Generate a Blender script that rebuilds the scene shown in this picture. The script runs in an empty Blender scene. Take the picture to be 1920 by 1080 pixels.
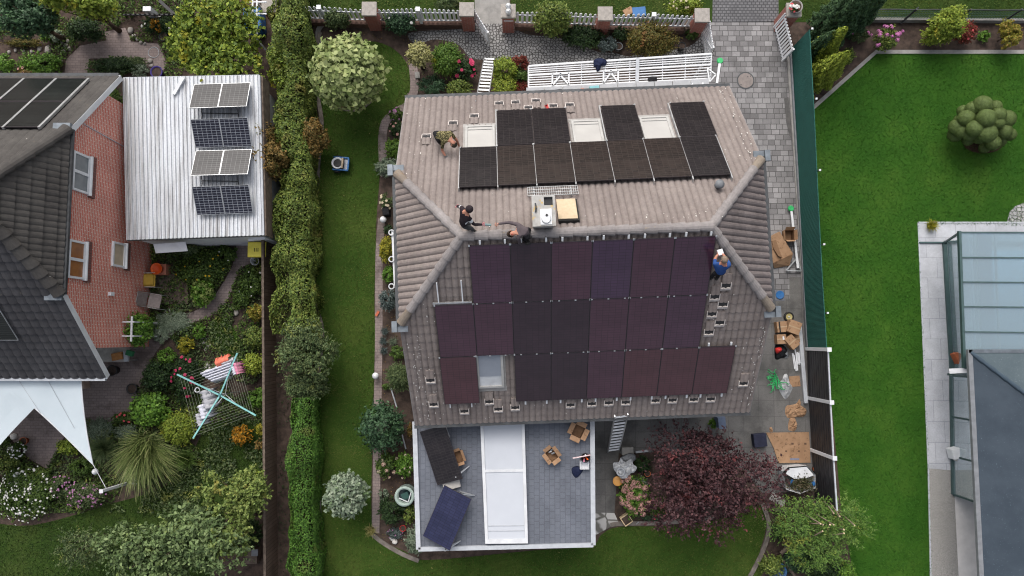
import bpy, bmesh, math, random
import numpy as np
from mathutils import Vector, Matrix, noise as mnoise
random.seed(7)
SC = bpy.context.scene
COL = SC.collection
R = math.radians
# ------------------------------------------------------------------ camera model used to lay the place out from a survey of the photo
F, TILT, CAMH = 1272.0, 0.0747, 27.0
CT, ST = math.cos(TILT), math.sin(TILT)
def ray(px, py):
    x, y = (px-960)/F, -(py-540)/F
    return Vector((x, CT*y+ST, ST*y-CT))
CAM = Vector((0, 0, CAMH))
def P(px, py, z=0.0):
    d = ray(px, py)
    return CAM + d*((z-CAMH)/d.z)
def mpp(z=0.0): return (CAMH-z)/F          # metres per photo pixel at height z

# ------------------------------------------------------------------ objects
WM = {}
def tag(o, label=None, cat=None, group=None, kind=None):
    if label: o['label'] = label
    if cat: o['category'] = cat
    if group: o['group'] = group
    if kind: o['kind'] = kind
    return o
def thing(name, label, cat, loc=(0, 0, 0), rz=0.0, group=None, mat=None):
    o = bpy.data.objects.new(name, None); COL.objects.link(o)
    o.empty_display_size = .2
    m = mat if mat is not None else Matrix.Translation(Vector(loc)) @ Matrix.Rotation(rz, 4, 'Z')
    o.matrix_world = m
    WM[o.name] = m.copy()
    return tag(o, label, cat, group)
def link_mesh(name, me, parent=None, mats=(), world=True):
    o = bpy.data.objects.new(name, me); COL.objects.link(o)
    for m in (mats if isinstance(mats, (list, tuple)) else [mats]):
        me.materials.append(m)
    if parent is not None:
        o.parent = parent
        M = WM[parent.name]
        WM[o.name] = M
        if world: me.transform(M.inverted())
    else:
        WM[o.name] = Matrix.Identity(4)
    return o
def rebase(o, loc):
    """move the origin of a top-level mesh to loc"""
    o.data.transform(Matrix.Translation(-Vector(loc))); o.location = loc
    WM[o.name] = Matrix.Translation(Vector(loc))
    return o
def copy_tree(o, parent=None, mat=None, label=None):
    c = o.copy(); COL.objects.link(c)
    if parent is not None: c.parent = parent
    if mat is not None: c.matrix_world = mat
    if label: c['label'] = label
    for ch in list(o.children): copy_tree(ch, c)
    return c

class MB:
    def __init__(s): s.v = []; s.f = []; s.m = []
    def add(s, vs, fs, mi=0):
        b = len(s.v); s.v += [tuple(v) for v in vs]
        s.f += [tuple(b+i for i in f) for f in fs]; s.m += [mi]*len(fs); return s
    def hexa(s, q, mi=0):       # 8 points: bottom 4 ccw, top 4 ccw
        return s.add(q, [(3,2,1,0),(4,5,6,7),(0,1,5,4),(1,2,6,5),(2,3,7,6),(3,0,4,7)], mi)
    def box(s, c, size, rz=0.0, mi=0, M=None):
        hx, hy, hz = size[0]/2, size[1]/2, size[2]/2
        T = M if M is not None else Matrix.Translation(Vector(c)) @ Matrix.Rotation(rz, 4, 'Z')
        return s.hexa([T @ Vector(p) for p in ((-hx,-hy,-hz),(hx,-hy,-hz),(hx,hy,-hz),(-hx,hy,-hz),(-hx,-hy,hz),(hx,-hy,hz),(hx,hy,hz),(-hx,hy,hz))], mi)
    def beam(s, a, b, w, h, up=(0, 0, 1), mi=0):   # rectangular bar from a to b
        a, b = Vector(a), Vector(b); d = (b-a).normalized(); u = Vector(up)
        if abs(d.dot(u)) > .98: u = Vector((0, 1, 0))
        x = d.cross(u).normalized()*(w/2); y = x.cross(d).normalized()*(h/2)
        return s.hexa([a-x-y, a+x-y, b+x-y, b-x-y, a-x+y, a+x+y, b+x+y, b-x+y], mi)
    def prism(s, pts, z0, z1, mi=0):
        n = len(pts)
        ar = sum(pts[i][0]*pts[(i+1)%n][1]-pts[(i+1)%n][0]*pts[i][1] for i in range(n))
        if ar < 0: pts = pts[::-1]
        vs = [(p[0], p[1], z0) for p in pts]+[(p[0], p[1], z1) for p in pts]
        fs = [tuple(range(n-1, -1, -1)), tuple(range(n, 2*n))]+[(i, (i+1)%n, n+(i+1)%n, n+i) for i in range(n)]
        return s.add(vs, fs, mi)
    def poly(s, pts, mi=0): return s.add(pts, [tuple(range(len(pts)))], mi)
    def tube(s, pts, r, n=8, mi=0, caps=True):
        pts = [Vector(p) for p in pts]; k = len(pts)
        rs = list(r) if isinstance(r, (list, tuple)) else [r]*k
        vs = []; pu = None
        for i, p in enumerate(pts):
            d = (pts[min(i+1, k-1)]-pts[max(i-1, 0)]).normalized()
            if pu is None: pu = Vector((0, 0, 1)) if abs(d.z) < .9 else Vector((1, 0, 0))
            x = d.cross(pu).normalized(); y = x.cross(d).normalized(); pu = y
            for j in range(n):
                a = 2*math.pi*j/n; vs.append(p+x*(rs[i]*math.cos(a))+y*(rs[i]*math.sin(a)))
        fs = [(i*n+j, (i+1)*n+j, (i+1)*n+(j+1)%n, i*n+(j+1)%n) for i in range(k-1) for j in range(n)]
        if caps: fs += [tuple(range(n)), tuple(range(k*n-1, k*n-n-1, -1))]
        return s.add(vs, fs, mi)
    def lathe(s, c, prof, n=20, mi=0):
        c = Vector(c); k = len(prof)
        vs = [c+Vector((r*math.cos(2*math.pi*j/n), r*math.sin(2*math.pi*j/n), z)) for r, z in prof for j in range(n)]
        fs = [(i*n+j, i*n+(j+1)%n, (i+1)*n+(j+1)%n, (i+1)*n+j) for i in range(k-1) for j in range(n)]
        fs += [tuple(range(n-1, -1, -1)), tuple(range((k-1)*n, k*n))]
        return s.add(vs, fs, mi)
    def build(s, name, mats, parent=None, smooth=False, bevel=0):
        me = bpy.data.meshes.new(name); me.from_pydata(s.v, [], s.f)
        if any(s.m): me.polygons.foreach_set('material_index', s.m)
        me.validate(); me.update()
        bm = bmesh.new(); bm.from_mesh(me); bmesh.ops.recalc_face_normals(bm, faces=bm.faces)
        if bevel:
            bmesh.ops.bevel(bm, geom=[e for e in bm.edges if len(e.link_faces) == 2 and e.calc_face_angle() > .5], offset=bevel, segments=2, affect='EDGES', profile=.5)
        bm.to_mesh(me); bm.free()
        if smooth: me.polygons.foreach_set('use_smooth', [True]*len(me.polygons))
        return link_mesh(name, me, parent, mats)

def smooth_px(pts, closed=True, k=5):
    out = []; n = len(pts)
    rng = range(n) if closed else range(n-1)
    for i in rng:
        g = (lambda j: pts[j % n]) if closed else (lambda j: pts[max(0, min(n-1, j))])
        p0, p1, p2, p3 = g(i-1), g(i), g(i+1), g(i+2)
        for t in range(k):
            t /= k
            out.append(tuple(.5*((2*p1[a])+(-p0[a]+p2[a])*t+(2*p0[a]-5*p1[a]+4*p2[a]-p3[a])*t*t+(-p0[a]+3*p1[a]-3*p2[a]+p3[a])*t**3) for a in (0, 1)))
    if not closed: out.append(tuple(pts[-1]))
    return out
def sheet(name, px, z, mat, sm=False, kind='structure', label=None):
    if sm: px = smooth_px(px)
    vs = [P(x, y, 0) for x, y in px]
    for v in vs: v.z = z
    o = MB().poly(vs).build(name, mat)
    if o.data.polygons[0].normal.z < 0: o.data.flip_normals()
    o['kind'] = kind
    return o
def strip(name, px, w, z0, z1, mat, sm=True, kind='structure'):
    if sm: px = smooth_px(px, False)
    pts = [P(x, y, z1) for x, y in px]; mb = MB(); L = []; Rr = []
    for i, p in enumerate(pts):
        d = (pts[min(i+1, len(pts)-1)]-pts[max(i-1, 0)]); d.z = 0; d.normalize(); nn = Vector((-d.y, d.x, 0))*w/2
        L.append(p+nn); Rr.append(p-nn)
    lo = lambda p: Vector((p.x, p.y, z0))
    for i in range(len(pts)-1):
        mb.hexa([lo(Rr[i]), lo(Rr[i+1]), lo(L[i+1]), lo(L[i]), Rr[i], Rr[i+1], L[i+1], L[i]])
    o = mb.build(name, mat); o['kind'] = kind
    return o

# ------------------------------------------------------------------ materials
MATS = {}
class NT:
    def __init__(s, name):
        s.m = bpy.data.materials.new(name); s.m.use_nodes = True
        s.t = s.m.node_tree; s.b = s.t.nodes['Principled BSDF']; s.out = s.t.nodes['Material Output']
    def n(s, typ, inputs=None, **kw):
        nd = s.t.nodes.new('ShaderNode'+typ)
        for k, v in kw.items(): setattr(nd, k, v)
        for k, v in (inputs or {}).items():
            if isinstance(v, bpy.types.NodeSocket): s.t.links.new(v, nd.inputs[k])
            else: nd.inputs[k].default_value = v
        return nd
    def l(s, a, b): s.t.links.new(a, b)
    def coords(s, axes='xyz', scale=1.0, kind='Object'):
        tc = s.n('TexCoord').outputs[kind]
        if axes != 'xyz':
            sp = s.n('SeparateXYZ', {0: tc}); cb = s.n('CombineXYZ')
            for i, a in enumerate(axes):
                if a != '0': s.l(sp.outputs['xyz'.index(a)], cb.inputs[i])
            tc = cb.outputs[0]
        if scale != 1.0:
            tc = s.n('Mapping', {'Vector': tc, 'Scale': (scale, scale, scale) if not isinstance(scale, tuple) else scale}).outputs[0]
        return tc
    def noise(s, co, scale, detail=4, rough=.6): return s.n('TexNoise', {'Vector': co, 'Scale': scale, 'Detail': detail, 'Roughness': rough}).outputs[0]
    def ramp(s, fac, stops, interp='LINEAR'):
        r = s.n('ValToRGB', {0: fac}); cr = r.color_ramp; cr.interpolation = interp
        while len(cr.elements) < len(stops): cr.elements.new(.5)
        for e, (p, c) in zip(cr.elements, stops):
            e.position = p; e.color = (c, c, c, 1) if isinstance(c, (int, float)) else (*c, 1)
        return r.outputs[0]
    def mix(s, fac, a, b, blend='MIX'):
        nd = s.n('Mix', data_type='RGBA', blend_type=blend)
        for i, v in ((0, fac), (6, a), (7, b)):
            if isinstance(v, bpy.types.NodeSocket): s.l(v, nd.inputs[i])
            else: nd.inputs[i].default_value = v if i == 0 else (*v, 1)
        return nd.outputs[2]
    def bump(s, h, strength=.4, dist=.02):
        b = s.n('Bump', {'Height': h, 'Strength': strength, 'Distance': dist}); s.l(b.outputs[0], s.b.inputs['Normal'])
    def fin(s, col=None, rough=.7, metal=0, spec=.4):
        if col is not None:
            if isinstance(col, bpy.types.NodeSocket): s.l(col, s.b.inputs['Base Color'])
            else: s.b.inputs['Base Color'].default_value = (*col, 1)
        if isinstance(rough, bpy.types.NodeSocket): s.l(rough, s.b.inputs['Roughness'])
        else: s.b.inputs['Roughness'].default_value = rough
        s.b.inputs['Metallic'].default_value = metal; s.b.inputs['Specular IOR Level'].default_value = spec
        return s.m
def mul(c, k): return tuple(min(1, x*k) for x in c)
def nmat(name, c1, c2=None, scale=6, rough=.7, spec=.3, metal=0, bump=0, stops=(.35, .65), fine=None):
    """plain surface with a soft two-tone wear pattern"""
    if name in MATS: return MATS[name]
    t = NT(name); co = t.coords()
    c2 = c2 or mul(c1, .78)
    nz = t.noise(co, scale); col = t.ramp(nz, [(stops[0], c1), (stops[1], c2)])
    if fine:
        col = t.mix(t.ramp(t.noise(co, fine[0], 2), [(fine[1], 0), (fine[1]+.06, 1)]), col, fine[2])
    if bump: t.bump(t.noise(co, scale*6), bump, .01)
    MATS[name] = t.fin(col, rough, metal, spec); return MATS[name]
def brick(name, c1, c2, mortar, bw, bh, axes='xyz', msize=.012, off=.5, squash=1, sqf=2, rough=.85, bump=.5, wear=None, rot=0, spec=.25, bias=0):
    if name in MATS: return MATS[name]
    t = NT(name); co = t.coords(axes)
    if rot: co = t.n('Mapping', {'Vector': co, 'Rotation': (0, 0, rot)}).outputs[0]
    wob = t.n('Mix', {0: .012, 4: co, 5: t.n('TexNoise', {'Vector': co, 'Scale': 9.}).outputs[1]}, data_type='VECTOR').outputs[1]
    bt = t.n('TexBrick', {'Vector': wob, 'Color1': (*c1, 1), 'Color2': (*c2, 1), 'Mortar': (*mortar, 1), 'Scale': 1., 'Mortar Size': msize, 'Mortar Smooth': .2, 'Bias': bias, 'Brick Width': bw, 'Row Height': bh}, offset=off, squash=squash, squash_frequency=sqf)
    col = bt.outputs[0]
    nz = t.noise(co, 1.1, 6, .7)
    col = t.mix(.55, col, t.ramp(nz, [(.3, .45), (.7, 1.0)]), 'MULTIPLY')
    col = t.mix(.5, col, t.ramp(t.noise(co, 30, 3), [(.3, .6), (.7, 1.0)]), 'MULTIPLY')
    if wear: col = t.mix(t.ramp(t.noise(co, wear[0], 6, .65), [(wear[1], 0), (wear[1]+.12, wear[3])]), col, wear[2])
    if bump: t.bump(t.n('Math', {0: bt.outputs[1], 1: -1.}, operation='MULTIPLY').outputs[0], bump, .008)
    MATS[name] = t.fin(col, rough, 0, spec); return MATS[name]

PAL = {}
def leafmat(name, cols, accent=None, ascale=1.6, athr=.58, rough=.55, trans=.2, vein=None):
    """leaves: every leaf its own shade from a ramp, with drifting patches of a second tint"""
    key = 'leaf '+name
    if key in MATS: return MATS[key]
    t = NT(key)
    rnd = t.n('NewGeometry').outputs['Random Per Island']
    k = len(cols); col = t.ramp(rnd, [((i+.5)/k, c) for i, c in enumerate(cols)])
    co = t.coords()
    if accent:
        col = t.mix(t.ramp(t.noise(co, ascale, 3), [(athr, 0), (athr+.1, .85)]), col, accent)
    col = t.mix(.35, col, t.ramp(t.noise(co, 2.3, 2), [(.3, .55), (.7, 1.)]), 'MULTIPLY')
    t.fin(col, rough, 0, .25)
    tr = t.n('BsdfTranslucent', {0: col}); mx = t.n('MixShader', {0: trans})
    t.l(t.b.outputs[0], mx.inputs[1]); t.l(tr.outputs[0], mx.inputs[2]); t.l(mx.outputs[0], t.out.inputs[0])
    MATS[key] = t.m; return t.m

# ------------------------------------------------------------------ foliage meshes (numpy)
def np_mesh(name, V, Fq):
    me = bpy.data.meshes.new(name); n = len(Fq); k = Fq.shape[1]
    me.vertices.add(len(V)); me.vertices.foreach_set('co', np.ascontiguousarray(V, dtype=np.float32).ravel())
    me.loops.add(n*k); me.loops.foreach_set('vertex_index', np.ascontiguousarray(Fq, dtype=np.int32).ravel())
    me.polygons.add(n); me.polygons.foreach_set('loop_start', np.arange(0, n*k, k, dtype=np.int32))
    me.update(calc_edges=True); return me
def unit(a): return a/np.maximum(np.linalg.norm(a, axis=1, keepdims=True), 1e-6)
def leaf_quads(rng, pos, nrm, size, elong=1.7, fold=.18, along=None):
    n = len(pos); nrm = unit(nrm)
    rv = rng.normal(size=(n, 3)) if along is None else along+rng.normal(size=(n, 3))*.35
    t = unit(rv-nrm*np.sum(rv*nrm, 1, keepdims=True)); b = np.cross(nrm, t)
    l = (size*(.6+.8*rng.random(n)))[:, None]; w = l/elong
    V = np.stack([pos-t*l*.5, pos+b*w*.5+nrm*l*fold, pos+t*l*.5, pos-b*w*.5+nrm*l*fold], 1).reshape(-1, 3)
    return V, np.arange(n*4).reshape(-1, 4)
def ell_leaves(seed, r, n, leaf, clumps=26, irregular=.22, elong=1.7, up=.45, rough=.55, spread=.30, bottom=-.55, along_out=False, droop=0, sprig=0):
    """leaves gathered in clumps through an ellipsoid of radii r (centre 0)"""
    rng = np.random.default_rng(seed); r = np.array(r)
    d = unit(rng.normal(size=(clumps*4, 3))); d = d[d[:, 2] > bottom][:clumps]; clumps = len(d)
    fac = 1-irregular*rng.random(clumps)
    cc = d*fac[:, None]*(1-spread*.85)
    idx = rng.integers(0, clumps, n)
    off = unit(rng.normal(size=(n, 3)))*(rng.random(n)**.5)[:, None]*spread*(.75+.5*rng.random(clumps))[idx][:, None]
    q = cc[idx]+off
    core = rng.random(n) < .14
    q[core] *= .75
    if sprig:
        ns = int(clumps*2.2); sd = unit(rng.normal(size=(ns, 3))); sd[:, 2] = np.abs(sd[:, 2])*.8-.15; sd = unit(sd); m = rng.random(n) < sprig; k = rng.integers(0, ns, n)[m]; tt = .62+rng.random(m.sum())*(.30+.28*rng.random(ns)[k])
        q[m] = sd[k]*tt[:, None]+rng.normal(size=(m.sum(), 3))*(.05*(1.25-tt))[:, None]; off[m] = sd[k]*.4+rng.normal(size=(m.sum(), 3))*.3
    pos = q*r
    out = unit(off*1.0+cc[idx]*.55)
    nrm = out*.8+np.array([0, 0, up])+rng.normal(size=(n, 3))*rough
    return leaf_quads(rng, pos, nrm, leaf, elong, along=(unit(cc[idx]+off)+np.array([0, 0, -droop]) if along_out else None))
def hedge_leaves(seed, line, w, h, n, leaf, wob=.18, elong=1.8, base=.1, up=.4):
    """line: list of world xy; leaves over top and flanks of a clipped hedge"""
    rng = np.random.default_rng(seed); L = np.array([[p[0], p[1]] for p in line]); seg = np.linalg.norm(np.diff(L, axis=0), axis=1)
    cum = np.concatenate([[0], np.cumsum(seg)]); s = rng.random(n)*cum[-1]
    i = np.clip(np.searchsorted(cum, s)-1, 0, len(seg)-1); f = ((s-cum[i])/seg[i])[:, None]
    c = L[i]*(1-f)+L[i+1]*f; t = (L[i+1]-L[i])/seg[i][:, None]; nn = np.stack([-t[:, 1], t[:, 0]], 1)
    a = rng.random(n)*(2*h+w)                     # walk up one flank, over the top, down the other
    y = np.where(a < h, -.5*w, np.where(a < h+w, a-h-.5*w, .5*w)); z = np.where(a < h, a, np.where(a < h+w, h, 2*h+w-a))
    rr = np.sqrt((y/(w*.5))**2); z = np.where(z > h*.8, z-(np.abs(y)/(w*.5))**4*h*.14, z)
    wobble = np.array([mnoise.noise(Vector((c[k, 0]*1.1+seed, c[k, 1]*1.1, y[k]*1.7+z[k]))) for k in range(n)])
    wob2 = np.array([mnoise.noise(Vector((c[k, 0]*3.3, c[k, 1]*3.3+seed, y[k]*3+z[k]*3))) for k in range(n)])
    wm = np.array([1+.9*wob*mnoise.noise(Vector((q_*.55, seed*3.3, sg_))) for q_, sg_ in zip(s, np.sign(y))])
    g = wm+wob*wobble*2+wob*.6*wob2-rng.random(n)**3*.3
    on = np.stack([nn[:, 0]*y/(w*.5), nn[:, 1]*y/(w*.5), (z-h*.5)/h*1.2], 1)
    pos = np.stack([c[:, 0]+nn[:, 0]*y*g, c[:, 1]+nn[:, 1]*y*g, np.maximum(base, z*(1+(g-1)*.6))], 1)
    nrm = on+np.array([0, 0, up])+rng.normal(size=(n, 3))*.55
    return leaf_quads(rng, pos, nrm, leaf, elong)
def blade_mesh(seed, n, rad, h, w=.015, arch=.9, seg=4, r0=.1, squash=1.0, bias=(0, 0)):
    """arching grass blades from a tuft"""
    rng = np.random.default_rng(seed); a = rng.random(n)*2*math.pi; L = (.55+.45*rng.random(n))
    b = rng.random((n, 2))-.5; base = np.stack([b[:, 0]*r0*2, b[:, 1]*r0*2], 1)
    V = []; lean = (.25+.75*rng.random(n))*arch
    for k in range(seg+1):
        t = k/seg
        dist = rad*L*lean*t**1.3; z = h*L*(t*1.5-lean*1.15*t**2.2)
        x = base[:, 0]+np.cos(a)*dist+bias[0]*L*t**1.6; y = base[:, 1]+np.sin(a)*dist*squash+bias[1]*L*t**1.6
        ww = w*(1-t*.85); px_, py_ = -np.sin(a)*ww, np.cos(a)*ww
        z = np.maximum(z, .02)
        V.append(np.stack([np.stack([x-px_, y-py_, z], 1), np.stack([x+px_, y+py_, z], 1)], 1))
    V = np.stack(V, 1)          # n, seg+1, 2, 3
    V = V.reshape(n, -1, 3); m = V.shape[1]
    q = np.array([[2*k, 2*k+1, 2*k+3, 2*k+2] for k in range(seg)])
    Fq = (np.arange(n)[:, None, None]*m+q[None]).reshape(-1, 4)
    return V.reshape(-1, 3), Fq
def in_poly(pts, poly):
    x, y = pts[:, 0], pts[:, 1]; ins = np.zeros(len(pts), bool); n = len(poly); j = n-1
    for i in range(n):
        xi, yi = poly[i]; xj, yj = poly[j]
        c = ((yi > y) != (yj > y)) & (x < (xj-xi)*(y-yi)/(yj-yi+1e-12)+xi); ins ^= c; j = i
    return ins
def scatter(rng, px, dens, holes=()):
    poly = [tuple(P(x, y)[:2]) for x, y in px]; a = np.array(poly); lo, hi = a.min(0), a.max(0)
    n = int(dens*(hi-lo).prod()); pts = lo+rng.random((n, 2))*(hi-lo)
    k = in_poly(pts, poly)
    for h in holes: k &= ~in_poly(pts, [tuple(P(x, y)[:2]) for x, y in h])
    return pts[k]
# ================================================================== materials
m_soil = nmat('soil', (.042, .032, .027), (.095, .068, .056), 4, .95, .1, bump=.5, fine=(55, .62, (.12, .085, .06)))
m_mulch = nmat('bark mulch', (.030, .018, .014), (.075, .040, .030), 9, .95, .1, bump=.6, fine=(40, .6, (.13, .07, .05)))
def lawnmat(name, a, b, c):
    t = NT(name); co = t.coords()
    col = t.ramp(t.noise(co, .38, 5, .7), [(.34, a), (.5, b), (.66, c)])
    col = t.mix(.45, col, t.ramp(t.noise(co, 40, 2), [(.25, .35), (.75, 1.)]), 'MULTIPLY')
    t.bump(t.noise(co, 90, 2), .8, .03)
    return t.fin(col, .9, 0, .1)
m_lawn = lawnmat('lawn turf', (.032, .074, .011), (.048, .096, .015), (.074, .116, .022))
m_lawn2 = lawnmat('fresh lawn turf', (.027, .095, .010), (.040, .120, .013), (.062, .142, .018))
m_rough = lawnmat('rough turf', (.026, .055, .011), (.040, .075, .014), (.062, .09, .021))
m_paver = brick('driveway pavers', (.185, .178, .180), (.345, .335, .338), (.105, .10, .10), .33, .215, 'xyz', .012, .45, .7, 3, .85, .5, (.5, .58, (.10, .098, .097), .75))
m_slab = brick('terrace slabs', (.165, .160, .155), (.195, .188, .18), (.125, .12, .116), .6, .6, 'xyz', .01, .0, 1, 2, .85, .3, (.6, .5, (.062, .062, .06), .7))
m_pathbrick = brick('path brick', (.285, .230, .216), (.335, .270, .254), (.20, .162, .153), .21, .105, 'xyz', .008, .5, 1, 2, .9, .4, (.8, .52, (.075, .058, .052), .7))
m_patio = brick('pale patio slabs', (.50, .515, .56), (.555, .57, .61), (.36, .375, .41), .8, .8, 'xyz', .012, .5, 1, 2, .75, .2, (.9, .58, (.33, .34, .365), .7))
m_road = brick('road setts', (.150, .148, .155), (.20, .197, .205), (.08, .08, .085), .16, .12, 'xyz', .02, .5, 1, 2, .8, .4)
m_conc = nmat('concrete', (.30, .29, .275), (.21, .205, .195), 3, .9, .2, bump=.3, fine=(60, .62, (.36, .35, .33)))
m_kerb = nmat('kerb stone', (.20, .175, .155), (.12, .105, .092), 5, .9, .2, bump=.4)
m_gravel = nmat('pebbles', (.34, .33, .315), (.20, .195, .185), 30, .9, .2, bump=.9, fine=(70, .58, (.50, .48, .45)))
def voro(name, scale, a, b, joint, jw=.06):
    t = NT(name); co = t.coords()
    w = t.n('Mix', {0: .06, 4: co, 5: t.n('TexNoise', {'Vector': co, 'Scale': 2.5}).outputs[1]}, data_type='VECTOR').outputs[1]
    v = t.n('TexVoronoi', {'Vector': w, 'Scale': scale, 'Randomness': .75}, feature='DISTANCE_TO_EDGE')
    v2 = t.n('TexVoronoi', {'Vector': w, 'Scale': scale, 'Randomness': .75})
    sp = t.n('SeparateColor', {0: v2.outputs['Color']})
    col = t.ramp(sp.outputs[0], [(0, a), (1, b)])
    e = t.ramp(v.outputs[0], [(jw*.6, 0), (jw*1.4, 1)])
    col = t.mix(e, joint, col); col = t.mix(.5, col, t.ramp(t.noise(co, 1.3, 5), [(.3, .5), (.7, 1.)]), 'MULTIPLY')
    t.bump(e, .6, .012)
    return t.fin(col, .85, 0, .25)
m_cobble = voro('granite setts', 8.6, (.235, .23, .228), (.33, .325, .32), (.065, .062, .06), .11)
m_pebc = voro('pebble mosaic', 7, (.36, .36, .37), (.50, .49, .48), (.14, .14, .14), .09)
m_flag = voro('natural flagstones', 1.7, (.40, .39, .375), (.50, .49, .475), (.15, .145, .13), .04)

m_white = nmat('white paint', (.66, .675, .695), (.56, .57, .59), 3, .45, .4)
m_whiteplas = nmat('white plastic', (.70, .71, .73), (.62, .63, .65), 2, .4, .45)
m_cream = nmat('cream render', (.62, .60, .55), (.52, .50, .46), 2, .85, .2)
m_zinc = nmat('zinc sheet', (.20, .225, .25), (.13, .15, .17), 4, .45, .5, .5)
m_dgutter = nmat('dark gutter metal', (.075, .08, .085), (.045, .047, .05), 5, .5, .4, .3)
m_alu = nmat('aluminium', (.62, .63, .64), (.46, .47, .48), 5, .4, .5, .75)
m_black = nmat('black plastic', (.016, .016, .018), (.028, .028, .03), 8, .55, .4)
m_rubber = nmat('rubber', (.02, .02, .02), (.035, .034, .033), 12, .85, .2)
m_card = nmat('cardboard', (.36, .225, .135), (.28, .17, .10), 3, .85, .15, fine=(9, .60, (.22, .13, .075)))
m_cardin = nmat('cardboard inside', (.24, .145, .085), (.17, .10, .058), 4, .9, .1)
m_print = nmat('cardboard print', (.14, .085, .06), None, 9, .85, .1)
m_printblue = nmat('pale blue print', (.20, .22, .30), None, 9, .85, .1)
m_wood = nmat('weathered wood', (.16, .125, .10), (.085, .066, .053), 6, .9, .15, bump=.4)
m_bark = nmat('tree bark', (.085, .062, .045), (.045, .033, .025), 10, .95, .1, bump=.8)
m_cut = nmat('fresh cut wood', (.62, .50, .32), (.52, .40, .25), 20, .8, .15)
m_terra = nmat('terracotta', (.42, .13, .06), (.33, .10, .05), 8, .85, .15)
m_orange = nmat('orange plastic', (.72, .12, .02), (.58, .09, .015), 4, .45, .4)
m_yellow = nmat('yellow plastic', (.82, .72, .10), (.72, .62, .08), 4, .5, .4)
m_blue = nmat('blue plastic', (.025, .14, .36), (.02, .10, .27), 4, .5, .4)
m_navy = nmat('navy cloth', (.012, .016, .04), (.022, .028, .06), 12, .95, .1, bump=.5)
m_blackcloth = nmat('black cloth', (.012, .012, .014), (.024, .024, .026), 12, .95, .1, bump=.5)
m_red = nmat('red plastic', (.55, .03, .025), (.40, .02, .02), 5, .5, .4)
m_greenpl = nmat('green plastic', (.04, .45, .14), (.03, .33, .10), 5, .5, .4)
m_grey = nmat('grey plastic', (.20, .21, .225), (.15, .158, .17), 5, .55, .35)
m_lgrey = nmat('light grey plastic', (.46, .48, .51), (.38, .40, .43), 5, .55, .35)
m_sail = nmat('sail cloth', (.55, .615, .655), (.50, .57, .61), .8, .8, .2)
m_stone = nmat('boulder stone', (.36, .335, .31), (.22, .20, .185), 7, .9, .2, bump=.6)
m_stonew = nmat('white stone', (.70, .67, .63), (.55, .52, .48), 7, .85, .2, bump=.4)
m_skin = nmat('skin', (.46, .22, .15), (.38, .17, .115), 12, .6, .3)
m_film = nmat('clear plastic film', (.42, .43, .44), (.27, .28, .29), 7, .25, .6, bump=.7)
m_teal = nmat('turquoise painted tube', (.22, .48, .47), (.17, .40, .39), 5, .4, .45)
m_line = nmat('washing line', (.25, .27, .21), None, 5, .6, .3)
def glassmat(name, tint, mixf, gl=.12):
    t = NT(name); tr = t.n('BsdfTransparent', {0: (*tint, 1)}); gs = t.n('BsdfGlossy', {0: (.9, .95, 1, 1), 1: .05})
    lw = t.n('LayerWeight', {0: .35}).outputs[1]
    df = t.n('BsdfDiffuse', {0: (*tint, 1)}); m1 = t.n('MixShader', {0: mixf}); m2 = t.n('MixShader')
    f = t.n('Math', {0: lw, 1: gl}, operation='ADD').outputs[0]
    t.l(tr.outputs[0], m1.inputs[1]); t.l(df.outputs[0], m1.inputs[2]); t.l(f, m2.inputs[0]); t.l(m1.outputs[0], m2.inputs[1]); t.l(gs.outputs[0], m2.inputs[2])
    t.l(m2.outputs[0], t.out.inputs[0]); return t.m
m_glassroof = glassmat('glass roof pane', (.44, .575, .625), .32)
m_glassside = glassmat('window glass', (.55, .66, .68), .30)
m_darkglass = nmat('dark window pane', (.10, .115, .125), (.17, .19, .20), 1.5, .15, .6)
m_blind = nmat('roller blind', (.43, .42, .40), (.38, .37, .355), 1, .8, .2)
m_bluepane = nmat('grey roller shutter', (.27, .295, .34), (.235, .26, .30), 1.5, .55, .35)
m_brickred = brick('pillar brick', (.36, .085, .065), (.44, .125, .09), (.40, .33, .29), .21, .072, 'xz0', .010, .5, 1, 2, .85, .4)
m_brickredx = brick('pillar brick side', (.36, .085, .065), (.44, .125, .09), (.40, .33, .29), .21, .072, 'yz0', .010, .5, 1, 2, .85, .4)

# ================================================================== ground
sheet('ground', [(-1500, -1500), (3500, -1500), (3500, 2800), (-1500, 2800)], 0, m_soil)
Z = .004
sheet('roadside_verge', [(560, -120), (892, -120), (890, 40), (560, 45)], Z, m_rough)
sheet('verge', [(957, -120), (1340, -120), (1335, 42), (957, 40)], Z, m_rough)
sheet('neighbour_verge', [(1458, -120), (2100, -120), (2100, 38), (1460, 42)], Z, m_rough)
sheet('front_path', [(890, -120), (957, -120), (955, 46), (890, 46)], Z*1.5, m_conc)
sheet('driveway_apron', [(1340, -120), (1458, -120), (1460, 42), (1335, 42)], Z, m_road)
sheet('driveway', [(1322, 42), (1460, 40), (1480, 105), (1514, 640), (1514, 650), (1420, 660), (1300, 400), (1300, 150), (1330, 120)], Z, m_paver)
sheet('side_yard', [(1250, 560), (1480, 560), (1480, 520), (1513, 520), (1533, 920), (1430, 925), (1395, 880), (1250, 850)], Z*2, m_slab)
sheet('terrace', [(1000, 700), (1420, 700), (1420, 842), (1160, 850), (1152, 962), (1000, 962)], Z*3, m_slab)
sheet('stepping_stones', [(1095, 960), (1152, 962), (1160, 980), (1140, 990), (1112, 1006), (1095, 1006)], Z*4, m_flag)
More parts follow.
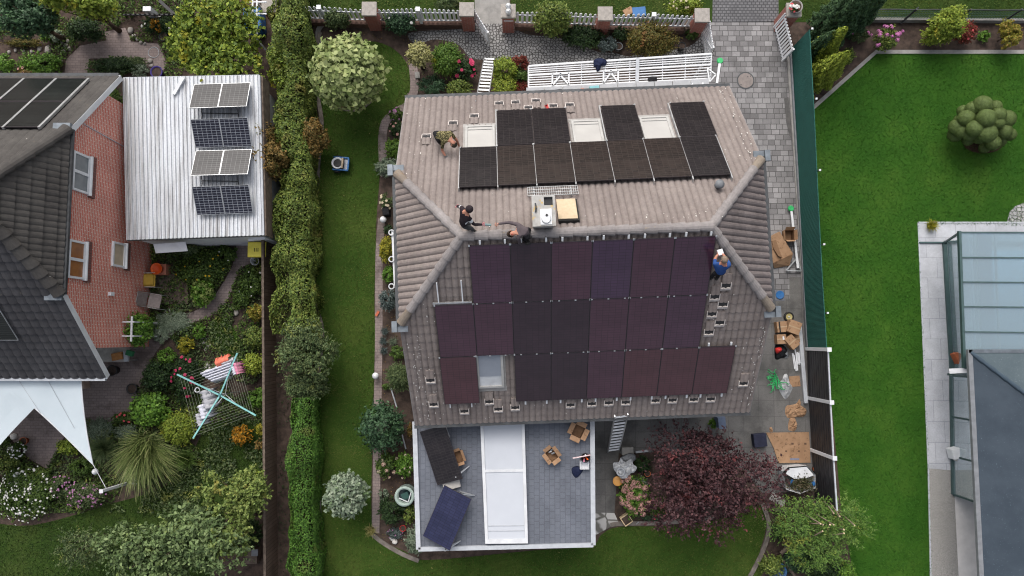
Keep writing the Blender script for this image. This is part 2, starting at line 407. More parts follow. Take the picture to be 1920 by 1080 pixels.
sheet('cobbled_path', [(764, 64), (800, 58), (845, 56), (890, 46), (955, 46), (985, 64), (1040, 70), (1085, 82), (1120, 97), (1150, 99), (1180, 106), (1200, 100), (1290, 88), (1325, 60), (1335, 115), (1250, 125), (1010, 122), (960, 114), (932, 113), (905, 112), (880, 108), (868, 92), (850, 80), (815, 74), (780, 82)], Z*2, m_cobble, True)
LAWN = smooth_px([(640, 88), (700, 78), (742, 95), (765, 125), (769, 165), (760, 195), (735, 212), (716, 232), (714, 280), (712, 330), (706, 410), (704, 480), (702, 560), (703, 640), (700, 760), (697, 980), (716, 1012), (760, 1034), (800, 1050), (1000, 1032), (1105, 1024), (1128, 1002), (1160, 988), (1250, 986), (1340, 975), (1400, 950), (1428, 950), (1436, 985), (1425, 1030), (1398, 1090), (1000, 1130), (600, 1110), (598, 980), (592, 860), (592, 720), (602, 630), (588, 560), (594, 400), (603, 250), (596, 180), (604, 110)])
sheet('garden_lawn', LAWN, Z*2, m_lawn)
RLAWN = [(1518, 208), (1643, 97), (2000, 97), (2000, 425), (1722, 420), (1742, 875), (1748, 1120), (1608, 1120), (1578, 960), (1548, 640)]
sheet('neighbour_lawn', RLAWN, Z*2, m_lawn2)
BLAWN = smooth_px([(-60, 990), (60, 985), (190, 950), (330, 900), (390, 800), (480, 790), (497, 860), (470, 930), (400, 1000), (360, 1130), (-60, 1130)])
sheet('meadow_lawn', BLAWN, Z*2, m_rough)
CLAWN = smooth_px([(392, 605), (425, 598), (455, 650), (452, 690), (420, 660), (395, 640)])
sheet('small_lawn', CLAWN, Z*2, m_lawn)
sheet('brick_path', [(196, 60), (235, 52), (247, 78), (300, 82), (312, 120), (300, 150), (262, 110), (232, 108), (168, 110), (164, 150), (120, 150), (124, 112), (150, 86), (200, 76)], Z*2, m_pathbrick)
sheet('garden_path', smooth_px([(448, 455), (497, 455), (480, 490), (450, 505), (428, 560), (395, 592), (350, 610), (300, 650), (268, 710), (245, 775), (180, 800), (150, 760), (190, 640), (270, 640), (330, 600), (385, 572), (412, 540), (436, 498)]), Z*2, m_pathbrick)
sheet('seating_terrace', [(20, 690), (240, 690), (200, 770), (130, 800), (90, 880), (55, 860), (0, 800)], Z*3, m_pathbrick)
sheet('patio', [(1722, 416), (2000, 416), (2000, 900), (1740, 878)], Z*4, m_patio)
sheet('gravel_strip', [(1739, 874), (1790, 874), (1800, 1120), (1747, 1120)], Z*3, m_gravel)
sheet('house_plinth_slab', [(1789, 925), (1840, 925), (1850, 1120), (1799, 1120)], Z*4, nmat('white plinth slab', (.66, .64, .63), (.56, .545, .54), 2, .8))
cc = P(1905, 414); o = sheet('pebble_circle', [(1888, 416), (1892, 398), (1903, 387), (1920, 380), (1950, 380), (1965, 416)], Z*3, m_pebc, False)
# kerbs
for px in ([(600, 60), (592, 100), (596, 180), (603, 230), (597, 300), (592, 400), (588, 520), (589, 565), (604, 620), (598, 690), (592, 740), (592, 830), (598, 950), (603, 1100)],
           [(1145, 985), (1165, 982), (1250, 980), (1340, 970)], [(698, 1002), (718, 1018), (752, 1038), (785, 1052)],
           [(1430, 945), (1442, 985), (1432, 1030), (1402, 1090)], [(1518, 208), (1643, 97), (1990, 97)]):
    strip('lawn_kerb', px, .16, 0, .05, m_kerb if px[0][0] < 1500 else m_conc, px[0][0] < 1500)
strip('edging_path', [(772, 95), (777, 165), (768, 182)], .34, 0, .022, m_pathbrick)
strip('edging_path', [(768, 196), (722, 230), (718, 300), (722, 330)], .34, 0, .022, m_pathbrick)
strip('edging_path', [(716, 410), (711, 480), (710, 640), (708, 760), (706, 900), (704, 1000)], .30, 0, .022, m_pathbrick)
strip('edging_path', [(600, 100), (596, 60), (605, 45)], .2, 0, .03, m_conc)
strip('driveway_kerb', [(1478, 105), (1496, 380), (1513, 640), (1532, 920)], .09, 0, .07, m_conc, False)
strip('patio_kerb', [(1722, 417), (1741, 876), (1746, 1110)], .06, 0, .03, m_lgrey, False)
strip('patio_kerb', [(1722, 417), (1990, 417)], .06, 0, .03, m_lgrey, False)
# grass: short blades on the lawns, one mass each
def grass(name, px, dens, cols, seed, size=.05, holes=(), acc=None):
    rng = np.random.default_rng(seed); p = scatter(rng, px, dens, holes); n = len(p)
    pos = np.column_stack([p, .018+.02*rng.random(n)]); nr = rng.normal(size=(n, 3))*.7+np.array([0, 0, .6])
    V, Q = leaf_quads(rng, pos, nr, size, 3.2, .1)
    o = link_mesh(name, np_mesh(name, V, Q), None, leafmat(name+str(seed), cols, acc or mul(cols[-1], 1.2), .55, .52, .7, .2)); o['kind'] = 'stuff'; return o
grass('grass', LAWN, 480, [(.046, .084, .012), (.066, .108, .016), (.090, .122, .021), (.118, .134, .034)], 1, .06)
grass('grass', RLAWN, 420, [(.030, .106, .010), (.040, .128, .013), (.056, .144, .017), (.035, .116, .011)], 2, .06)
grass('grass', BLAWN, 350, [(.024, .056, .010), (.038, .078, .013), (.060, .092, .02)], 3, .08)
grass('grass', [(560, -40), (890, -40), (890, 30), (560, 30)], 380, [(.075, .125, .02), (.11, .155, .03), (.145, .17, .04)], 4, .07)
grass('grass', [(957, -40), (1320, -40), (1320, 30), (957, 30)], 380, [(.075, .125, .02), (.11, .155, .03), (.145, .17, .04)], 5, .07)
grass('grass', [(1470, -40), (1960, -40), (1960, 36), (1470, 36)], 380, [(.045, .090, .012), (.065, .110, .016), (.09, .125, .02)], 6, .07)
grass('grass', CLAWN, 380, [(.028, .06, .008), (.042, .078, .011)], 7, .06)
# ================================================================== main house
HC = Vector((2.18, 3.03, 0)); TH = .0395
HW, HD, ZE, ZR, ZH = 5.696, 5.734, 3.527, 8.0065, 6.183
RL_, RR_ = 3.60, 3.45
EX = Vector((math.cos(TH), math.sin(TH), 0)); EY = Vector((-math.sin(TH), math.cos(TH), 0)); EZ = Vector((0, 0, 1))
PHI = math.atan2(ZR-ZE, HD); CP, SP = math.cos(PHI), math.sin(PHI); VL = HD/CP
def hl(x, y, z): return HC+EX*x+EY*y+EZ*z
class Plane:
    def __init__(s, o, a, d):
        s.o, s.a, s.d = Vector(o), Vector(a).normalized(), Vector(d).normalized()
        s.n = s.a.cross(s.d).normalized()
        if s.n.z < 0: s.n = -s.n
    def p(s, u, v, h=0): return s.o+s.a*u+s.d*v+s.n*h
    def hit(s, px, py, h=0):
        d = ray(px, py); o = s.o+s.n*h; t = (o-CAM).dot(s.n)/d.dot(s.n); return CAM+d*t
    def uv(s, px, py, h=0):
        q = s.hit(px, py, h)-s.o; return q.dot(s.a), q.dot(s.d)
    def mat(s, u, v, h, flip=1):     # local x along a, local z = normal
        x = s.a; z = s.n; y = z.cross(x)
        m = Matrix((x, y, z)).transposed().to_4x4(); m.translation = s.p(u, v, h); return m
    def slab(s, mb, u0, u1, v0, v1, h0, h1, mi=0):
        q = [s.p(u0, v0, h0), s.p(u1, v0, h0), s.p(u1, v1, h0), s.p(u0, v1, h0), s.p(u0, v0, h1), s.p(u1, v0, h1), s.p(u1, v1, h1), s.p(u0, v1, h1)]
        return mb.hexa(q, mi)
N_ = Plane(hl(0, 0, ZR), EX, EY*CP-EZ*SP); S_ = Plane(hl(0, 0, ZR), EX, -EY*CP-EZ*SP)
YH = HD*(1-(ZH-ZE)/(ZR-ZE)); VH = YH/CP
def roof_tile_mat(name, c1, c2, lich, dirt):
    t = NT(name); co = t.coords()
    col = t.ramp(t.noise(co, .9, 6, .65), [(.3, c1), (.7, c2)])
    col = t.mix(.5, col, t.ramp(t.noise(co, 9, 4, .7), [(.3, .5), (.7, 1.)]), 'MULTIPLY')
    st = t.coords('xyz', (1, 1, 1)); col = t.mix(t.ramp(t.noise(co, 2.2, 5), [(.56, 0), (.72, .5)]), col, dirt)
    col = t.mix(t.ramp(t.noise(co, 5.0, 3, .5), [(.72, 0), (.76, .40)]), col, lich)
    col = t.mix(t.ramp(t.noise(co, 10.5, 1, .4), [(.83, 0), (.85, .8)]), col, (.60, .57, .53))
    t.bump(t.noise(co, 60, 3), .35, .01)
    return t.fin(col, .8, 0, .25)
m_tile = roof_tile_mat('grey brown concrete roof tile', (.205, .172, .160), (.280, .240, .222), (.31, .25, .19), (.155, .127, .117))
m_tilerust = roof_tile_mat('darker rusty roof tile', (.12, .102, .10), (.205, .175, .17), (.28, .16, .085), (.065, .055, .053))  # darker, rustier tone for the right hip
m_ridge = roof_tile_mat('ridge tile', (.22, .20, .196), (.315, .29, .283), (.38, .28, .15), (.155, .138, .132))
m_ridgeor = roof_tile_mat('lichened ridge tile', (.21, .175, .145), (.28, .235, .185), (.42, .21, .05), (.30, .16, .055))
def tile_surface(name, pl, ext, clip, mat, parent, per=.20, course=.335, amp=.050, step=.022, jit=.0025, seed=0):
    """corrugated courses of roof tiles on plane pl over ext=(u0,u1,v0,v1), clipped to the convex polygon clip [(u,v)..]"""
    rng = random.Random(seed); u0, u1, v0, v1 = ext; us = []; k = math.floor(u0/per)
    while k*per < u1:
        for f in (0, .1, .25, .5, .75, .9): us.append((k+f)*per)
        k += 1
    hs = [amp*abs(math.sin(math.pi*(u/per % 1.0)))**.8 for u in us]
    vs = []; fs = []; v = v0; n = len(us); r = 0
    while v < v1:
        e = min(v+course, v1+.001); j = {}
        for row, (vv, hh) in enumerate(((v, .0), (e, step))):
            for i, u in enumerate(us):
                q = int(math.floor(u/.29)); jj = j.setdefault(q, rng.uniform(-jit, jit))
                vs.append(pl.p(u, vv, hs[i]+hh+jj*(row)))
        b = r*2*n
        for i in range(n-1):
            fs.append((b+i, b+i+1, b+n+i+1, b+n+i))
            if r: fs.append((b-n+i, b-n+i+1, b+i+1, b+i))
        r += 1; v = e
        if e >= v1: break
    me = bpy.data.meshes.new(name); me.from_pydata(vs, [], fs); bm = bmesh.new(); bm.from_mesh(me)
    bmesh.ops.recalc_face_normals(bm, faces=bm.faces)
    c = len(clip); cu = sum(p[0] for p in clip)/c; cv = sum(p[1] for p in clip)/c
    for i in range(c):
        (a0, b0), (a1, b1) = clip[i], clip[(i+1) % c]
        nu, nv = b1-b0, -(a1-a0)
        if nu*(cu-a0)+nv*(cv-b0) > 0: nu, nv = -nu, -nv
        no = pl.a*nu+pl.d*nv
        bmesh.ops.bisect_plane(bm, geom=bm.verts[:]+bm.edges[:]+bm.faces[:], plane_co=pl.p(a0, b0), plane_no=no, clear_outer=True)
    # underside sheet keeps the roof closed
    pts = [bm.verts.new(pl.p(a, b, -.03)) for a, b in clip]; bm.faces.new(pts)
    bmesh.ops.recalc_face_normals(bm, faces=bm.faces)
    if sum(f.normal.dot(pl.n)*f.calc_area() for f in bm.faces[:200]) < 0: bmesh.ops.reverse_faces(bm, faces=bm.faces)
    bm.to_mesh(me); bm.free()
    return link_mesh(name, me, parent, mat)
def cap_run(name, a, b, r, mat, parent, seg=.38, sag=.4):
    """overlapping half-round ridge tiles from a to b"""
    a, b = Vector(a), Vector(b); L = (b-a).length; n = max(1, int(L/seg)); d = (b-a)/n; mb = MB()
    t = d.normalized(); side = t.cross(EZ).normalized(); up = side.cross(t).normalized()
    for k in range(n):
        p0 = a+d*k-t*.03; p1 = a+d*(k+1); vs = []
        for p, rr in ((p0, r*.84), (p1, r*1.14)):
            for j in range(9):
                an = math.pi*(-.12+1.24*j/8); vs.append(p+side*(rr*math.cos(an))+up*(rr*math.sin(an)*.8-.02))
        mb.add(vs, [(j, j+1, 9+j+1, 9+j) for j in range(8)]+[tuple(range(9)), tuple(range(17, 8, -1))])
    return mb.build(name, mat, parent)
house = thing('tiled_house', 'house with grey brown tiled half-hipped roof carrying rows of solar panels', 'house', HC)
wl = [(-HW+.3, -HD+.5), (HW-.3, -HD+.5), (HW-.3, HD-.5), (-HW+.3, HD-.5)]
mb = MB(); mb.prism([hl(x, y, 0)[:2] for x, y in wl], 0, ZE+.30)
for sx in (-1, 1):   # gable walls up to the half hips
    x = sx*(HW-.3); w = .24; zt = lambda y: ZE+(ZR-ZE)*(1-abs(y)/HD)-.12
    ys = [-HD+.55, -YH, YH, HD-.55]; o_ = [hl(x, y, max(ZE+.301, min(zt(y), ZH-.15))) for y in ys]; i_ = [p-EX*sx*w for p in o_]
    lo = [hl(x, ys[0], ZE+.301), hl(x, ys[3], ZE+.301)]
    mb.hexa([lo[0], lo[1], lo[1]-EX*sx*w, lo[0]-EX*sx*w, o_[1]+EZ*0, o_[2], i_[2], i_[1]])
mb.build('wall', m_cream, house)
hex_ = lambda rl, rr: [(-rl, 0), (rr, 0), (HW, VH), (HW, VL), (-HW, VL), (-HW, VH)]
VN = VL-.14
hexn = [(-RL_, 0), (RR_, 0), (HW, VH), (HW, VN), (-HW, VN+.03), (-HW, VH)]
north = tile_surface('roof_slope', N_, (-HW-.1, HW+.1, 0, VL), hexn, m_tile, house, seed=1)
south = tile_surface('roof_slope', S_, (-HW-.1, HW+.1, 0, VL), hex_(RL_, RR_), m_tile, house, seed=2)
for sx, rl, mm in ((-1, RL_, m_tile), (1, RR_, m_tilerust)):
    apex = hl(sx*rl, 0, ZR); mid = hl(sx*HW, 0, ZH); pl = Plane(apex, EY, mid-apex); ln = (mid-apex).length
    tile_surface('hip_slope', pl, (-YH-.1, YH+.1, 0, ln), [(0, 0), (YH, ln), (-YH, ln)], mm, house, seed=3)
    for sy in (-1, 1):
        c = hl(sx*(HW-.02), sy*YH, ZH+.05)
        mtop = m_ridgeor if (sx == 1 or sy == 1) else m_ridge
        m0 = apex.lerp(c, .84); cap_run('ridge_capping', apex+EZ*.04, m0+EZ*.04, .135, m_ridge, house); cap_run('ridge_capping', m0+EZ*.04, c+EZ*.02, .135, m_ridgeor, house)
        mb = MB(); b = hl(sx*(HW+.02), sy*(YH+.10), ZH-.02); mb.box(b, (.5, .34, .05), TH); mb.box(b+EX*sx*.16+EZ*.06, (.16, .34, .10), TH)
        mb.build('gutter_end_box', m_zinc, house)
    a, b = hl(sx*(HW+.08), -YH-.1, ZH-.03), hl(sx*(HW+.08), YH+.1, ZH-.03)
    MB().beam(a, b, .11, .09).build('gutter', m_dgutter, house)
    for sy in (-1, 1):  # verge trim
        MB().beam(hl(sx*(HW+.012), sy*YH, ZH-.03), hl(sx*(HW+.012), sy*HD, ZE-.03), .05, .12).build('verge_trim', m_ridge, house)
cap_run('ridge_capping', hl(-RL_-.05, 0, ZR+.04), hl(RR_+.05, 0, ZR+.04), .145, m_ridge, house)
for sy in (-1, 1):
    MB().beam(hl(-HW-.05, sy*(HD+.07)-(.09 if sy > 0 else 0), ZE-.02+(.06 if sy > 0 else 0)), hl(HW+.05, sy*(HD+.07)-(.11 if sy > 0 else 0), ZE-.02+(.07 if sy > 0 else 0)), .13, .10).build('gutter', m_dgutter, house)
# downpipe cowl and roof vent
q = N_.hit(1343, 350); mb = MB(); mb.tube([q-EZ*.1, q+EZ*.32], .085, 12); mb.lathe(q+EZ*.32, [(.13, 0), (.14, .04), (.05, .09)], 14); mb.build('vent_pipe', m_grey, house, True)
# chimney
u0, v0 = N_.uv(1020, 398); ch = [hl(-1.5+dx, dy, 0) for dx, dy in ((0, 0), (.72, 0), (.72, 1.12), (0, 1.12))]
ztop = 8.55; cen = P(1019, 395, ztop+.1); cen.z = 0; KX, KY = .80, .70
mb = MB(); mb.box((cen.x, cen.y, (6.9+ztop)/2), (.56, .78, ztop-6.9), TH); chim = mb.build('chimney', nmat('chimney render', (.40, .39, .37), (.28, .27, .255), 5, .9, .2, bump=.3), house, bevel=.01)
ct = lambda x, y, z: cen+EX*x*KX+EY*y*KY+EZ*z
mb = MB()
mb.box(ct(-.18, 0, ztop+.05), (.42*KX, 1.22*KY, .10), TH); mb.box(ct(.22, -.20, ztop+.05), (.38*KX, .82*KY, .10), TH); mb.box(ct(.37, .41, ztop+.05), (.08*KX, .40*KY, .10), TH); mb.box(ct(.18, .575, ztop+.05), (.30*KX, .07*KY, .10), TH)
mb.build('chimney_cap', nmat('lichened concrete cap', (.44, .43, .41), (.33, .32, .30), 6, .9, .2, fine=(7, .60, (.50, .36, .16))), chim)
mb = MB(); mb.box(ct(.18, .375, ztop+.012), (.29*KX, .32*KY, .02), TH); mb.build('flue_opening', m_black, chim)
mb = MB(); mb.box(ct(.08, -.25, ztop+.115), (.40*KX, .62*KY, .03), TH); mb.lathe(ct(.08, -.33, ztop+.13), [(.13, 0), (.13, .03), (.12, .04)], 20); mb.build('flue_plate', m_alu, chim, bevel=.004)
mb = MB(); mb.lathe(ct(.10, -.20, ztop+.172), [(.035, 0), (.035, .02)], 10); mb.build('flue_hole', m_black, chim)
mb = MB(); mb.tube([ct(-.27, .30, ztop+.12), ct(-.25, .1, ztop+.16), ct(-.27, -.05, ztop+.12)], .022, 8); mb.build('chimney_hook', m_dgutter, chim)
# roof hatch and step grate
u1, v1 = N_.uv(1065, 391, .2); mb = MB(); N_.slab(mb, u1-.30, u1+.30, v1-.46, v1+.46, 0, .16); hat = mb.build('roof_hatch', m_rubber, house, bevel=.01)
mb = MB(); N_.slab(mb, u1-.31, u1+.25, v1-.42, v1+.44, .163, .20); mb.build('hatch_lid', nmat('beige hatch lid', (.56, .45, .31), (.47, .37, .25), 6, .8, .2), hat, bevel=.012)
ua, va = N_.uv(1036, 357, .15); mb = MB()
for k in range(4): N_.slab(mb, ua-.75, ua+.75, va-.22+k*.13, va-.20+k*.13, .13, .16)
for k in range(24): N_.slab(mb, ua-.75+k*.065, ua-.738+k*.065, va-.22, va+.19, .14, .165)
for k in (-1, 1): N_.slab(mb, ua+k*.55-.02, ua+k*.55+.02, va-.2, va+.2, .0, .13)
mb.build('step_grate', m_alu, house)
# skylights
def skylight(pl, u, v, w, h, pane, lower=None):
    mb = MB(); t = .075
    for (a, b, c, d) in ((u-w/2, u+w/2, v-h/2, v-h/2+t), (u-w/2, u+w/2, v+h/2-t, v+h/2), (u-w/2, u-w/2+t, v-h/2+t, v+h/2-t), (u+w/2-t, u+w/2, v-h/2+t, v+h/2-t)): pl.slab(mb, a, b, c, d, -.02, .14)
    fr = mb.build('skylight', nmat('skylight frame', (.42, .415, .40), (.36, .355, .34), 3, .5, .4), house)
    mb = MB()
    if lower: pl.slab(mb, u-w/2+t, u+w/2-t, v-h/2+t, v+h*.16, 0, .115); pl.slab(mb, u-w/2+t, u+w/2-t, v+h*.16, v+h/2-t, 0, .095, 1); mb.build('pane', [pane, lower], fr)
    else:
        pl.slab(mb, u-w/2+t, u+w/2-t, v-h/2+t, v+h/2-t, 0, .11); mb.build('pane', pane, fr)
        mb = MB(); pl.slab(mb, u-w/2+t, u+w/2-t, v+h/2-t-.16, v+h/2-t-.12, .111, .135); mb.build('shutter_box', nmat('skylight frame', (.5, .5, .5)), fr)
        mb = MB(); pl.slab(mb, u+w*.05, u+w*.33, v-h/2+t+.04, v-h/2+t+.08, .111, .13); mb.build('handle', m_grey, fr)
    mb = MB(); pl.slab(mb, u-w/2-.09, u+w/2+.09, v+h/2, v+h/2+.2, .03, .065); pl.slab(mb, u-w/2-.07, u-w/2, v-h/2, v+h/2, .03, .07); pl.slab(mb, u+w/2, u+w/2+.07, v-h/2, v+h/2, .03, .07); mb.build('flashing', nmat('lead flashing', (.34, .325, .31), (.26, .25, .24), 5, .6, .3), fr)
for cx, cy in ((900, 259), (1102, 249), (1232, 242)):
    u, v = N_.uv(cx, cy, .12); skylight(N_, u, v, .97, 1.42, m_blind)
u, v = S_.uv(919, 695, .12); skylight(S_, u, v, .86, 1.46, m_bluepane, nmat('white blind', (.62, .64, .66), None, 2))
# tiles pushed up for the roof hooks; a black slab paints the gap's shade
def tile_gap(pl, parent, px, py):
    u, v = pl.uv(px, py, .05); u = round(u/.1425)*.1425; w = .27
    mb = MB(); pl.slab(mb, u-w/2, u+w/2, v-.11, v+.08, .03, .098, 0)
    n = 8
    for k in range(n):      # wavy lip of the tile below and side lips
        a0, a1 = u-w/2-.02+(w+.04)*k/n, u-w/2-.02+(w+.04)*(k+1)/n
        f0, f1 = (.03*abs(math.sin(math.pi*2*t)) for t in (k/n, (k+1)/n))
        mb.hexa([pl.p(a0, v+.06-f0, .04), pl.p(a1, v+.06-f1, .04), pl.p(a1, v+.15, .04), pl.p(a0, v+.15, .04), pl.p(a0, v+.07-f0, .125+f0), pl.p(a1, v+.07-f1, .125+f1), pl.p(a1, v+.15, .10), pl.p(a0, v+.15, .10)], 1)
    for e in (-1, 1): pl.slab(mb, u+e*(w/2+.012)-.012, u+e*(w/2+.012)+.012, v-.12, v+.07, .04, .115, 1)
    for k in range(n):      # the tile slid up over the one above
        a0, a1 = u-w/2+w*k/n, u-w/2+w*(k+1)/n; f0, f1 = (.03*abs(math.sin(math.pi*2*t)) for t in (k/n, (k+1)/n))
        mb.hexa([pl.p(a0, v-.42, .03), pl.p(a1, v-.42, .03), pl.p(a1, v-.10, .05), pl.p(a0, v-.10, .05), pl.p(a0, v-.42, .075+f0), pl.p(a1, v-.42, .075+f1), pl.p(a1, v-.11, .12+f1), pl.p(a0, v-.11, .12+f0)], 2)
    mb.build('tile_opening', [m_black, nmat('pale tile edge', (.62, .565, .53), (.52, .47, .44), 8), m_tile], parent)
for q in [(800, 258), (852, 233), (887, 220), (936, 196), (970, 194), (987, 204), (1003, 191), (1037, 201), (1070, 199)]: tile_gap(N_, north, *q)
for q in [(1335, 556), (1352, 570), (1332, 588), (1350, 604), (1328, 622), (1358, 535), (1389, 718), (968, 763), (1072, 758), (1106, 756), (1140, 754), (1175, 753), (1227, 750), (1262, 749), (1297, 748), (1332, 747), (808, 712), (815, 757), (868, 770), (917, 752), (935, 766)]: tile_gap(S_, south, *q)

# bird lime and lichen flecks strewn over the tiles, thickest along the verges
def flecks(pl, parent, zones, seed):
    rng = np.random.default_rng(seed); V = []
    for (a, b, c, d), n in zones:
        for k in range(n):
            u, v = rng.uniform(a, b), rng.uniform(c, d); s = rng.uniform(.007, .022); e = rng.uniform(1, 2.6); an = rng.random()*3
            q = [(math.cos(an+i*math.pi/3)*s*rng.uniform(.6, 1.3), math.sin(an+i*math.pi/3)*s*e*rng.uniform(.6, 1.3)) for i in range(6)]
            V.append([pl.p(u+x, v+y, .066) for x, y in q])
    mb = MB()
    for q in V: mb.poly(q)
    o = mb.build('lichen_fleck', nmat('lichen white', (.62, .60, .56), (.5, .48, .45), 20, .9), parent); o['kind'] = 'stuff'
flecks(S_, south, [((-5.6, -5.15, 3.4, 7.1), 70), ((-5.15, -4.62, 2.2, 7.0), 26), ((4.9, 5.6, 3.2, 7.0), 12), ((5.5, 5.65, 3.5, 7.1), 46), ((3.7, 4.6, 2.0, 4.2), 8), ((-4.5, 4.9, 6.35, 7.1), 16)], 1)
flecks(N_, north, [((-5.6, -4.6, 2.6, 7.1), 22), ((5.3, 5.6, 2.6, 7.1), 46), ((4.6, 5.2, 2.4, 6.), 10), ((-3.6, 4.6, 6.1, 7.1), 5), ((-.1, 4.2, .25, .7), 22), ((-3.8, -1.7, .25, 1.8), 5)], 2)
# ------------------------------------------------------------------ solar panels
def cellmat(name, a, b, line, rough=.16, dash=False, spec=.36, cw=.19, ch=.095):
    t = NT(name); co = t.coords()
    bt = t.n('TexBrick', {'Vector': co, 'Color1': (*a, 1), 'Color2': (*b, 1), 'Mortar': (*line, 1), 'Scale': 1., 'Mortar Size': .006, 'Mortar Smooth': .3, 'Bias': 0., 'Brick Width': cw, 'Row Height': ch}, offset=0.)
    col = bt.outputs[0]
    if dash:
        b2 = t.n('TexBrick', {'Vector': co, 'Color1': (0, 0, 0, 1), 'Color2': (1, 1, 1, 1), 'Mortar': (0, 0, 0, 1), 'Scale': 1., 'Mortar Size': .012, 'Brick Width': .22, 'Row Height': .045}, offset=.35)
        col = t.mix(t.ramp(b2.outputs[0], [(.55, 0), (.75, .55)]), col, line)
    col = t.mix(.6, col, t.ramp(t.noise(co, .8, 3), [(.3, .6), (.7, 1.)]), 'MULTIPLY')
    return t.fin(col, rough, 0, spec)
CELL = {
 'purple': cellmat('purple cells', (.064, .028, .044), (.070, .031, .048), (.036, .018, .026)),
 'red': cellmat('red brown cells', (.076, .030, .038), (.083, .033, .042), (.040, .019, .023)),
 'dark': cellmat('reflection darkened cells', (.034, .018, .026), (.039, .021, .030), (.022, .013, .018)),  # a dark reflection painted as a darker cell tint on the middle panels
 'blue': cellmat('blue cells', (.054, .029, .058), (.060, .032, .064), (.030, .018, .031)),
 'violet': cellmat('violet cells', (.060, .028, .048), (.066, .031, .053), (.033, .018, .027)),
 'brown': cellmat('brown black cells', (.021, .016, .015), (.028, .020, .018), (.050, .040, .036), .2, True),
 'ink': cellmat('ink black cells', (.014, .012, .014), (.018, .015, .017), (.036, .031, .031), .2, True),
 'navy': cellmat('navy cells', (.018, .021, .056), (.025, .028, .070), (.011, .013, .026)),
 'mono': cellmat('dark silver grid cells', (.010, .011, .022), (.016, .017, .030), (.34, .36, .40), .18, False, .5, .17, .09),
 'painted_sky': cellmat('cells with painted sky reflection', (.045, .043, .043), (.058, .055, .055), (.15, .15, .15), .38, False, .3, .17, .09),  # grey sky reflection put into the cell colour of north-facing panels
 'lines': cellmat('black striped cells', (.011, .013, .013), (.016, .018, .018), (.045, .05, .047), .2, False, .5, 3., .1)}
m_pframe = nmat('black panel frame', (.026, .020, .024), (.034, .028, .032), 6, .4, .4)
PROTO = {}
def panel_proto(w, l, cell, frame, fw=.010, t=.035):
    k = (w, l, cell, frame.name)
    if k not in PROTO:
        mb = MB()
        for c, s in (((0, -l/2+fw/2), (w, fw)), ((0, l/2-fw/2), (w, fw)), ((-w/2+fw/2, 0), (fw, l-2*fw)), ((w/2-fw/2, 0), (fw, l-2*fw))): mb.box((*c, t/2), (*s, t))
        a = mb.build('frame', frame); b = MB().box((0, 0, t/2-.003), (w-2*fw, l-2*fw, t-.006)).build('cell_sheet', CELL[cell])
        mb = MB()
        cl = [MB().box((sx*(w/2-.004), sy*l*.5, t+.006), (.045, .06, .02)).build('clamp', m_alu) for sx, sy in ((-1, 1), (1, 1))]
        PROTO[k] = [a, b]+cl
        for o in PROTO[k]: COL.objects.unlink(o)
    return PROTO[k]
def panel(mat, w, l, cell, frame, label, group, fw=.010, clamps=(0, 1)):
    r = thing('solar_panel', label, 'solar panel', group=group, mat=mat)
    pr = panel_proto(w, l, cell, frame, fw)
    for i, o in enumerate(pr):
        if i >= 2 and (i-2) not in clamps: continue
        c = o.copy(); COL.objects.link(c); c.parent = r
    return r
ORD = ['first', 'second', 'third', 'fourth', 'fifth', 'sixth', 'seventh']
TINT = {'purple': 'purple tinted', 'red': 'reddish brown', 'dark': 'reflection-painted dark', 'blue': 'deep blue', 'violet': 'violet', 'brown': 'brownish black', 'ink': 'black'}
PW, PL_ = 1.158, 1.998
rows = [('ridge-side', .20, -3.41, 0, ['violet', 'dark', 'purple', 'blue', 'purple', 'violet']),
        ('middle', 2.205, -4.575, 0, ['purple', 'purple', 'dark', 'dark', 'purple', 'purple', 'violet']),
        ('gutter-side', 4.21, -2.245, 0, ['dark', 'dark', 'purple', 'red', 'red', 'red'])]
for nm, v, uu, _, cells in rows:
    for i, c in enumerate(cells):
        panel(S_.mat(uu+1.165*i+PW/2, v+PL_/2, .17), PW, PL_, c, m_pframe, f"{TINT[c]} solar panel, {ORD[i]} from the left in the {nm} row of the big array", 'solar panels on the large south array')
panel(S_.mat(-4.575-.03+PW/2, 4.21+PL_/2, .17), PW, PL_, 'red', m_pframe, 'single reddish brown solar panel left of the shuttered skylight', 'solar panels on the large south array')
lowc = ['ink', 'brown', 'brown', 'brown', 'brown', 'brown', 'ink']
for i, c in enumerate(lowc):
    panel(N_.mat(-3.71+1.172*i+PW/2, 1.93+.018*i+.985, .17), PW, 1.97, c, m_pframe, f"{TINT[c]} solar panel, {ORD[i]} from the left in the full row above the chimney", 'solar panels on the north array')
for i, c, wh in ((1, 'ink', 'left of the pair between two skylights'), (2, 'ink', 'right of the pair between two skylights'), (4, 'ink', 'alone between the second and third skylights'), (6, 'ink', 'beyond the third skylight at the right end')):
    panel(N_.mat(-3.69+1.178*i+PW/2, 3.935+.012*i+.985, .17), PW, 1.97, c, m_pframe, f"black upper-row solar panel {wh}", 'solar panels on the north array')
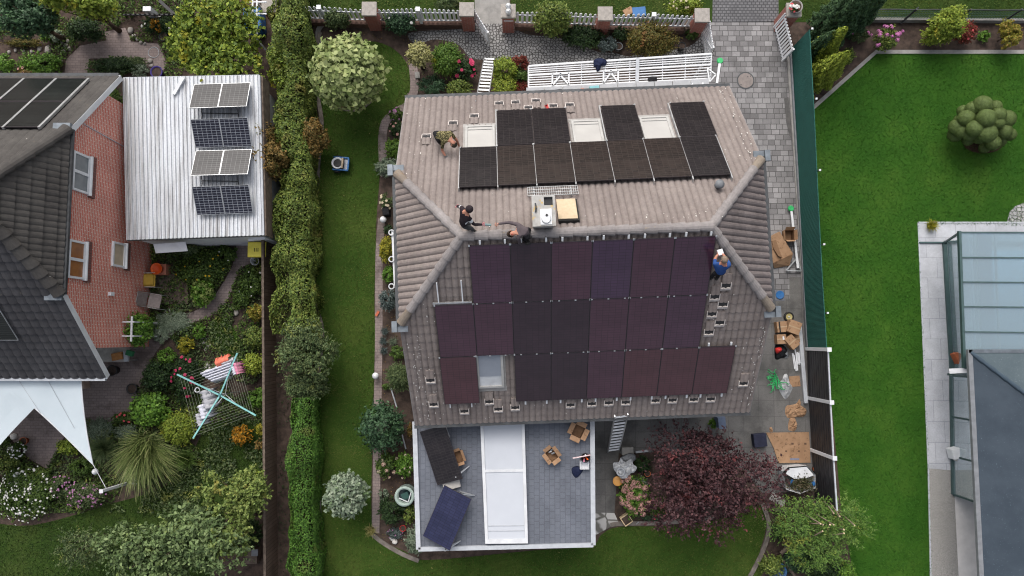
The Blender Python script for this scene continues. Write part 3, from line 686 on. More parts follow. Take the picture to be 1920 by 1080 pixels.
# mounting rails: their ends show as pale stubs at the rows' edges
def rail(pl, parent, u, v0, v1, w=.035, h0=.10, h1=.16, mat=m_white):
    mb = MB(); pl.slab(mb, u-w/2, u+w/2, v0, v1, h0, h1); mb.build('mounting_rail', mat, parent)
for i in range(-1, 7):
    for f in (.27, .88):
        u = -3.41+1.165*i+f*PW
        v0 = .08 if i in (0, 1, 2, 3, 4, 5) else 1.55 if i < 0 else 4.12
        v1 = 6.40 if i != 0 else 4.25
        if i >= 0: rail(S_, south, u, v0, v1, .055)
rail(S_, south, -4.44, 1.45, 6.42); rail(S_, south, -3.72, 1.40, 6.42)
mb = MB(); S_.slab(mb, -4.62, -3.45, 2.15, 2.195, .11, .17); mb.build('mounting_rail', m_alu, south)
for i in range(8):
    rail(N_, north, -3.715+1.172*i, 1.88, 6.0 if i not in (0, ) else 3.95, .035, .05, .198, m_alu)
# small wiring clips along both rows
rng = random.Random(3)
for i in range(14):
    u = -3.3+i*.49; mb = MB(); S_.slab(mb, u-.025, u+.025, 2.19, 2.205+.02, .15, .218); mb.build('clip', m_alu, south)
    mb = MB(); S_.slab(mb, u-.2-.025, u-.2+.025, 4.195, 4.23, .15, .218); mb.build('clip', m_alu, south)

# ================================================================== flat-roofed extension
EZX = 2.7
def at(px, py, z): return P(px, py, z)
ext = thing('flat_roof_extension', 'extension with grey shingled flat roof and long white roof light', 'extension', at(945, 905, 0))
cs = [at(778, 775, EZX), at(1110, 765, EZX), at(1112, 1021, EZX), at(785, 1029, EZX)]
ins = [c+(sum(cs, Vector())/4-c).normalized()*.12 for c in cs]
MB().prism([c[:2] for c in ins], 0, EZX-.12).build('wall', m_white, ext)
m_shing = brick('grey roof shingles', (.160, .174, .208), (.175, .190, .224), (.132, .143, .172), .22, .18, 'xyz', .014, .5, 1, 2, .9, .4, rot=math.pi/2)
MB().prism([c[:2] for c in cs], EZX-.12, EZX).build('roof_deck', m_shing, ext)
for a, b, m, w in ((cs[0]+Vector((0, -.28, 0)), cs[3], m_lgrey, .16), (cs[3], cs[2], m_lgrey, .14), (cs[1], cs[2], m_lgrey, .16)):
    MB().beam(a+EZ*.035, b+EZ*.035, w, .1).build('roof_trim', m, ext)
gl = [at(900, 780, EZX+.1), at(983, 778, EZX+.1), at(990, 1018, EZX+.1), at(910, 1019, EZX+.1)]
m_poly = nmat('white polycarbonate', (.52, .545, .59), (.47, .495, .54), .6, .45, .4)
mb = MB()
def lerp2(a, b): return gl[0].lerp(gl[1], a).lerp(gl[3].lerp(gl[2], a), b)
def gslab(mb, a0, a1, b0, b1, h0, h1): mb.hexa([lerp2(a0, b0)+EZ*h0, lerp2(a1, b0)+EZ*h0, lerp2(a1, b1)+EZ*h0, lerp2(a0, b1)+EZ*h0, lerp2(a0, b0)+EZ*h1, lerp2(a1, b0)+EZ*h1, lerp2(a1, b1)+EZ*h1, lerp2(a0, b1)+EZ*h1])
gslab(mb, 0, .07, 0, 1, -.1, .05); gslab(mb, .93, 1, 0, 1, -.1, .05); gslab(mb, .07, .93, .425, .445, -.1, .045); gslab(mb, .07, .93, .965, 1, -.1, .05)
rl = mb.build('roof_light', m_white, ext)
for b0, b1 in ((0, .425), (.445, .965)):
    mb = MB(); gslab(mb, .072, .928, b0, b1, -.08, .015); mb.build('pane', m_poly, rl)
for k in (.86, .90):
    mb = MB(); gslab(mb, .075, .925, k, k+.006, .016, .03); mb.build('glazing_bar', m_lgrey, rl)
# two loose panels leaning on trestles
def loose(px4, z4, cell, label):
    q = [P(x, y, z) for (x, y), z in zip(px4, z4)]; c = sum(q, Vector())/4; x = ((q[1]-q[0])+(q[2]-q[3])).normalized(); y = ((q[3]-q[0])+(q[2]-q[1])).normalized(); n = x.cross(y).normalized(); y = n.cross(x)
    if n.z < 0: x, n = -x, -n
    m = Matrix((x, y, n)).transposed().to_4x4(); m.translation = c
    w = ((q[1]-q[0]).length+(q[2]-q[3]).length)/2; l = ((q[3]-q[0]).length+(q[2]-q[1]).length)/2
    return panel(m, round(w, 2), round(l, 2), cell, m_pframe, label, 'loose solar panels on the flat roof', clamps=()), m, w, l
r1, M1, w1, l1 = loose([(783, 812), (831, 796), (871, 897), (826, 907)], [2.82, 3.15, 3.15, 2.82], 'ink', 'black loose solar panel leaning on a trestle on the flat roof')
r2, M2, w2, l2 = loose([(827, 906), (879, 934), (849, 1034), (800, 1008)], [2.95, 3.22, 3.22, 2.95], 'navy', 'navy blue loose solar panel tilted at the flat roof edge')
def trestle(px, py, ang, label, z=EZX, s=.55, top=.38):
    t = thing('support_trestle', label, 'trestle', P(px, py, z), ang, 'white triangular panel supports')
    M = WM[t.name]; w = lambda x, y, zz: M @ Vector((x, y, zz))
    for a, b in (((-s/2, 0, .02), (s/2, 0, .02)), ((-s/2, 0, .02), (-s/2, 0, top)), ((-s/2, 0, top), (s/2, 0, .02))):
        MB().beam(w(*a), w(*b), .035, .035).build('bar', m_alu, t)
trestle(868, 882, R(35), 'white triangular bracket under the lower corner of the black loose panel')
trestle(876, 925, R(-15), 'white triangular bracket beside the top of the navy loose panel')
trestle(850, 1020, R(25), 'small white triangular bracket at the bottom of the navy loose panel')
trestle(838, 805, R(110), 'white triangular bracket at the upper end of the black loose panel')
mb = MB(); c = P(847, 909, EZX+.1); mb.box(c, (.6, .28, .1), R(15)); ob = mb.build('ballast_slab', nmat('light slab', (.46, .44, .41), (.38, .36, .34)), None, bevel=.01); rebase(ob, c-EZ*.05); tag(ob, 'pale ballast slab between the two loose solar panels', 'slab')
# ladders
def ladder(p0, p1, w, n, label, name='ladder'):
    p0, p1 = Vector(p0), Vector(p1); t = thing(name, label, 'ladder', p0, 0, 'aluminium ladders leaning on the eaves')
    d = (p1-p0).normalized(); s = d.cross(EZ).normalized()*(w/2); 
    for k in (-1, 1): MB().beam(p0+s*k, p1+s*k, .035, .08).build('stile', m_alu, t)
    for i in range(n):
        q = p0.lerp(p1, (i+.5)/n); MB().beam(q-s*.95, q+s*.95, .06, .035).build('rung', m_alu, t)
    return t
ladder(P(918, 108, 0), P(903, 192, 3.85), .42, 14, 'aluminium ladder rising from the front flower bed to the upper eave')
ladder(P(1150, 846, .05), P(1165, 778, 3.75), .45, 12, 'aluminium ladder standing on the dark terrace against the lower eave')
# ================================================================== neighbouring brick house on the left
BX = P(285, 500, 0).x                       # plane of the brick gable wall
ex_ = .28                                   # roof overhang beyond it
e2, h2z, r2z = 2.8, 5.25, 7.9
c1 = P(218, 144, e2); c2 = P(217, 707, e2); hx = (c1.x+c2.x)/2; cy2 = (c1.y+c2.y)/2; hd2 = (c1.y-c2.y)/2
h1 = P(135, 240, h2z); h2_ = P(136.5, 548, h2z); hh = (h1.y-h2_.y)/2
ap = Vector((P(-65, 372, r2z).x, cy2, r2z)); xe = -34.0
bh = thing('brick_house', 'red brick house with dark tiled half-hipped roof and white bargeboards', 'house', (BX, cy2, 0))
tl2 = r2z-e2; ph2 = math.atan2(tl2, hd2); vl2 = math.hypot(tl2, hd2)
NB = Plane((0, cy2, r2z), (1, 0, 0), (0, math.cos(ph2), -math.sin(ph2))); SB = Plane((0, cy2, r2z), (1, 0, 0), (0, -math.cos(ph2), -math.sin(ph2)))
hx = h1.x; vh2 = hh/math.cos(ph2); zhh = r2z-vh2*math.sin(ph2)
m_tiled = roof_tile_mat('charcoal roof tile', (.055, .053, .057), (.09, .087, .092), (.16, .14, .11), (.048, .045, .046))
m_tileold = roof_tile_mat('old grey roof tile', (.060, .055, .052), (.10, .093, .086), (.19, .125, .06), (.042, .038, .036))
clip2 = [(xe, 0), (ap.x, 0), (hx, vh2), (hx, vl2), (xe, vl2)]
ns = tile_surface('roof_slope', NB, (-24, hx+.2, 0, vl2), [(-24, 0), (ap.x, 0), (hx, vh2), (hx, vl2), (-24, vl2)], m_tileold, bh, seed=5, amp=.03, per=.30)
ss = tile_surface('roof_slope', SB, (-24, hx+.2, 0, vl2), [(-24, 0), (ap.x, 0), (hx, vh2), (hx, vl2), (-24, vl2)], m_tiled, bh, seed=6, amp=.05, per=.30, step=.04)
mid = Vector((hx, cy2, zhh)); plh = Plane(ap, (0, 1, 0), mid-ap); lnh = (mid-ap).length
tile_surface('hip_slope', plh, (-hh-.1, hh+.1, 0, lnh), [(0, 0), (hh, lnh), (-hh, lnh)], m_tileold, bh, seed=8, amp=.03, per=.20, step=.05, course=.42)
for sy in (-1, 1):
    c = Vector((hx-.02, cy2+sy*hh, zhh+.05)); cap_run('ridge_capping', ap+EZ*.04, c, .19, m_tileold, bh)
    mb = MB(); b = Vector((hx-.02, cy2+sy*(hh+.06), zhh-.02)); mb.box(b+Vector((-.2, 0, .02)), (.56, .26, .12)); mb.build('gutter_end_box', m_zinc, bh)
    a = Vector((hx+.03, cy2+sy*hh, zhh-.08)); d = Vector((hx+.03, cy2+sy*hd2, e2-.08))
    MB().beam(a, d, .07, .20).build('bargeboard', m_white, bh)
    MB().beam(a+EZ*.12-Vector((.06, 0, 0)), d+EZ*.12-Vector((.06, 0, 0)), .16, .05).build('verge_capping', m_tiled if sy < 0 else m_tileold, bh)
    MB().beam((-24, cy2+sy*(hd2+.07), e2-.02), (hx, cy2+sy*(hd2+.07), e2-.02), .13, .11).build('gutter', m_lgrey if sy < 0 else m_dgutter, bh)
MB().beam((hx+.07, cy2-hh, zhh-.05), (hx+.07, cy2+hh, zhh-.05), .12, .10).build('gutter', m_dgutter, bh)
MB().beam((hx+.01, cy2-hh, zhh-.12), (hx+.01, cy2+hh, zhh-.12), .05, .18).build('fascia', m_white, bh)
# gable wall in brick: rows run along y
m_brickw = brick('red brick wall', (.66, .170, .120), (.72, .245, .18), (.76, .62, .54), .23, .09, 'yz0', .013, .5, 1, 2, .85, .3, (1.2, .62, (.32, .10, .085), .4))
m_rowl = brick('rowlock bricks', (.20, .085, .075), (.25, .11, .095), (.13, .085, .075), .085, .3, 'yz0', .012, 0, 1, 2, .85, .5)
wy0, wy1 = P(278, 650, 0).y, cy2+hd2-.9
zr_ = lambda y: r2z-abs(y-cy2)/hd2*tl2-.06
prof = [(wy0, 0), (wy1, 0), (wy1, zr_(wy1)), (cy2+hh, zhh-.1), (cy2-hh, zhh-.1), (wy0, zr_(wy0))]
mb = MB(); k = len(prof); vs = [(BX, y, z) for y, z in prof]+[(BX-.36, y, z) for y, z in prof]
mb.add(vs, [tuple(range(k)), tuple(range(2*k-1, k-1, -1))]+[(i, k+i, k+(i+1) % k, (i+1) % k) for i in range(k)])
gw = mb.build('wall', m_brickw, bh)
MB().box(((BX-.36-24)/2, (wy0+.05+wy1-.05)/2, 1.3), (24-abs(BX)-.36-.02, wy1-wy0-.1, 2.6)).build('side_wall', m_cream, bh)
MB().box((BX+.02, (wy0+wy1)/2-1.2+4.4, 0), (.001, .001, .001))
def wallpt(px, py):                         # point of the photo on the gable wall plane
    d = ray(px, py); return CAM+d*((BX-CAM.x)/d.x)
def bwindow(y0, y1, z0, z1, pane, name='window', split=True):
    f = MB(); t = .07; x = BX+.03
    for (a, b, c, d) in ((y0, y1, z0, z0+t), (y0, y1, z1-t, z1), (y0, y0+t, z0+t, z1-t), (y1-t, y1, z0+t, z1-t)): f.box((x, (a+b)/2, (c+d)/2), (.10, b-a, d-c))
    if split: f.box((x, (y0+y1)/2, (z0+z1)/2), (.10, t*1.4, z1-z0-2*t))
    fr = f.build(name, m_white, bh)
    p = MB()
    yc = (y0+y1)/2
    for a, b in (((y0+t, yc-t*.7), (yc+t*.7, y1-t)) if split else ((y0+t, y1-t),)): p.box((BX+.02, (a+b)/2, (z0+z1)/2), (.05, b-a, z1-z0-2*t))
    p.build('pane', pane, fr)
    MB().box((BX+.06, yc, z0-.025), (.17, y1-y0+.06, .05)).build('sill', m_white, fr)
    MB().box((BX+.035, yc, z0-.2), (.07, y1-y0+.14, .29)).build('brick_sill', m_rowl, fr)
m_panew = nmat('orange curtain behind glass', (.33, .14, .05), (.24, .10, .04), 3, .25, .5)
m_panel_ = nmat('pale curtain behind glass', (.52, .42, .30), (.42, .34, .25), 5, .3, .5)
a, b = wallpt(150, 288), wallpt(150, 361); bwindow(b.y, a.y, 4.32, zhh-.2, m_darkglass)
a, b = wallpt(150, 453), wallpt(150, 524); bwindow(b.y, a.y, 4.35, zhh-.2, m_panew)
a, b = wallpt(222, 455), wallpt(222, 501); bwindow(b.y, a.y, 2.02, 2.78, m_panel_, split=False)
a = wallpt(206, 551); MB().box((BX+.05, a.y, a.z), (.10, .13, .22)).build('wall_lamp', m_whiteplas, bh)
a, b = wallpt(155, 232), wallpt(232, 275); MB().tube([(BX+.02, a.y, a.z), (BX+.02, b.y, b.z)], .018, 6).build('cable', m_lgrey, bh)
# solar panels on the brick house roof
pan = [('top', vl2-1.93, 5, 'row nearest the upper gutter'), ('low', vl2-3.75, 5, 'second row down the north slope')]
u_r, v_t = NB.uv(167, 148, .1)
PAIR = []
for nm, dv, cnt, ph in (('top', 0, 3, 'upper row by the gutter'), ('low', -1, 4, 'lower row towards the ridge')):
    for i in range(cnt):
        u, v = u_r-1.16*(i+.5), v_t-.88+dv*1.76
        if dv: u -= 0
        panel(NB.mat(u, v, .10), 1.12, 1.74, 'lines', m_pframe, f"striped black solar panel, {ORD[i]} from the brick gable in the {ph}", 'solar panels on the brick house roof', fw=.03, clamps=())
for i in range(5):
    for dv in (0, -1):
        mb = MB(); u = u_r-1.16*i+.0; NB.slab(mb, u-.04, u+.04, v_t-.88+dv*1.76-.89, v_t-.88+dv*1.76+.87, .06, .145); mb.build('mounting_rail', m_alu, ns)
u, v = SB.uv(36, 637, .1)
panel(SB.mat(u-.55, v-.86, .10), 1.10, 1.72, 'lines', m_alu, 'striped black solar panel on the lower tiled slope at the left edge', 'solar panels on the brick house roof', fw=.02, clamps=())
# trellis on the gable wall
a, b, c = wallpt(218, 603), wallpt(218, 630), wallpt(229, 616)
t = thing('wall_trellis', 'white wooden trellis fixed to the red brick wall with a climber', 'trellis', (BX, c.y, 0))
MB().beam((BX+.35, a.y+.2, c.z), (BX+.35, b.y-.2, c.z), .06, .05).build('rail', m_white, t)
for q in (a, b): MB().beam((BX+.01, q.y, c.z), (BX+.45, q.y, c.z), .05, .045).build('bracket', m_white, t); MB().beam((BX+.40, q.y, .0), (BX+.40, q.y, c.z-.03), .045, .045).build('post', m_white, t)

# ================================================================== shed with corrugated roof
SZ = 2.62
s4 = [P(231, 146, SZ), P(486, 141, SZ), P(494, 441, SZ-.05), P(238, 450, SZ-.05)]
sh = thing('shed', 'white shed with stained corrugated metal roof below tilted solar panels', 'shed', P(365, 300, 0))
m_corr = None
def corr_mat():
    t = NT('weathered corrugated metal'); co = t.coords()
    st = t.n('Mapping', {'Vector': co, 'Scale': (6.5, .35, 1)}).outputs[0]
    col = t.ramp(t.noise(st, 1.0, 5, .7), [(.34, (.33, .33, .335)), (.45, (.49, .505, .525)), (.58, (.60, .625, .66))])
    g = t.n('SeparateXYZ', {0: co}).outputs[0]
    edge = t.ramp(t.n('MapRange', {0: g, 1: -2.5, 2: -.6}).outputs[0], [(0, 1), (1, 0)])
    st2 = t.n('Mapping', {'Vector': co, 'Scale': (9, .25, 1)}).outputs[0]
    f = t.n('Math', {0: edge, 1: t.ramp(t.noise(st2, 1., 4), [(.30, 0), (.50, 1)])}, operation='MULTIPLY').outputs[0]
    col = t.mix(f, col, (.19, .165, .135))
    col = t.mix(.4, col, t.ramp(t.noise(co, 14, 4), [(.3, .55), (.7, 1.)]), 'MULTIPLY')
    return t.fin(col, .55, .15, .4)
m_corr = corr_mat()
mb = MB(); nx, per = 34, None; rows_ = 8; vs = []; fs = []
W_ = 34; prof_ = [(0, 0), (.18, 0), (.30, .045), (.62, .045), (.74, 0)]
cols_ = [(k+f, h) for k in range(W_) for f, h in prof_]+[(W_, 0)]
for j in range(2):
    for x, h in cols_:
        f = x/W_; p = s4[0].lerp(s4[1], f).lerp(s4[3].lerp(s4[2], f), j); vs.append(p+EZ*h)
n = len(cols_); fs = [(i, i+1, n+i+1, n+i) for i in range(n-1)]
mb.add(vs, fs); ro = mb.build('roof', m_corr, sh)
mod = ro.modifiers.new('sheet thickness', 'SOLIDIFY'); mod.thickness = .012; mod.offset = -1
iw = [c+(sum(s4, Vector())/4-c).normalized()*.12 for c in s4]
w4 = [P(246, 152, SZ)[:2], P(480, 150, SZ)[:2], P(486, 440, SZ)[:2], P(246, 447, SZ)[:2]]
MB().prism(w4, 0, SZ-.16).build('wall', m_white, sh)
for i in range(4):
    a, b = s4[i], s4[(i+1) % 4]
    MB().beam(a-EZ*.07, b-EZ*.07, .05, .14).build('fascia', m_lgrey if i != 2 else m_dgutter, sh)
q0, q1 = P(487, 143, 0), P(500, 440, 0)
MB().beam(Vector((s4[1].x+.06, s4[1].y, SZ-.45)), Vector((s4[2].x+.06, s4[2].y, SZ-.45)), .06, .7).build('side_cladding', m_wood, sh)
mb = MB(); a = P(1, 1)
dp = [P(300, 458, 1.9), P(345, 452, 2.2), P(348, 466, 1.9)]
mb = MB(); mb.beam(P(290, 466, 2.0), P(350, 462, 2.0), .36, .03, up=(0, -.5, 1)); mb.build('awning_board', m_white, sh)
tp = [P(344, 146, SZ+.12), P(326, 177, SZ+.08)]
mb = MB(); mb.beam(tp[0], tp[1], .12, .07); ob = mb.build('white_batten', m_white); rebase(ob, tp[1]); tag(ob, 'short white batten lying near the top of the corrugated shed roof', 'batten')
# tilted panel pairs
def tilt_panel(q, cell, label):
    q = [P(x, y, z) for x, y, z in q]; c = sum(q, Vector())/4; x = ((q[1]-q[0])+(q[2]-q[3])).normalized(); y0 = ((q[0]-q[3])+(q[1]-q[2])).normalized(); n = x.cross(y0).normalized(); y = n.cross(x)
    m = Matrix((x, y, n)).transposed().to_4x4(); m.translation = c
    w = ((q[1]-q[0]).length+(q[2]-q[3]).length)/2; l = ((q[0]-q[3]).length+(q[1]-q[2]).length)/2
    return panel(m, round(w, 2), round(l, 2), cell, m_alu, label, 'tilted solar panels on the shed roof', fw=.016, clamps=())
lo, hi = SZ+.12, SZ+.52
prs = [('uppermost tent', 'painted_sky', 'grey painted-reflection', [(363, 159), (469, 156), (464, 200), (357, 204)], (lo, hi)), ('second row', 'mono', 'dark gridded', [(358, 224), (465, 220), (472, 274), (367, 277)], (hi, lo)),
       ('third row', 'painted_sky', 'grey painted-reflection', [(366, 284), (471, 281), (467, 327), (360, 330)], (lo, hi)), ('lowest row', 'mono', 'dark gridded', [(360, 350), (467, 346), (475, 399), (370, 403)], (hi, lo))]
for nm, cell, ad, q, (zt, zb) in prs:
    for i in range(2):
        f0, f1 = i*.502, .498+i*.502; L = lambda a, b, f: a+(b-a)*f
        qq = [(L(q[0][0], q[1][0], f0), L(q[0][1], q[1][1], f0), zt), (L(q[0][0], q[1][0], f1), L(q[0][1], q[1][1], f1), zt), (L(q[3][0], q[2][0], f1), L(q[3][1], q[2][1], f1), zb), (L(q[3][0], q[2][0], f0), L(q[3][1], q[2][1], f0), zb)]
        tilt_panel(qq, cell, f"{ad} solar panel, {'left' if i == 0 else 'right'} one of the {nm} on the shed roof")
for (yy, lab) in ((212, 'upper'), (339, 'lower')):
    t = thing('panel_stand', f'black bent tube stand under the {lab} tent of tilted shed panels', 'panel stand', P(415, yy, SZ+.05), 0, 'stands under the shed panels')
    for xx in (378, 446):
        mb = MB(); mb.tube([P(xx, yy-9, hi-.03), P(xx, yy-4, SZ+.06), P(xx+1, yy+5, SZ+.06), P(xx, yy+10, hi-.03)], .018, 6); mb.build('bracket', m_black, t)
    mb = MB(); mb.tube([P(378, yy, SZ+.07), P(446, yy+1, SZ+.07)], .014, 6); mb.build('brace', m_black, t)
# plank fence along the hedge
f = thing('plank_fence', 'brown weathered plank fence between the left garden and the hedge', 'fence', P(516, 760, 0))
m_fence = brick('brown fence planks', (.185, .125, .095), (.235, .165, .128), (.09, .06, .05), .14, 4., 'yz0', .010, 0, 1, 2, .9, .4, (1., .5, (.10, .07, .055), .7))
fa, fb = P(515, 448, 0), P(521, 1180, 0)
fz = 1.32
for k in range(8):
    a = fa.lerp(fb, k/8); b = fa.lerp(fb, (k+.994)/8)
    MB().beam(a+EZ*fz/2, b+EZ*fz/2, .04, fz-.02).build('board_panel', m_fence, f)
MB().beam(fa+EZ*(fz+.012), fb+EZ*(fz+.012), .09, .035).build('coping', m_wood, f)
# ================================================================== shade sail with post
sl = thing('shade_sail', 'white shade sail stretched from the brick house eave to a leaning pole', 'shade sail', P(60, 760, 0))
def bez(a, b, c, n): return [(a[0]*(1-t)**2+2*b[0]*t*(1-t)+c[0]*t*t, a[1]*(1-t)**2+2*b[1]*t*(1-t)+c[1]*t*t) for t in [i/n for i in range(n+1)]]
E0 = (-160, 716); E1 = (152, 710); TIP = (175, 872); NOT = (65, 765); LFT = (-60, 910)
zsail = lambda y: 2.55-.45*max(0, min(1, (y-712)/200))
right = bez(E1, (157, 800), TIP, 8); inner = bez(TIP, (118, 812), NOT, 8); left = bez(NOT, (15, 812), LFT, 8)
loop = [E0, (0, 714)]+right+inner[1:]+left[1:]
bm = bmesh.new(); vs = [bm.verts.new(P(x, y, zsail(y))) for x, y in loop]; bm.faces.new(vs)
bmesh.ops.triangulate(bm, faces=bm.faces); bmesh.ops.subdivide_edges(bm, edges=bm.edges, cuts=2, use_grid_fill=True)

for v in bm.verts: v.co.z += .03*mnoise.noise(Vector((v.co.x*.9, v.co.y*.9, 2)))+.012*mnoise.noise(Vector((v.co.x*3, v.co.y*1.2, 5)))
me = bpy.data.meshes.new('sail_cloth'); bm.to_mesh(me); bm.free(); so = link_mesh('sail_cloth', me, sl, m_sail); so.modifiers.new('t', 'SOLIDIFY').thickness = .004
for tx, k in ((.35, .012), (.7, .012)):
    a_ = (E0[0]+(E1[0]-E0[0])*(.45+.5*tx), 713); MB().tube([P(a_[0]+(TIP[0]-6-a_[0])*f*tx, a_[1]+(TIP[1]-20-a_[1])*f*(.3+.6*tx), zsail(a_[1]+(TIP[1]-20-a_[1])*f*(.3+.6*tx))+.02) for f in (0, .3, .6, .9)], .008, 4).build('seam', m_lgrey, sl)
edge = right+inner[1:]
MB().tube([P(x, y, zsail(y)) for x, y in edge], .022, 5).build('hem', m_white, sl)
MB().tube([P(174, 870, zsail(870)), P(198, 914, 2.05)], .012, 5).build('tension_cord', m_white, sl)
pp = thing('sail_pole', 'white square pole leaning outwards at the tip of the shade sail', 'pole', P(252, 902, 0))
MB().beam(P(252, 902, 0), P(190, 921, 2.15), .10, .10).build('post', m_whiteplas, pp, bevel=.008); MB().box(P(252, 902, .02), (.24, .24, .04)).build('base_plate', m_lgrey, pp)
MB().box(P(190, 921, 2.17), (.13, .13, .03)).build('post_cap', m_white, pp)
# ================================================================== rotary clothes dryer
DZ = 1.75; dc = P(413, 741, DZ)
dr = thing('rotary_clothes_dryer', 'turquoise four-armed rotary clothes dryer hung with washing over the flower bed', 'clothes dryer', (dc.x, dc.y, 0))
MB().tube([(dc.x, dc.y, 0), (dc.x, dc.y, DZ+.05)], .025, 10).build('pole', m_alu, dr)
MB().lathe((dc.x, dc.y, DZ-.05), [(.06, 0), (.07, .06), (.05, .13)], 12).build('hub', nmat('dark teal plastic', (.08, .22, .24)), dr)
tips = [P(x, y, DZ+.22) for x, y in ((332, 702), (445, 662), (480, 779), (362, 822))]
arms = []
for q in tips:
    a = Vector((dc.x, dc.y, DZ+.02)); MB().beam(a, q, .055, .045).build('arm', m_teal, dr)
    MB().beam(Vector((dc.x, dc.y, DZ-.45)), a.lerp(q, .45)-EZ*.03, .02, .02).build('strut', m_white, dr); arms.append((a, q))
def armpt(i, f): return arms[i % 4][0].lerp(arms[i % 4][1], f)
for i in range(4):
    for k in range(8):
        f = .36+.082*k; a, b = armpt(i, f), armpt(i+1, f); m_ = (a+b)/2-EZ*.03
        MB().tube([a, m_, b], .0042, 4, caps=False).build('line', m_line, dr)
m_wash = nmat('pale washing', (.60, .61, .68), (.48, .48, .55), 9, .9, .1); m_washg = nmat('grey washing', (.42, .42, .44), (.33, .33, .36), 9, .9, .1)
m_coral = nmat('coral cloth', (.72, .20, .13), (.60, .15, .10), 9, .9, .1); m_pinkc = nmat('pink cloth', (.62, .25, .34), (.52, .18, .28), 9, .9, .1)
def hung(label, name, i, f, s0, s1, drop, mat, th=.05, seed=0):
    """cloth folded over one line between two arms, wavy below"""
    rng = random.Random(seed); a, b = armpt(i, f), armpt(i+1, f); n = 12; vs = []; d = (b-a).normalized(); nr = Vector((-d.y, d.x, 0)).normalized()
    for j in range(n+1):
        t = s0+(s1-s0)*j/n; q = a.lerp(b, t)-EZ*.025*4*t*(1-t)
        for hz, off in ((-drop, .10), (-drop*.5, .075), (0.012, .022), (0.012, -.022), (-drop*.45, -.08), (-drop*.9, -.10)):
            vs.append(q+EZ*(hz+.01)+nr*(off*(th/.05)*(1+.35*math.sin(j*1.9+hz*6+seed))+.02*math.sin(j*1.3+seed)*(hz < -.1)))
    m = 6; mb = MB(); mb.add(vs, [(j*m+k, j*m+k+1, (j+1)*m+k+1, (j+1)*m+k) for j in range(n) for k in range(m-1)])
    o = mb.build(name, mat, None, True); o.modifiers.new('t', 'SOLIDIFY').thickness = .008
    q = a.lerp(b, (s0+s1)/2); rebase(o, q); tag(o, label, 'laundry', 'washing on the rotary dryer'); return o
hung('pale lilac sheet, outermost of the washing in the upper dryer sector', 'bed_sheet', 0, .79, .30, .95, .75, m_wash, .055, 1)
for k, (ff, lab) in enumerate(((.715, 'second'), (.64, 'third'), (.565, 'fourth'), (.49, 'innermost'))):
    hung(f'pale lilac towel, {lab} line inwards in the upper dryer sector', 'towel', 0, ff, .30+.03*k, .97, .6, m_wash, .045, k+2)
hung('coral cloth on the outer line near the tip of the top arm', 'cloth', 0, .93, .62, .86, .35, m_coral, .09, 9)
hung('grey blue shirt hung just inside the coral cloth', 'shirt', 0, .86, .74, .97, .45, m_washg, .06, 10)
hung('pink striped cloth across the right hand sector by the top arm', 'cloth', 1, .80, .03, .25, .4, m_pinkc, .08, 11)
hung('white cloth beside the pink striped cloth in the right sector', 'cloth', 1, .70, .02, .20, .4, m_wash, .08, 12)
hung('grey jumper on the innermost line of the left sector', 'jumper', 3, .42, .15, .85, .5, m_washg, .15, 13)
hung('pale blouse hung in the left sector beside the lower arm', 'blouse', 3, .60, .05, .42, .55, m_wash, .14, 14)
hung('light grey shirt near the lower arm on the outer left lines', 'shirt', 3, .74, .03, .28, .5, m_washg, .12, 15)
def ringthing(px, py, z, r, tr, mat, label, name, cat, group=None, squash=1):
    c = P(px, py, z); mb = MB(); mb.tube([c+Vector((r*math.cos(a), r*math.sin(a)*squash, .02*math.sin(2*a))) for a in [2*math.pi*k/18 for k in range(19)]], tr, 6, caps=False)
    o = mb.build(name, mat, None, True); rebase(o, c); tag(o, label, cat, group); return o
ringthing(370, 731, DZ, .085, .022, m_white, 'white ring on the washing lines, further from the hub', 'peg_ring', 'ring')
ringthing(390, 738, DZ, .095, .024, m_white, 'white ring on the washing lines, close to the hub', 'peg_ring', 'ring')
# ================================================================== left garden furniture
c = P(320, 543, 0); dk = thing('wooden_deck', 'small weathered wooden deck beside the brick wall', 'deck', c)
for k in range(9):
    x0 = 288+(355-288)*k/9; x1 = 288+(355-288)*(k+.93)/9
    MB().prism([P(x0, 514, 0)[:2], P(x1, 514, 0)[:2], P(x1, 570, 0)[:2], P(x0, 570, 0)[:2]], 0, .10).build('board', m_wood, dk)
def bin_(px, py, label, lid, body, w=.58, d=.72, h=1.06):
    c = P(px, py, h); c.z = 0; t = thing('wheelie_bin', label, 'bin', c)
    mb = MB(); mb.hexa([c+Vector((x*w*.42, y*d*.40, .06)) for x, y in ((-1, -1), (1, -1), (1, 1), (-1, 1))]+[c+Vector((x*w*.5, y*d*.5, h)) for x, y in ((-1, -1), (1, -1), (1, 1), (-1, 1))]); mb.build('body', body, t, bevel=.02)
    ld = MB().hexa([c+Vector((x*w*.54, y*d*.54, h+.005)) for x, y in ((-1, -1), (1, -1), (1, 1), (-1, 1))]+[c+Vector((x*w*.47, y*d*.47, h+.09)) for x, y in ((-1, -1), (1, -1), (1, 1), (-1, 1))]).build('lid', lid, t, bevel=.03)
    MB().tube([c+Vector((-w*.35, d*.60, h)), c+Vector((w*.35, d*.60, h))], .022, 8).build('handle', body, t)
    for s in (-1, 1): MB().tube([c+Vector((s*w*.42, d*.40, .1)), c+Vector((s*w*.50, d*.40, .1))], .10, 12).build('wheel', m_rubber, t)
    for k in (-1, 0, 1): MB().box(c+Vector((k*.07, -.02, h+.094)), (.025, .14, .008)).build('vent_mark', m_rubber, ld)
    return t
bin_(482, 468, 'wheelie bin with bright yellow lid beside the shed path', m_yellow, m_black, .68, .58)
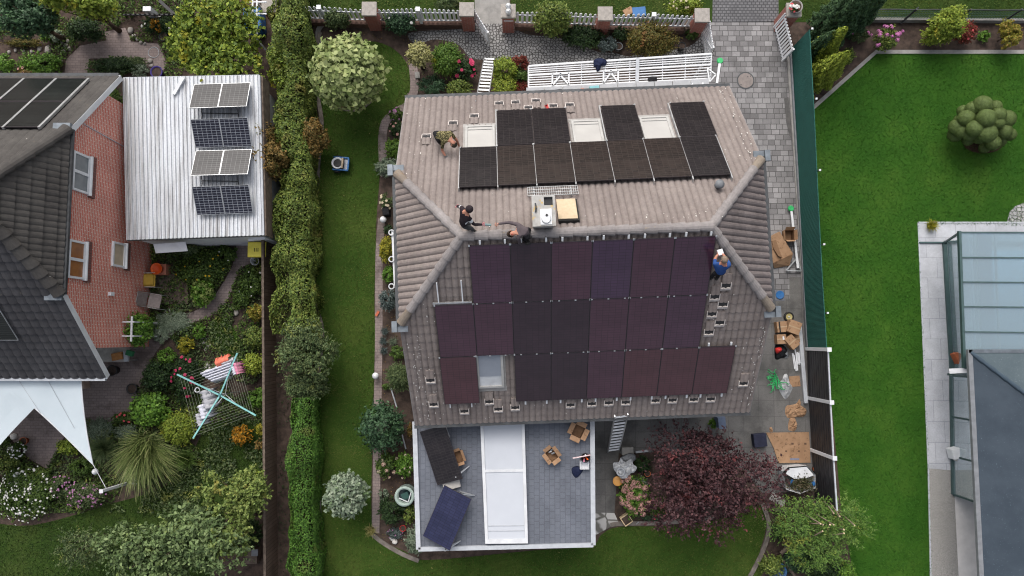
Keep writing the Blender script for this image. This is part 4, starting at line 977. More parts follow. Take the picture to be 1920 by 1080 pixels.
c = P(484, 491, 0); t = thing('bucket', 'pale grey bucket below the yellow bin', 'bucket', c); MB().lathe(c, [(.12, 0), (.17, .36), (.18, .37), (.15, .35), (.11, .02)], 16).build('body', m_lgrey, t, True); MB().tube([c+Vector((.17*math.cos(a), .17*math.sin(a)*.9, .37+.02)) for a in [k*math.pi/8 for k in range(9)]], .008, 5).build('handle', m_alu, t)
c = P(481, 450, 1.5); mb = MB(); mb.beam(P(466, 450, 1.9), P(498, 446, 1.9), .10, .06); ob = mb.build('white_gutter_pipe', m_white); tag(ob, 'short white gutter pipe between shed corner and yellow bin', 'pipe'); rebase(ob, P(482, 448, 1.9))
c = P(294, 504, .6); c.z = 0
t = thing('plant_pot', 'orange plastic tub standing on a box against the brick wall', 'tub', c)
MB().box(c+EZ*.2, (.5, .42, .4)).build('box', nmat('salmon box', (.50, .20, .13), (.40, .16, .1), 4), t, bevel=.015); MB().lathe(c+EZ*.4, [(.16, 0), (.22, .24), (.235, .25), (.20, .24), (.14, .05)], 18).build('tub', m_orange, t, True)
def chair(px, py, rz, label, cushion=None, w=.55):
    c = P(px, py, 0.10); t = thing('garden_chair', label, 'chair', c, rz, 'tubular garden chairs by the brick wall'); M = WM[t.name]; g = lambda x, y, z: M @ Vector((x, y, z))
    for s in (-1, 1):
        MB().tube([g(s*w/2, .28, 0), g(s*w/2, .22, .44), g(s*w/2, -.26, .44), g(s*w/2, -.46, .95)], .014, 6).build('side_tube', m_alu, t); MB().tube([g(s*w/2, -.35, 0), g(s*w/2, -.1, .62), g(s*w/2, .28, .62)], .014, 6).build('arm', m_alu, t)
    MB().tube([g(-w/2, -.46, .95), g(w/2, -.46, .95)], .014, 6).build('top_tube', m_alu, t)
    MB().beam(g(0, .22, .45), g(0, -.26, .45), w-.05, .02).build('seat', cushion or nmat('webbing', (.30, .26, .25), (.22, .19, .18), 8), t); MB().beam(g(0, -.30, .5), g(0, -.46, .93), w-.05, .02, up=(0, 0, 1)).build('backrest', nmat('webbing2', (.22, .18, .17), (.15, .12, .11), 8), t)
    if cushion: MB().box(g(0, -.02, .49), (w*.72, .40, .07), rz).build('cushion', cushion, t, bevel=.025)
chair(292, 527, R(-90), 'tubular garden chair with a mustard yellow cushion', nmat('mustard cushion', (.45, .30, .05), (.38, .25, .04), 6, .9))
chair(302, 566, R(-100), 'tubular garden chair with brown seat at the lower edge of the deck')
c = P(232, 664, 0); t = thing('garden_table', 'cluttered white table with plant pots below the brick wall', 'table', c)
MB().box(c+EZ*.72, (1.25, .55, .04)).build('tabletop', nmat('old white table', (.5, .48, .45), (.36, .34, .32), 6), t)
for x in (-.55, .55):
    for y in (-.22, .22): MB().beam(c+Vector((x, y, 0)), c+Vector((x, y, .70)), .04, .04).build('leg', m_alu, t)
def box_on(px, py, z, s, mat, label, name, cat, rz=0, bevel=.01, group=None):
    c = P(px, py, z); o = MB().box(c+EZ*s[2]/2, s, rz).build(name, mat, None, bevel=bevel); rebase(o, c); tag(o, label, cat, group); return o
box_on(222, 668, .74, (.40, .28, .12), nmat('orange crate', (.50, .24, .09), (.38, .17, .06), 9), 'orange crate on the cluttered white table', 'crate', 'crate', .2)
box_on(238, 668, .74, (.16, .40, .1), m_lgrey, 'grey seed tray on the cluttered white table', 'seed_tray', 'tray', .1)
box_on(246, 662, .74, (.26, .2, .16), nmat('green can', (.03, .16, .07)), 'dark green box at the right end of the white table', 'can', 'can', -.3)
box_on(158, 718, 0, (.42, .48, .38), nmat('terracotta paper box', (.45, .33, .27), (.35, .25, .2), 4), 'pale pinkish storage box under the corner of the shade sail', 'storage_box', 'box', .25)
def pot(px, py, r, h, mat, label, soil=True, group=None, name='plant_pot', z=0):
    c = P(px, py, z); t = thing(name, label, 'pot', c, 0, group); MB().lathe(c, [(r*.72, 0), (r*.95, h*.9), (r*1.05, h*.9), (r*1.05, h), (r*.9, h), (r*.85, h*.85)], 20).build('rim_body', mat, t, True)
    MB().lathe(c+EZ*(h*.82), [(r*.88, 0), (r*.86, .015)], 16).build('soil', m_soil, t); return t
pot(255, 728, .20, .32, m_black, 'empty black plant pot on the path near the house corner')
pot(219, 694, .20, .35, m_black, 'black water butt pot right under the tiled roof corner')
pot(50, 826, .15, .2, m_terra, 'round terracotta bowl on the seating terrace under the sail')
pot(300, 140, .24, .3, nmat('violet blue pot', (.06, .04, .22), (.045, .03, .17)), 'violet blue pot at the top edge of the shed roof')
pot(312, 74, .17, .28, m_black, 'black pot beside the climber covered tree at the path')
ringthing(288, 98, .03, .22, .012, m_lgrey, 'pale hose loop lying on the brick path', 'hose_loop', 'hose')
box_on(297, 36, .0, (.32, .2, .9), m_white, 'white sign box standing in the upper left bed', 'sign_box', 'box', .0)
c = P(192, 880, 0); t = thing('garden_lamp', 'white globe lamp in the bed under the sail tip', 'lamp', c); MB().tube([c, c+EZ*.35], .02, 6).build('post', m_black, t); MB().lathe(c+EZ*.35, [(.03, 0), (.11, .06), (.12, .13), (.08, .21), (.02, .24)], 14).build('globe', m_whiteplas, t, True)
c = P(48, 886, 0); t = thing('garden_lamp', 'white globe lamp among the white daisies', 'lamp', c); MB().tube([c, c+EZ*.35], .02, 6).build('post', m_black, t); MB().lathe(c+EZ*.35, [(.03, 0), (.11, .06), (.12, .13), (.08, .21), (.02, .24)], 14).build('globe', m_whiteplas, t, True)
box_on(480, 1036, 0, (.45, .55, .5), m_wood, 'wooden compost box at the plank fence bottom', 'compost_box', 'box', 0)
box_on(478, 1036, .5, (.25, .25, .03), m_grey, 'small grey slab with a white mark on the compost box', 'lid_plate', 'plate', 0)
box_on(0, 920, 0, (.5, .12, .4), m_white, 'white slatted board at the left picture edge among daisies', 'white_board', 'board', .2)
# stones
def stone(px, py, r, mat, label, group, seed):
    rng = random.Random(seed); c = P(px, py, 0); bm = bmesh.new(); bmesh.ops.create_icosphere(bm, subdivisions=2, radius=1)
    s = Vector((r*rng.uniform(.8, 1.2), r*rng.uniform(.8, 1.2), r*rng.uniform(.5, .75))); o = Vector((seed*1.7, seed*.3, 0))
    for v in bm.verts: v.co *= 1+.28*mnoise.noise(v.co*1.1+o); v.co = Vector((v.co.x*s.x, v.co.y*s.y, v.co.z*s.z+s.z*.5))
    me = bpy.data.meshes.new('garden_stone'); bm.to_mesh(me); bm.free(); me.polygons.foreach_set('use_smooth', [True]*len(me.polygons))
    o = link_mesh('garden_stone', me, None, mat); o.location = c; WM[o.name] = Matrix.Translation(c); tag(o, label, 'stone', group)
k = 0
for px, py, r in [(92, 95, .16), (75, 92, .09), (60, 97, .08), (45, 96, .07), (118, 80, .1), (124, 86, .09), (120, 97, .1), (130, 92, .08), (112, 88, .07), (115, 116, .1), (128, 78, .09), (18, 98, .08), (30, 95, .08)]:
    k += 1; stone(px, py, r, m_stone, 'grey boulder edging the upper left bed by the brick path', 'boulders along the upper left bed', k)
for px, py, r in [(246, 58, .14), (252, 68, .09), (258, 74, .08), (265, 80, .08), (272, 82, .07), (282, 115, .1), (284, 124, .08)]:
    k += 1; stone(px, py, r, m_stone, 'pale rounded stone beside the upper path bend near the dark gate', 'stones at the upper path bend', k)
for px, py, r in [(384, 628, .09), (388, 636, .08), (383, 642, .08), (392, 648, .1), (386, 654, .07), (380, 634, .06), (390, 684, .08), (394, 690, .07), (386, 690, .07)]:
    k += 1; stone(px, py, r, m_stonew, 'cream stone in the little heap above the clothes dryer', 'cream stones above the dryer', k)
stone(27, 818, .14, m_stonew, 'large pale stone on the seating terrace edge', None, 50); stone(443, 586, .12, m_stone, 'single grey stone on the small lawn edge', None, 51); stone(317, 604, .12, m_stonew, 'white stone block amid the silvery ground cover', None, 52)
# dark gate and lattice at the very top left
g = thing('garden_gate', 'dark timber gate panel at the top left street edge', 'gate', P(285, 40, 0))
for k in range(14):
    x = 235+k*9; MB().beam(P(x, 26, 0), P(x, 26, 1.15), .07, .025, up=(0, 1, 0)).build('slat', m_black, g)
for z in (.3, 1.0): MB().beam(P(232, 26, z)+Vector((0, -.04, 0)), P(362, 26, z)+Vector((0, -.04, 0)), .05, .07).build('rail', m_black, g)
MB().beam(P(300, 2, .8), P(345, 44, .8), .12, .12).build('brace', m_black, g)
lt = thing('white_garden_arch', 'white tubular garden arch at the top of the hedge', 'arch', P(485, 45, 0))
for x, y0, y1 in ((482, 0, 78), (474, 0, 40)): MB().beam(P(x, y0, 1.9), P(x, y1, 1.9), .06, .06).build('rail', m_white, lt)
for y in (4, 26): MB().beam(P(466, y, 1.9), P(500, y, 1.9), .05, .05).build('crossbar', m_white, lt)
for x, y in ((482, 4), (482, 74)): MB().beam(Vector((*P(x, y, 1.9)[:2], 0)), P(x, y, 1.87), .05, .05).build('post', m_white, lt)
box_on(484, 48, 0, (.7, .9, .7), m_blue, 'blue barrel box under the white garden arch', 'barrel', 'barrel', .1, .08)
# ================================================================== right-hand neighbour: blue roofed house with glazed conservatory
nh = thing('blue_roof_house', 'house with slate blue hipped roof and glazed strip under the eave', 'house', P(1850, 900, 0))
NE = 2.62; rA = P(1821, 661, NE); rB = P(1848, 1190, NE); dirS = (rB-rA).normalized(); dirE = Vector((-dirS.y, dirS.x, 0)); 
if dirE.x < 0: dirE = -dirE
m_slate = nmat('slate blue roof felt', (.042, .058, .077), (.031, .045, .062), 1.2, .7, .3, bump=.3, fine=(30, .68, (.12, .15, .18)))
sl_ = .42; rz_ = 5.0
hipd = (dirE-dirS*-1*0).normalized()
wpl = [rA, rB, rB+dirE*rz_+EZ*rz_*sl_, rA+dirE*rz_+dirS*rz_+EZ*rz_*sl_]
def thick(mb, poly, n, t=.12):
    k = len(poly); vs = list(poly)+[p-n*t for p in poly]
    mb.add(vs, [tuple(range(k)), tuple(range(2*k-1, k-1, -1))]+[(i, (i+1) % k, k+(i+1) % k, k+i) for i in range(k)])
mb = MB(); thick(mb, wpl, EZ, .10); mb.build('roof_slope', m_slate, nh)
npl = [rA, rA+dirE*rz_+dirS*rz_+EZ*rz_*sl_, rA+dirE*16+dirS*rz_+EZ*rz_*sl_, rA+dirE*16]
mb = MB(); thick(mb, npl, EZ, .10); mb.build('roof_slope', nmat('slate grey green roof felt', (.070, .095, .108), (.052, .074, .088), 1.2, .7, .3, bump=.3, fine=(38, .66, (.26, .30, .33))), nh)
cap_run('ridge_capping', rA+EZ*.03, rA+dirE*rz_+dirS*rz_+EZ*(rz_*sl_+.03), .075, nmat('slate ridge', (.045, .07, .095), (.035, .055, .075), 5), nh, seg=.45)
MB().beam(rA-dirE*.05-EZ*.03-dirS*.1, rB-dirE*.05-EZ*.03, .16, .12).build('gutter', m_grey, nh)
MB().beam(rA-dirS*.05-EZ*.03-dirE*.1, rA+dirE*16-dirS*.05-EZ*.03, .12, .12).build('gutter', m_zinc, nh)
g0, g1 = P(1783, 700, 0), P(1786, 926, 0)
wE = dirE
hw = [rA+dirE*1.9+dirS*.9, rB+dirE*1.9, rB+dirE*9, rA+dirE*14+dirS*.9]
MB().prism([p[:2] for p in hw], 0, NE-.14).build('wall', m_white, nh)
m_frame = nmat('dark green aluminium', (.055, .095, .095), (.04, .072, .072), 4, .45, .4)
# glazed strip beneath the eave
gs = thing('glazed_veranda', 'glass veranda strip with green frame below the blue roof', 'veranda', P(1785, 810, 0))
a, b, c = P(1782, 704, 0), P(1786, 926, 0), P(1786, 926, 0)+dirE*1.5
for p0, p1 in ((a, b), (b, c)):
    MB().beam(p0+EZ*.06, p1+EZ*.06, .14, .12).build('sill_frame', m_frame, gs); MB().beam(p0+EZ*2.35, p1+EZ*2.35, .10, .10).build('head_frame', m_frame, gs)
    MB().beam(p0+EZ*1.2, p1+EZ*1.2, .02, 2.16).build('pane', m_glassside, gs)
for q in (a.lerp(b, .0), a.lerp(b, .35), a.lerp(b, .68), b): MB().beam(q+EZ*.12, q+EZ*2.3, .07, .07).build('mullion', m_frame, gs)
sheet('veranda_floor', [(1768, 450), (2050, 450), (2050, 935), (1787, 930)], .034, nmat('veranda floor', (.40, .44, .45), (.34, .38, .39), 1.5, .6))
c = P(1810, 852, .75); o = MB().box(c, (.6, .42, .4), .2).build('garden_armchair', m_white, None, bevel=.04); rebase(o, c); o['label'] = 'white armchair behind the veranda glass'; o['category'] = 'armchair'; o.location.z = .29
o = MB().box(P(1812, 885, .2), (.8, 1.1, .34), 0.05).build('cushion_box', m_cream, None, bevel=.03); rebase(o, P(1812, 885, .2)); tag(o, 'cream cushioned bench behind the veranda glass', 'bench')
# conservatory
cz = 2.2; cs_ = thing('conservatory', 'conservatory with pale blue glass roof and dark green bars', 'conservatory', P(1860, 560, 0))
r00 = P(1800, 436, cz); r01 = P(1809, 690, cz); dS = (r01-r00).normalized(); dE = Vector((-dS.y, dS.x, 0)); dE = dE if dE.x > 0 else -dE
Wd, rise = 6.5, .5; Ld = (r01-r00).length
rp = lambda e, s, h=0: r00+dE*e+dS*s+EZ*(rise*e/Wd+h)
n_b = 6
ys_ = [0]+[ (P(1800, yy, cz)-r00).dot(dS) for yy in (483, 529, 575, 622)]+[Ld]
for k in range(len(ys_)-1):
    mb = MB(); mb.hexa([rp(0, ys_[k], 0), rp(Wd, ys_[k], 0), rp(Wd, ys_[k+1], 0), rp(0, ys_[k+1], 0), rp(0, ys_[k], .02), rp(Wd, ys_[k], .02), rp(Wd, ys_[k+1], .02), rp(0, ys_[k+1], .02)]); mb.build('roof_pane', m_glassroof, cs_)
for y in ys_: MB().beam(rp(-.02, y, .035), rp(Wd, y, .035), .05, .06).build('glazing_bar', m_frame, cs_)
MB().beam(rp(-.03, -.05, .0), rp(-.03, Ld, .0), .09, .12).build('eave_beam', m_frame, cs_)
MB().beam(rp(.22, 0, -.12), rp(.22, Ld, -.12), .36, .04).build('eave_blind', m_white, cs_); MB().beam(rp(.62, 0, -.2), rp(.62, Ld, -.2), .08, .08).build('purlin', m_white, cs_); MB().beam(rp(1.35, 0, -.2), rp(1.35, Ld, -.2), .06, .08).build('purlin', m_white, cs_); MB().beam(rp(.9, 0, -.1), rp(.9, Ld, -.1), .5, .05).build('roof_blind', nmat('blue roof blind', (.30, .40, .56), (.26, .35, .5), 2), cs_)
wb0, wb1 = P(1769, 455, 0), P(1779, 600, 0)
MB().beam(wb0+EZ*.06, P(1782, 690, 0)+EZ*.06, .14, .12).build('sill_frame', m_frame, cs_)
MB().beam(wb0+EZ*1.1+dE*.1, P(1782, 690, 0)+EZ*1.1+dE*.1, .02, 2.0).build('side_pane', m_glassside, cs_)
MB().beam(wb0+EZ*.06, wb0+dE*6.5+EZ*.06, .14, .12).build('sill_frame', m_frame, cs_)
MB().beam(wb0+EZ*.05+Vector((-1., .0, 0)), wb0+EZ*.05, .06, .05).build('floor_rail', m_frame, cs_)
MB().beam(wb0+EZ*.1, r00, .07, .07).build('corner_strut', m_frame, cs_)
MB().beam(P(1778, 702, .8), P(1815, 697, 2.0), .08, .08).build('corner_strut', m_frame, cs_)
MB().beam(P(1780, 696, 1.9), P(1822, 694, 2.3), .18, .04).build('white_board', m_white, cs_)
sheet('pool_water', [(1835, 470), (2060, 470), (2060, 655), (1840, 655)], .055, nmat('pool water', (.33, .52, .66), (.28, .47, .62), .8, .15, .5))
o = MB().box(P(1795, 672, .2), (.3, .5, .4), .4).build('flower_box', m_terra, None, bevel=.02); rebase(o, P(1795, 672, 0)); tag(o, 'small terracotta planter behind the conservatory side glass', 'planter')
# ================================================================== screen fences on the right boundary
def pxl(pts, z): return [P(x, y, 0)+EZ*z for x, y in pts]
gf = thing('green_mesh_fence', 'long green privacy mesh fence between driveway and neighbouring lawn', 'fence', P(1500, 400, 0))
def mesh_mat():
    t = NT('green privacy mesh'); co = t.coords('yz0'); w = t.n('TexWave', {'Vector': co, 'Scale': 7., 'Distortion': 5., 'Detail': 3., 'Detail Scale': 2.}).outputs[1]
    col = t.ramp(w, [(.2, (.018, .088, .074)), (.8, (.032, .128, .108))]); col = t.mix(.5, col, t.ramp(t.noise(co, 2, 4), [(.3, .6), (.7, 1.)]), 'MULTIPLY')
    t.bump(w, .5, .02); return t.fin(col, .75, 0, .2)
m_mesh = mesh_mat()
mb = MB(); base = [(1483, 92), (1486, 150), (1491, 240), (1498, 400), (1505, 540), (1512, 652)]
for i in range(len(base)-1):
    a, b = P(*base[i]), P(*base[i+1]); MB().beam(a+EZ*.92, b+EZ*.92, .03, 1.66).build('mesh_panel', m_mesh, gf)
for x, y in [(1483, 92), (1490, 215), (1496, 340), (1503, 470), (1509, 590)]:
    a = P(x, y); MB().tube([a+Vector((.05, 0, 0)), a+Vector((.05, 0, 1.82))], .025, 8).build('post', m_dgutter, gf); MB().box(a+Vector((.06, 0, 1.84)), (.07, .07, .04)).build('post_cap', m_white, gf)
a, b = P(1480, 100), P(1511, 652); MB().beam(a+Vector((.0, 0, .09)), b+Vector((.0, 0, .09)), .06, .16).build('kick_board', m_grey, gf)
sf = thing('black_slat_fence', 'black slatted privacy fence with thick white posts by the yard', 'fence', P(1520, 780, 0))
pts = [(1512, 654), (1516, 746), (1521, 843), (1527, 935)]
for i in range(3):
    a, b = P(*pts[i]), P(*pts[i+1])
    MB().beam(a+EZ*.95+(b-a)*.02, b+EZ*.95-(b-a)*.02, .02, 1.72).build('backing_panel', m_black, sf)
    for k in range(9): MB().beam(a+EZ*(.18+k*.195)+Vector((-.022, 0, 0)), b+EZ*(.18+k*.195)+Vector((-.022, 0, 0)), .022, .145).build('slat', nmat('charcoal slat', (.020, .019, .022), (.03, .029, .032), 4, .5, .4), sf)
    MB().beam(a+EZ*1.84, b+EZ*1.84, .05, .05).build('top_rail', m_lgrey, sf)
for x, y in pts[:3]:
    a = P(x, y); MB().beam(a, a+EZ*1.93, .13, .13).build('post', m_whiteplas, sf, bevel=.008); MB().box(a+EZ*1.95, (.16, .16, .03)).build('post_cap', m_white, sf)
# chain link fence far right top
cf = thing('wire_mesh_fence', 'dark green wire mesh fence with concrete plinth along the upper verge', 'fence', P(1750, 40, 0))
a, b = P(1612, 40), P(1990, 42); MB().beam(a+EZ*.12, b+EZ*.12, .10, .24).build('plinth', m_conc, cf)
m_wire = nmat('green wire', (.02, .05, .045), (.03, .065, .055), 5, .5, .4); mb = MB(); nW = 74
for k in range(nW):
    q = a.lerp(b, k/nW); r_ = a.lerp(b, min(1, (k+1.0)/nW)); mb.beam(q+EZ*.25, r_+EZ*.98, .012, .012); 
for k in range(6): mb.beam(a+EZ*(.28+k*.14), b+EZ*(.28+k*.14), .012, .012)
mb.build('wire_mesh', m_wire, cf)
MB().tube([a.lerp(b, i/60)+EZ*(1.0+.03*abs(math.sin(i/60*math.pi*5))) for i in range(61)], .025, 6).build('top_rail', m_dgutter, cf)
for x in (1690, 1788, 1880, 1612): q = P(x, 41); MB().tube([q, q+EZ*1.08], .04, 8).build('post', m_dgutter, cf)
MB().beam(P(1689, 44, .1), P(1722, 14, 1.0), .06, .06).build('brace', m_dgutter, cf)
# ================================================================== street side: brick pillars, picket fences, gates
def pillar(px, py, label, hgt=1.32, base=None):
    c = P(px, py, hgt+.1); c.z = 0; t = thing('brick_pillar', label, 'pillar', c, 0, 'brick gate pillars along the street')
    x, y = c.x, c.y; s = .24
    mb = MB(); mb.hexa([(x-s, y-s, 0), (x+s, y-s, 0), (x+s, y+s, 0), (x-s, y+s, 0), (x-s, y-s, hgt), (x+s, y-s, hgt), (x+s, y+s, hgt), (x-s, y+s, hgt)])
    o = mb.build('shaft', [m_brickred, m_brickredx], t)
    for p in o.data.polygons:
        if abs(p.normal.x) > .7: p.material_index = 1
    MB().box((x, y, hgt+.05), (.58, .56, .10)).build('cap_stone', nmat('cap stone', (.36, .33, .30), (.27, .25, .23), 9, .9, .15, fine=(30, .6, (.42, .39, .36))), t, bevel=.01)
    return t, c
PXS = [(692, 16), (875, 17), (953, 20), (1135, 25), (1317, 28)]
labs = ['brick pillar nearest the round pale tree on the street fence', 'brick pillar carrying the open white garden gate', 'brick pillar with white double lantern beside the garden gate', 'brick pillar between yellow green and russet bushes', 'brick pillar at the white driveway gate corner']
PC = [pillar(x, y, l)[1] for (x, y), l in zip(PXS, labs)]
_, pc5 = pillar(1489, 18, 'brick pillar with a flower bowl beyond the driveway')
_, pc6 = pillar(504, 10, 'brick pillar half hidden in the top of the hedge')
m_bright = nmat('bright white paint', (.82, .83, .85), (.76, .77, .79), 3, .45, .4)
def picket(a, b, n, label, sag=.12, z0=.38, z1=1.30):
    """pickets between two points, tops sweeping up to a mid post"""
    t = thing('picket_fence', label, 'fence', (a+b)/2, 0, 'white picket fence sections')
    d = (b-a); u = d.normalized()
    MB().beam(a+EZ*.16, b+EZ*.16, .26, .32).build('brick_plinth', nmat('brick plinth', (.125, .075, .06), (.085, .055, .045), 9, .9, .15, bump=.4), t)
    for z in (z0+.12, z1-.18): MB().beam(a+EZ*z+Vector((0, -.02, 0)), b+EZ*z+Vector((0, -.02, 0)), .03, .06).build('rail', m_white, t)
    pm = None
    for i in range(n):
        f = (i+.5)/n; q = a.lerp(b, f); top = z1+sag*math.cos((f-.5)*2*math.pi)*.5
        w = .105
        mb = MB(); x = u*w/2; y = Vector((-u.y, u.x, 0))*.011
        q = q+Vector((0, .012, 0)); h0 = EZ*z0; h1 = EZ*top; h2 = EZ*(top+.06)
        mb.hexa([q-x-y+h0, q+x-y+h0, q+x+y+h0, q-x+y+h0, q-x-y+h1, q+x-y+h1, q+x+y+h1, q-x+y+h1]); mb.hexa([q-x-y+h1, q+x-y+h1, q+x+y+h1, q-x+y+h1, q-x*.3-y+h2, q+x*.3-y+h2, q+x*.3+y+h2, q-x*.3+y+h2])
        mb.build('picket', m_bright, t)
    q = (a+b)/2; MB().box(q+Vector((0, -.03, .88)), (.12, .12, 1.1)).build('post', m_white, t); MB().box(q+Vector((0, -.03, 1.455)), (.17, .17, .05)).build('post_cap', m_white, t)
    return t
o_ = .27
secs = [(pc6, PC[0], 17, 'white picket fence left of the first free pillar, beside the hedge'), (PC[0], PC[1], 18, 'white picket fence behind the dark green shrub, between two pillars'),
        (PC[2], PC[3], 17, 'white picket fence behind the yellow green bush'), (PC[3], PC[4], 17, 'white picket fence behind the russet bush')]
for a, b, n, l in secs: picket(a+(b-a).normalized()*o_, b-(b-a).normalized()*o_, n, l)
def gate(h0, h1, n, label, z0, z1, diag=True, lean=0):
    t = thing('white_gate', label, 'gate', h0, 0, 'white gates at the street'); u = (h1-h0).normalized()
    for z in (z0+.1, z1-.12): MB().beam(h0+EZ*z, h1+EZ*z, .04, .06).build('rail', m_white, t)
    for i in range(n):
        q = h0.lerp(h1, (i+.5)/n); MB().beam(q+EZ*z0, q+EZ*z1, .066, .024, up=u.cross(EZ)).build('picket', m_bright, t)
    for q in (h0, h1): MB().beam(q+EZ*(z0-.02), q+EZ*(z1+.03), .06, .06).build('post', m_white, t)
    if diag: MB().beam(h0+EZ*(z0+.1)+u.cross(EZ)*.03, h1+EZ*(z1-.12)+u.cross(EZ)*.03, .03, .05).build('brace', m_white, t)
    return t
gate(P(892, 44), P(917, 84), 9, 'white garden gate standing open onto the cobbled path', .12, 1.15)
gate(P(1315, 66), P(1322, 112), 10, 'open driveway gate leaf by the white pergola', .10, 1.18)
gate(P(1450, 52), P(1465, 116), 11, 'open driveway gate leaf leaning beside the green mesh fence', .10, 1.2, False)
# lanterns on the gate pillar, house plate, flowers in bowl
t = thing('double_lantern', 'white double lantern on top of the gate pillar', 'lantern', PC[2]+EZ*1.42)
for dy in (-.11, .11):
    q = PC[2]+Vector((0, dy, 1.42)); MB().lathe(q, [(.06, 0), (.11, .08), (.11, .2), (.05, .28)], 6).build('lamp_shade', m_whiteplas, t)
o = MB().box(PC[2]+Vector((0, -.25, 1.08)), (.36, .02, .07)).build('name_plate', m_white); rebase(o, PC[2]+Vector((0, -.25, 1.08))); tag(o, 'white strip plate on the front of the lantern pillar', 'plate')
# white slatted pergola in front of the upper eave
PZ = 2.15
pg = thing('white_pergola', 'long white slatted metal pergola between cobbled path and upper eave', 'pergola', P(1165, 140, 0))
A0, B0, A1, B1 = P(991, 124, PZ), P(1334, 101, PZ), P(991, 164, PZ), P(1332, 148, PZ)
def pq(u, v, h=0): return A0.lerp(B0, u).lerp(A1.lerp(B1, u), v)+EZ*h
for v in (0, .12, .21, .30, .43, .55, .66, .77, .88, 1.0):
    big = v in (0, .43, 1.0); MB().beam(pq(0, v), pq(1, v), .07 if big else .035, .06 if big else .04).build('rail', m_white, pg)
for u in (0, .155, .29, .42, .555, .60, .735, .86, 1.0):
    MB().beam(pq(u, 0, -.025), pq(u, 1, -.025), .055 if u in (0, 1.) else .03, .04).build('crossbar', m_white, pg)
for u in (.595, ): MB().beam(pq(u, -.02, .05), pq(u, 1.0, .05), .13, .04).build('joint_plate', m_lgrey, pg)
for u0_, u1_ in ((.13, .22), (.41, .49)):
    um = (u0_+u1_)/2
    for a, b in (((u0_, .98), (um, .55)), ((u1_, .98), (um, .55)), ((u0_, .45), (u0_, 1.0)), ((u1_, .45), (u1_, 1.0)), ((um, .45), (um, .58)), ((u0_, .47), (u1_, .47))): MB().beam(pq(*a, .06), pq(*b, .06), .06, .035).build('brace', m_white, pg)
for u in (.01, .5, .99):
    for v in (.03, .97): q = pq(u, v); MB().beam((q.x, q.y, 0), q-EZ*.03, .07, .07).build('post', m_white, pg)
w0, w1 = P(987, 170.5, 2.6), P(1330, 153.5, 2.6)
wl_ = thing('coping_wall', 'low grey slab coping running between pergola and upper eave', 'wall', ((w0+w1)/2).xy.to_3d())
n = 10
for k in range(n):
    a = w0.lerp(w1, k/n); b = w0.lerp(w1, (k+.965)/n); MB().beam(a, b, .22, .06).build('coping_slab', nmat('grey coping', (.42, .425, .44), (.35, .355, .37), 4, .7, .3), wl_)
MB().beam(w0-EZ*1.32, w1-EZ*1.32, .22, 2.56).build('wall_body', m_cream, wl_)
def lump(name, label, cat, pxs, z, mat, h=.16, group=None, seed=0, sub=2, parent=None, rug=0):
    """soft crumpled cloth over an outline: px outline, domed with folds"""
    rng = np.random.default_rng(seed); pts = [P(x, y, z) for x, y in smooth_px(pxs, True, 4)]; c = sum(pts, Vector())/len(pts); vs = []; rings = 5
    for r in range(rings):
        f = 1-r/rings*.92
        for i, p in enumerate(pts):
            q = c+(p-c)*f; zz = h*(1-f**2.2)*(.75+.6*mnoise.noise(Vector((q.x*6+seed, q.y*6, 0))))+.02*mnoise.noise(Vector((q.x*16, q.y*16, seed)))
            if rug and r: j = mnoise.noise_vector(Vector((q.x*9+seed, q.y*9, 3)))*rug; q = q+Vector((j.x, j.y, 0)); zz = abs(zz)*.6+abs(j.z)*1.6
            vs.append(Vector((q.x, q.y, z+max(0.004 if r else 0, zz))))
    k = len(pts); fs = [(r*k+i, r*k+(i+1) % k, (r+1)*k+(i+1) % k, (r+1)*k+i) for r in range(rings-1) for i in range(k)]+[tuple((rings-1)*k+i for i in range(k)), tuple(range(k-1, -1, -1))]
    o = MB().add(vs, fs).build(name, mat, parent, not rug)
    if parent is None: rebase(o, Vector((c.x, c.y, z))); tag(o, label, cat, group)
    return o
lump('jacket', 'navy blue jacket thrown over the top rail of the pergola', 'jacket', [(1114, 112), (1126, 109), (1137, 113), (1136, 122), (1128, 124), (1124, 132), (1119, 134), (1117, 127), (1113, 124)], PZ+.05, m_navy, .2, None, 1)
lump('jacket', 'black jacket lying over the lower rail of the pergola', 'jacket', [(1216, 146), (1224, 143), (1232, 147), (1230, 157), (1225, 163), (1220, 158), (1215, 151)], PZ+.05, m_blackcloth, .17, None, 2)
# tools left on the coping
c = P(1044, 171, 2.64); t = thing('cordless_drill', 'dark cordless drill lying on the left half of the coping', 'drill', c, .2); M = WM[t.name]; g = lambda *a: M @ Vector(a)
MB().tube([g(-.14, 0, .05), g(.12, 0, .05), g(.20, 0, .05)], [.05, .045, .02], 10).build('body', m_black, t); MB().beam(g(-.08, 0, .05), g(-.12, -.2, .04), .05, .06).build('handle', m_black, t); MB().box(g(-.13, -.23, .05), (.12, .07, .09), .2).build('battery', m_grey, t)
box_on(1052, 173, 2.64, (.24, .09, .06), m_lgrey, 'light grey tube beside the cordless drill', 'sealant_tube', 'tube', .35)
box_on(1092, 171, 2.64, (.13, .17, .09), nmat('salmon carton', (.62, .28, .2), (.5, .22, .16), 7), 'small salmon carton on the coping', 'carton', 'carton', .1)
c = P(1114, 167, 2.64); t = thing('tool_case', 'turquoise tool case standing on the coping', 'case', c, .1); MB().box(c+EZ*.06, (.36, .17, .12), .1).build('case_body', nmat('turquoise case', (.22, .47, .50), (.17, .38, .41), 5, .5), t, bevel=.015); MB().tube([c+Vector((-.08, -.09, .1)), c+Vector((-.06, -.14, .1)), c+Vector((.06, -.14, .1)), c+Vector((.08, -.09, .1))], .012, 6).build('handle', m_lgrey, t)
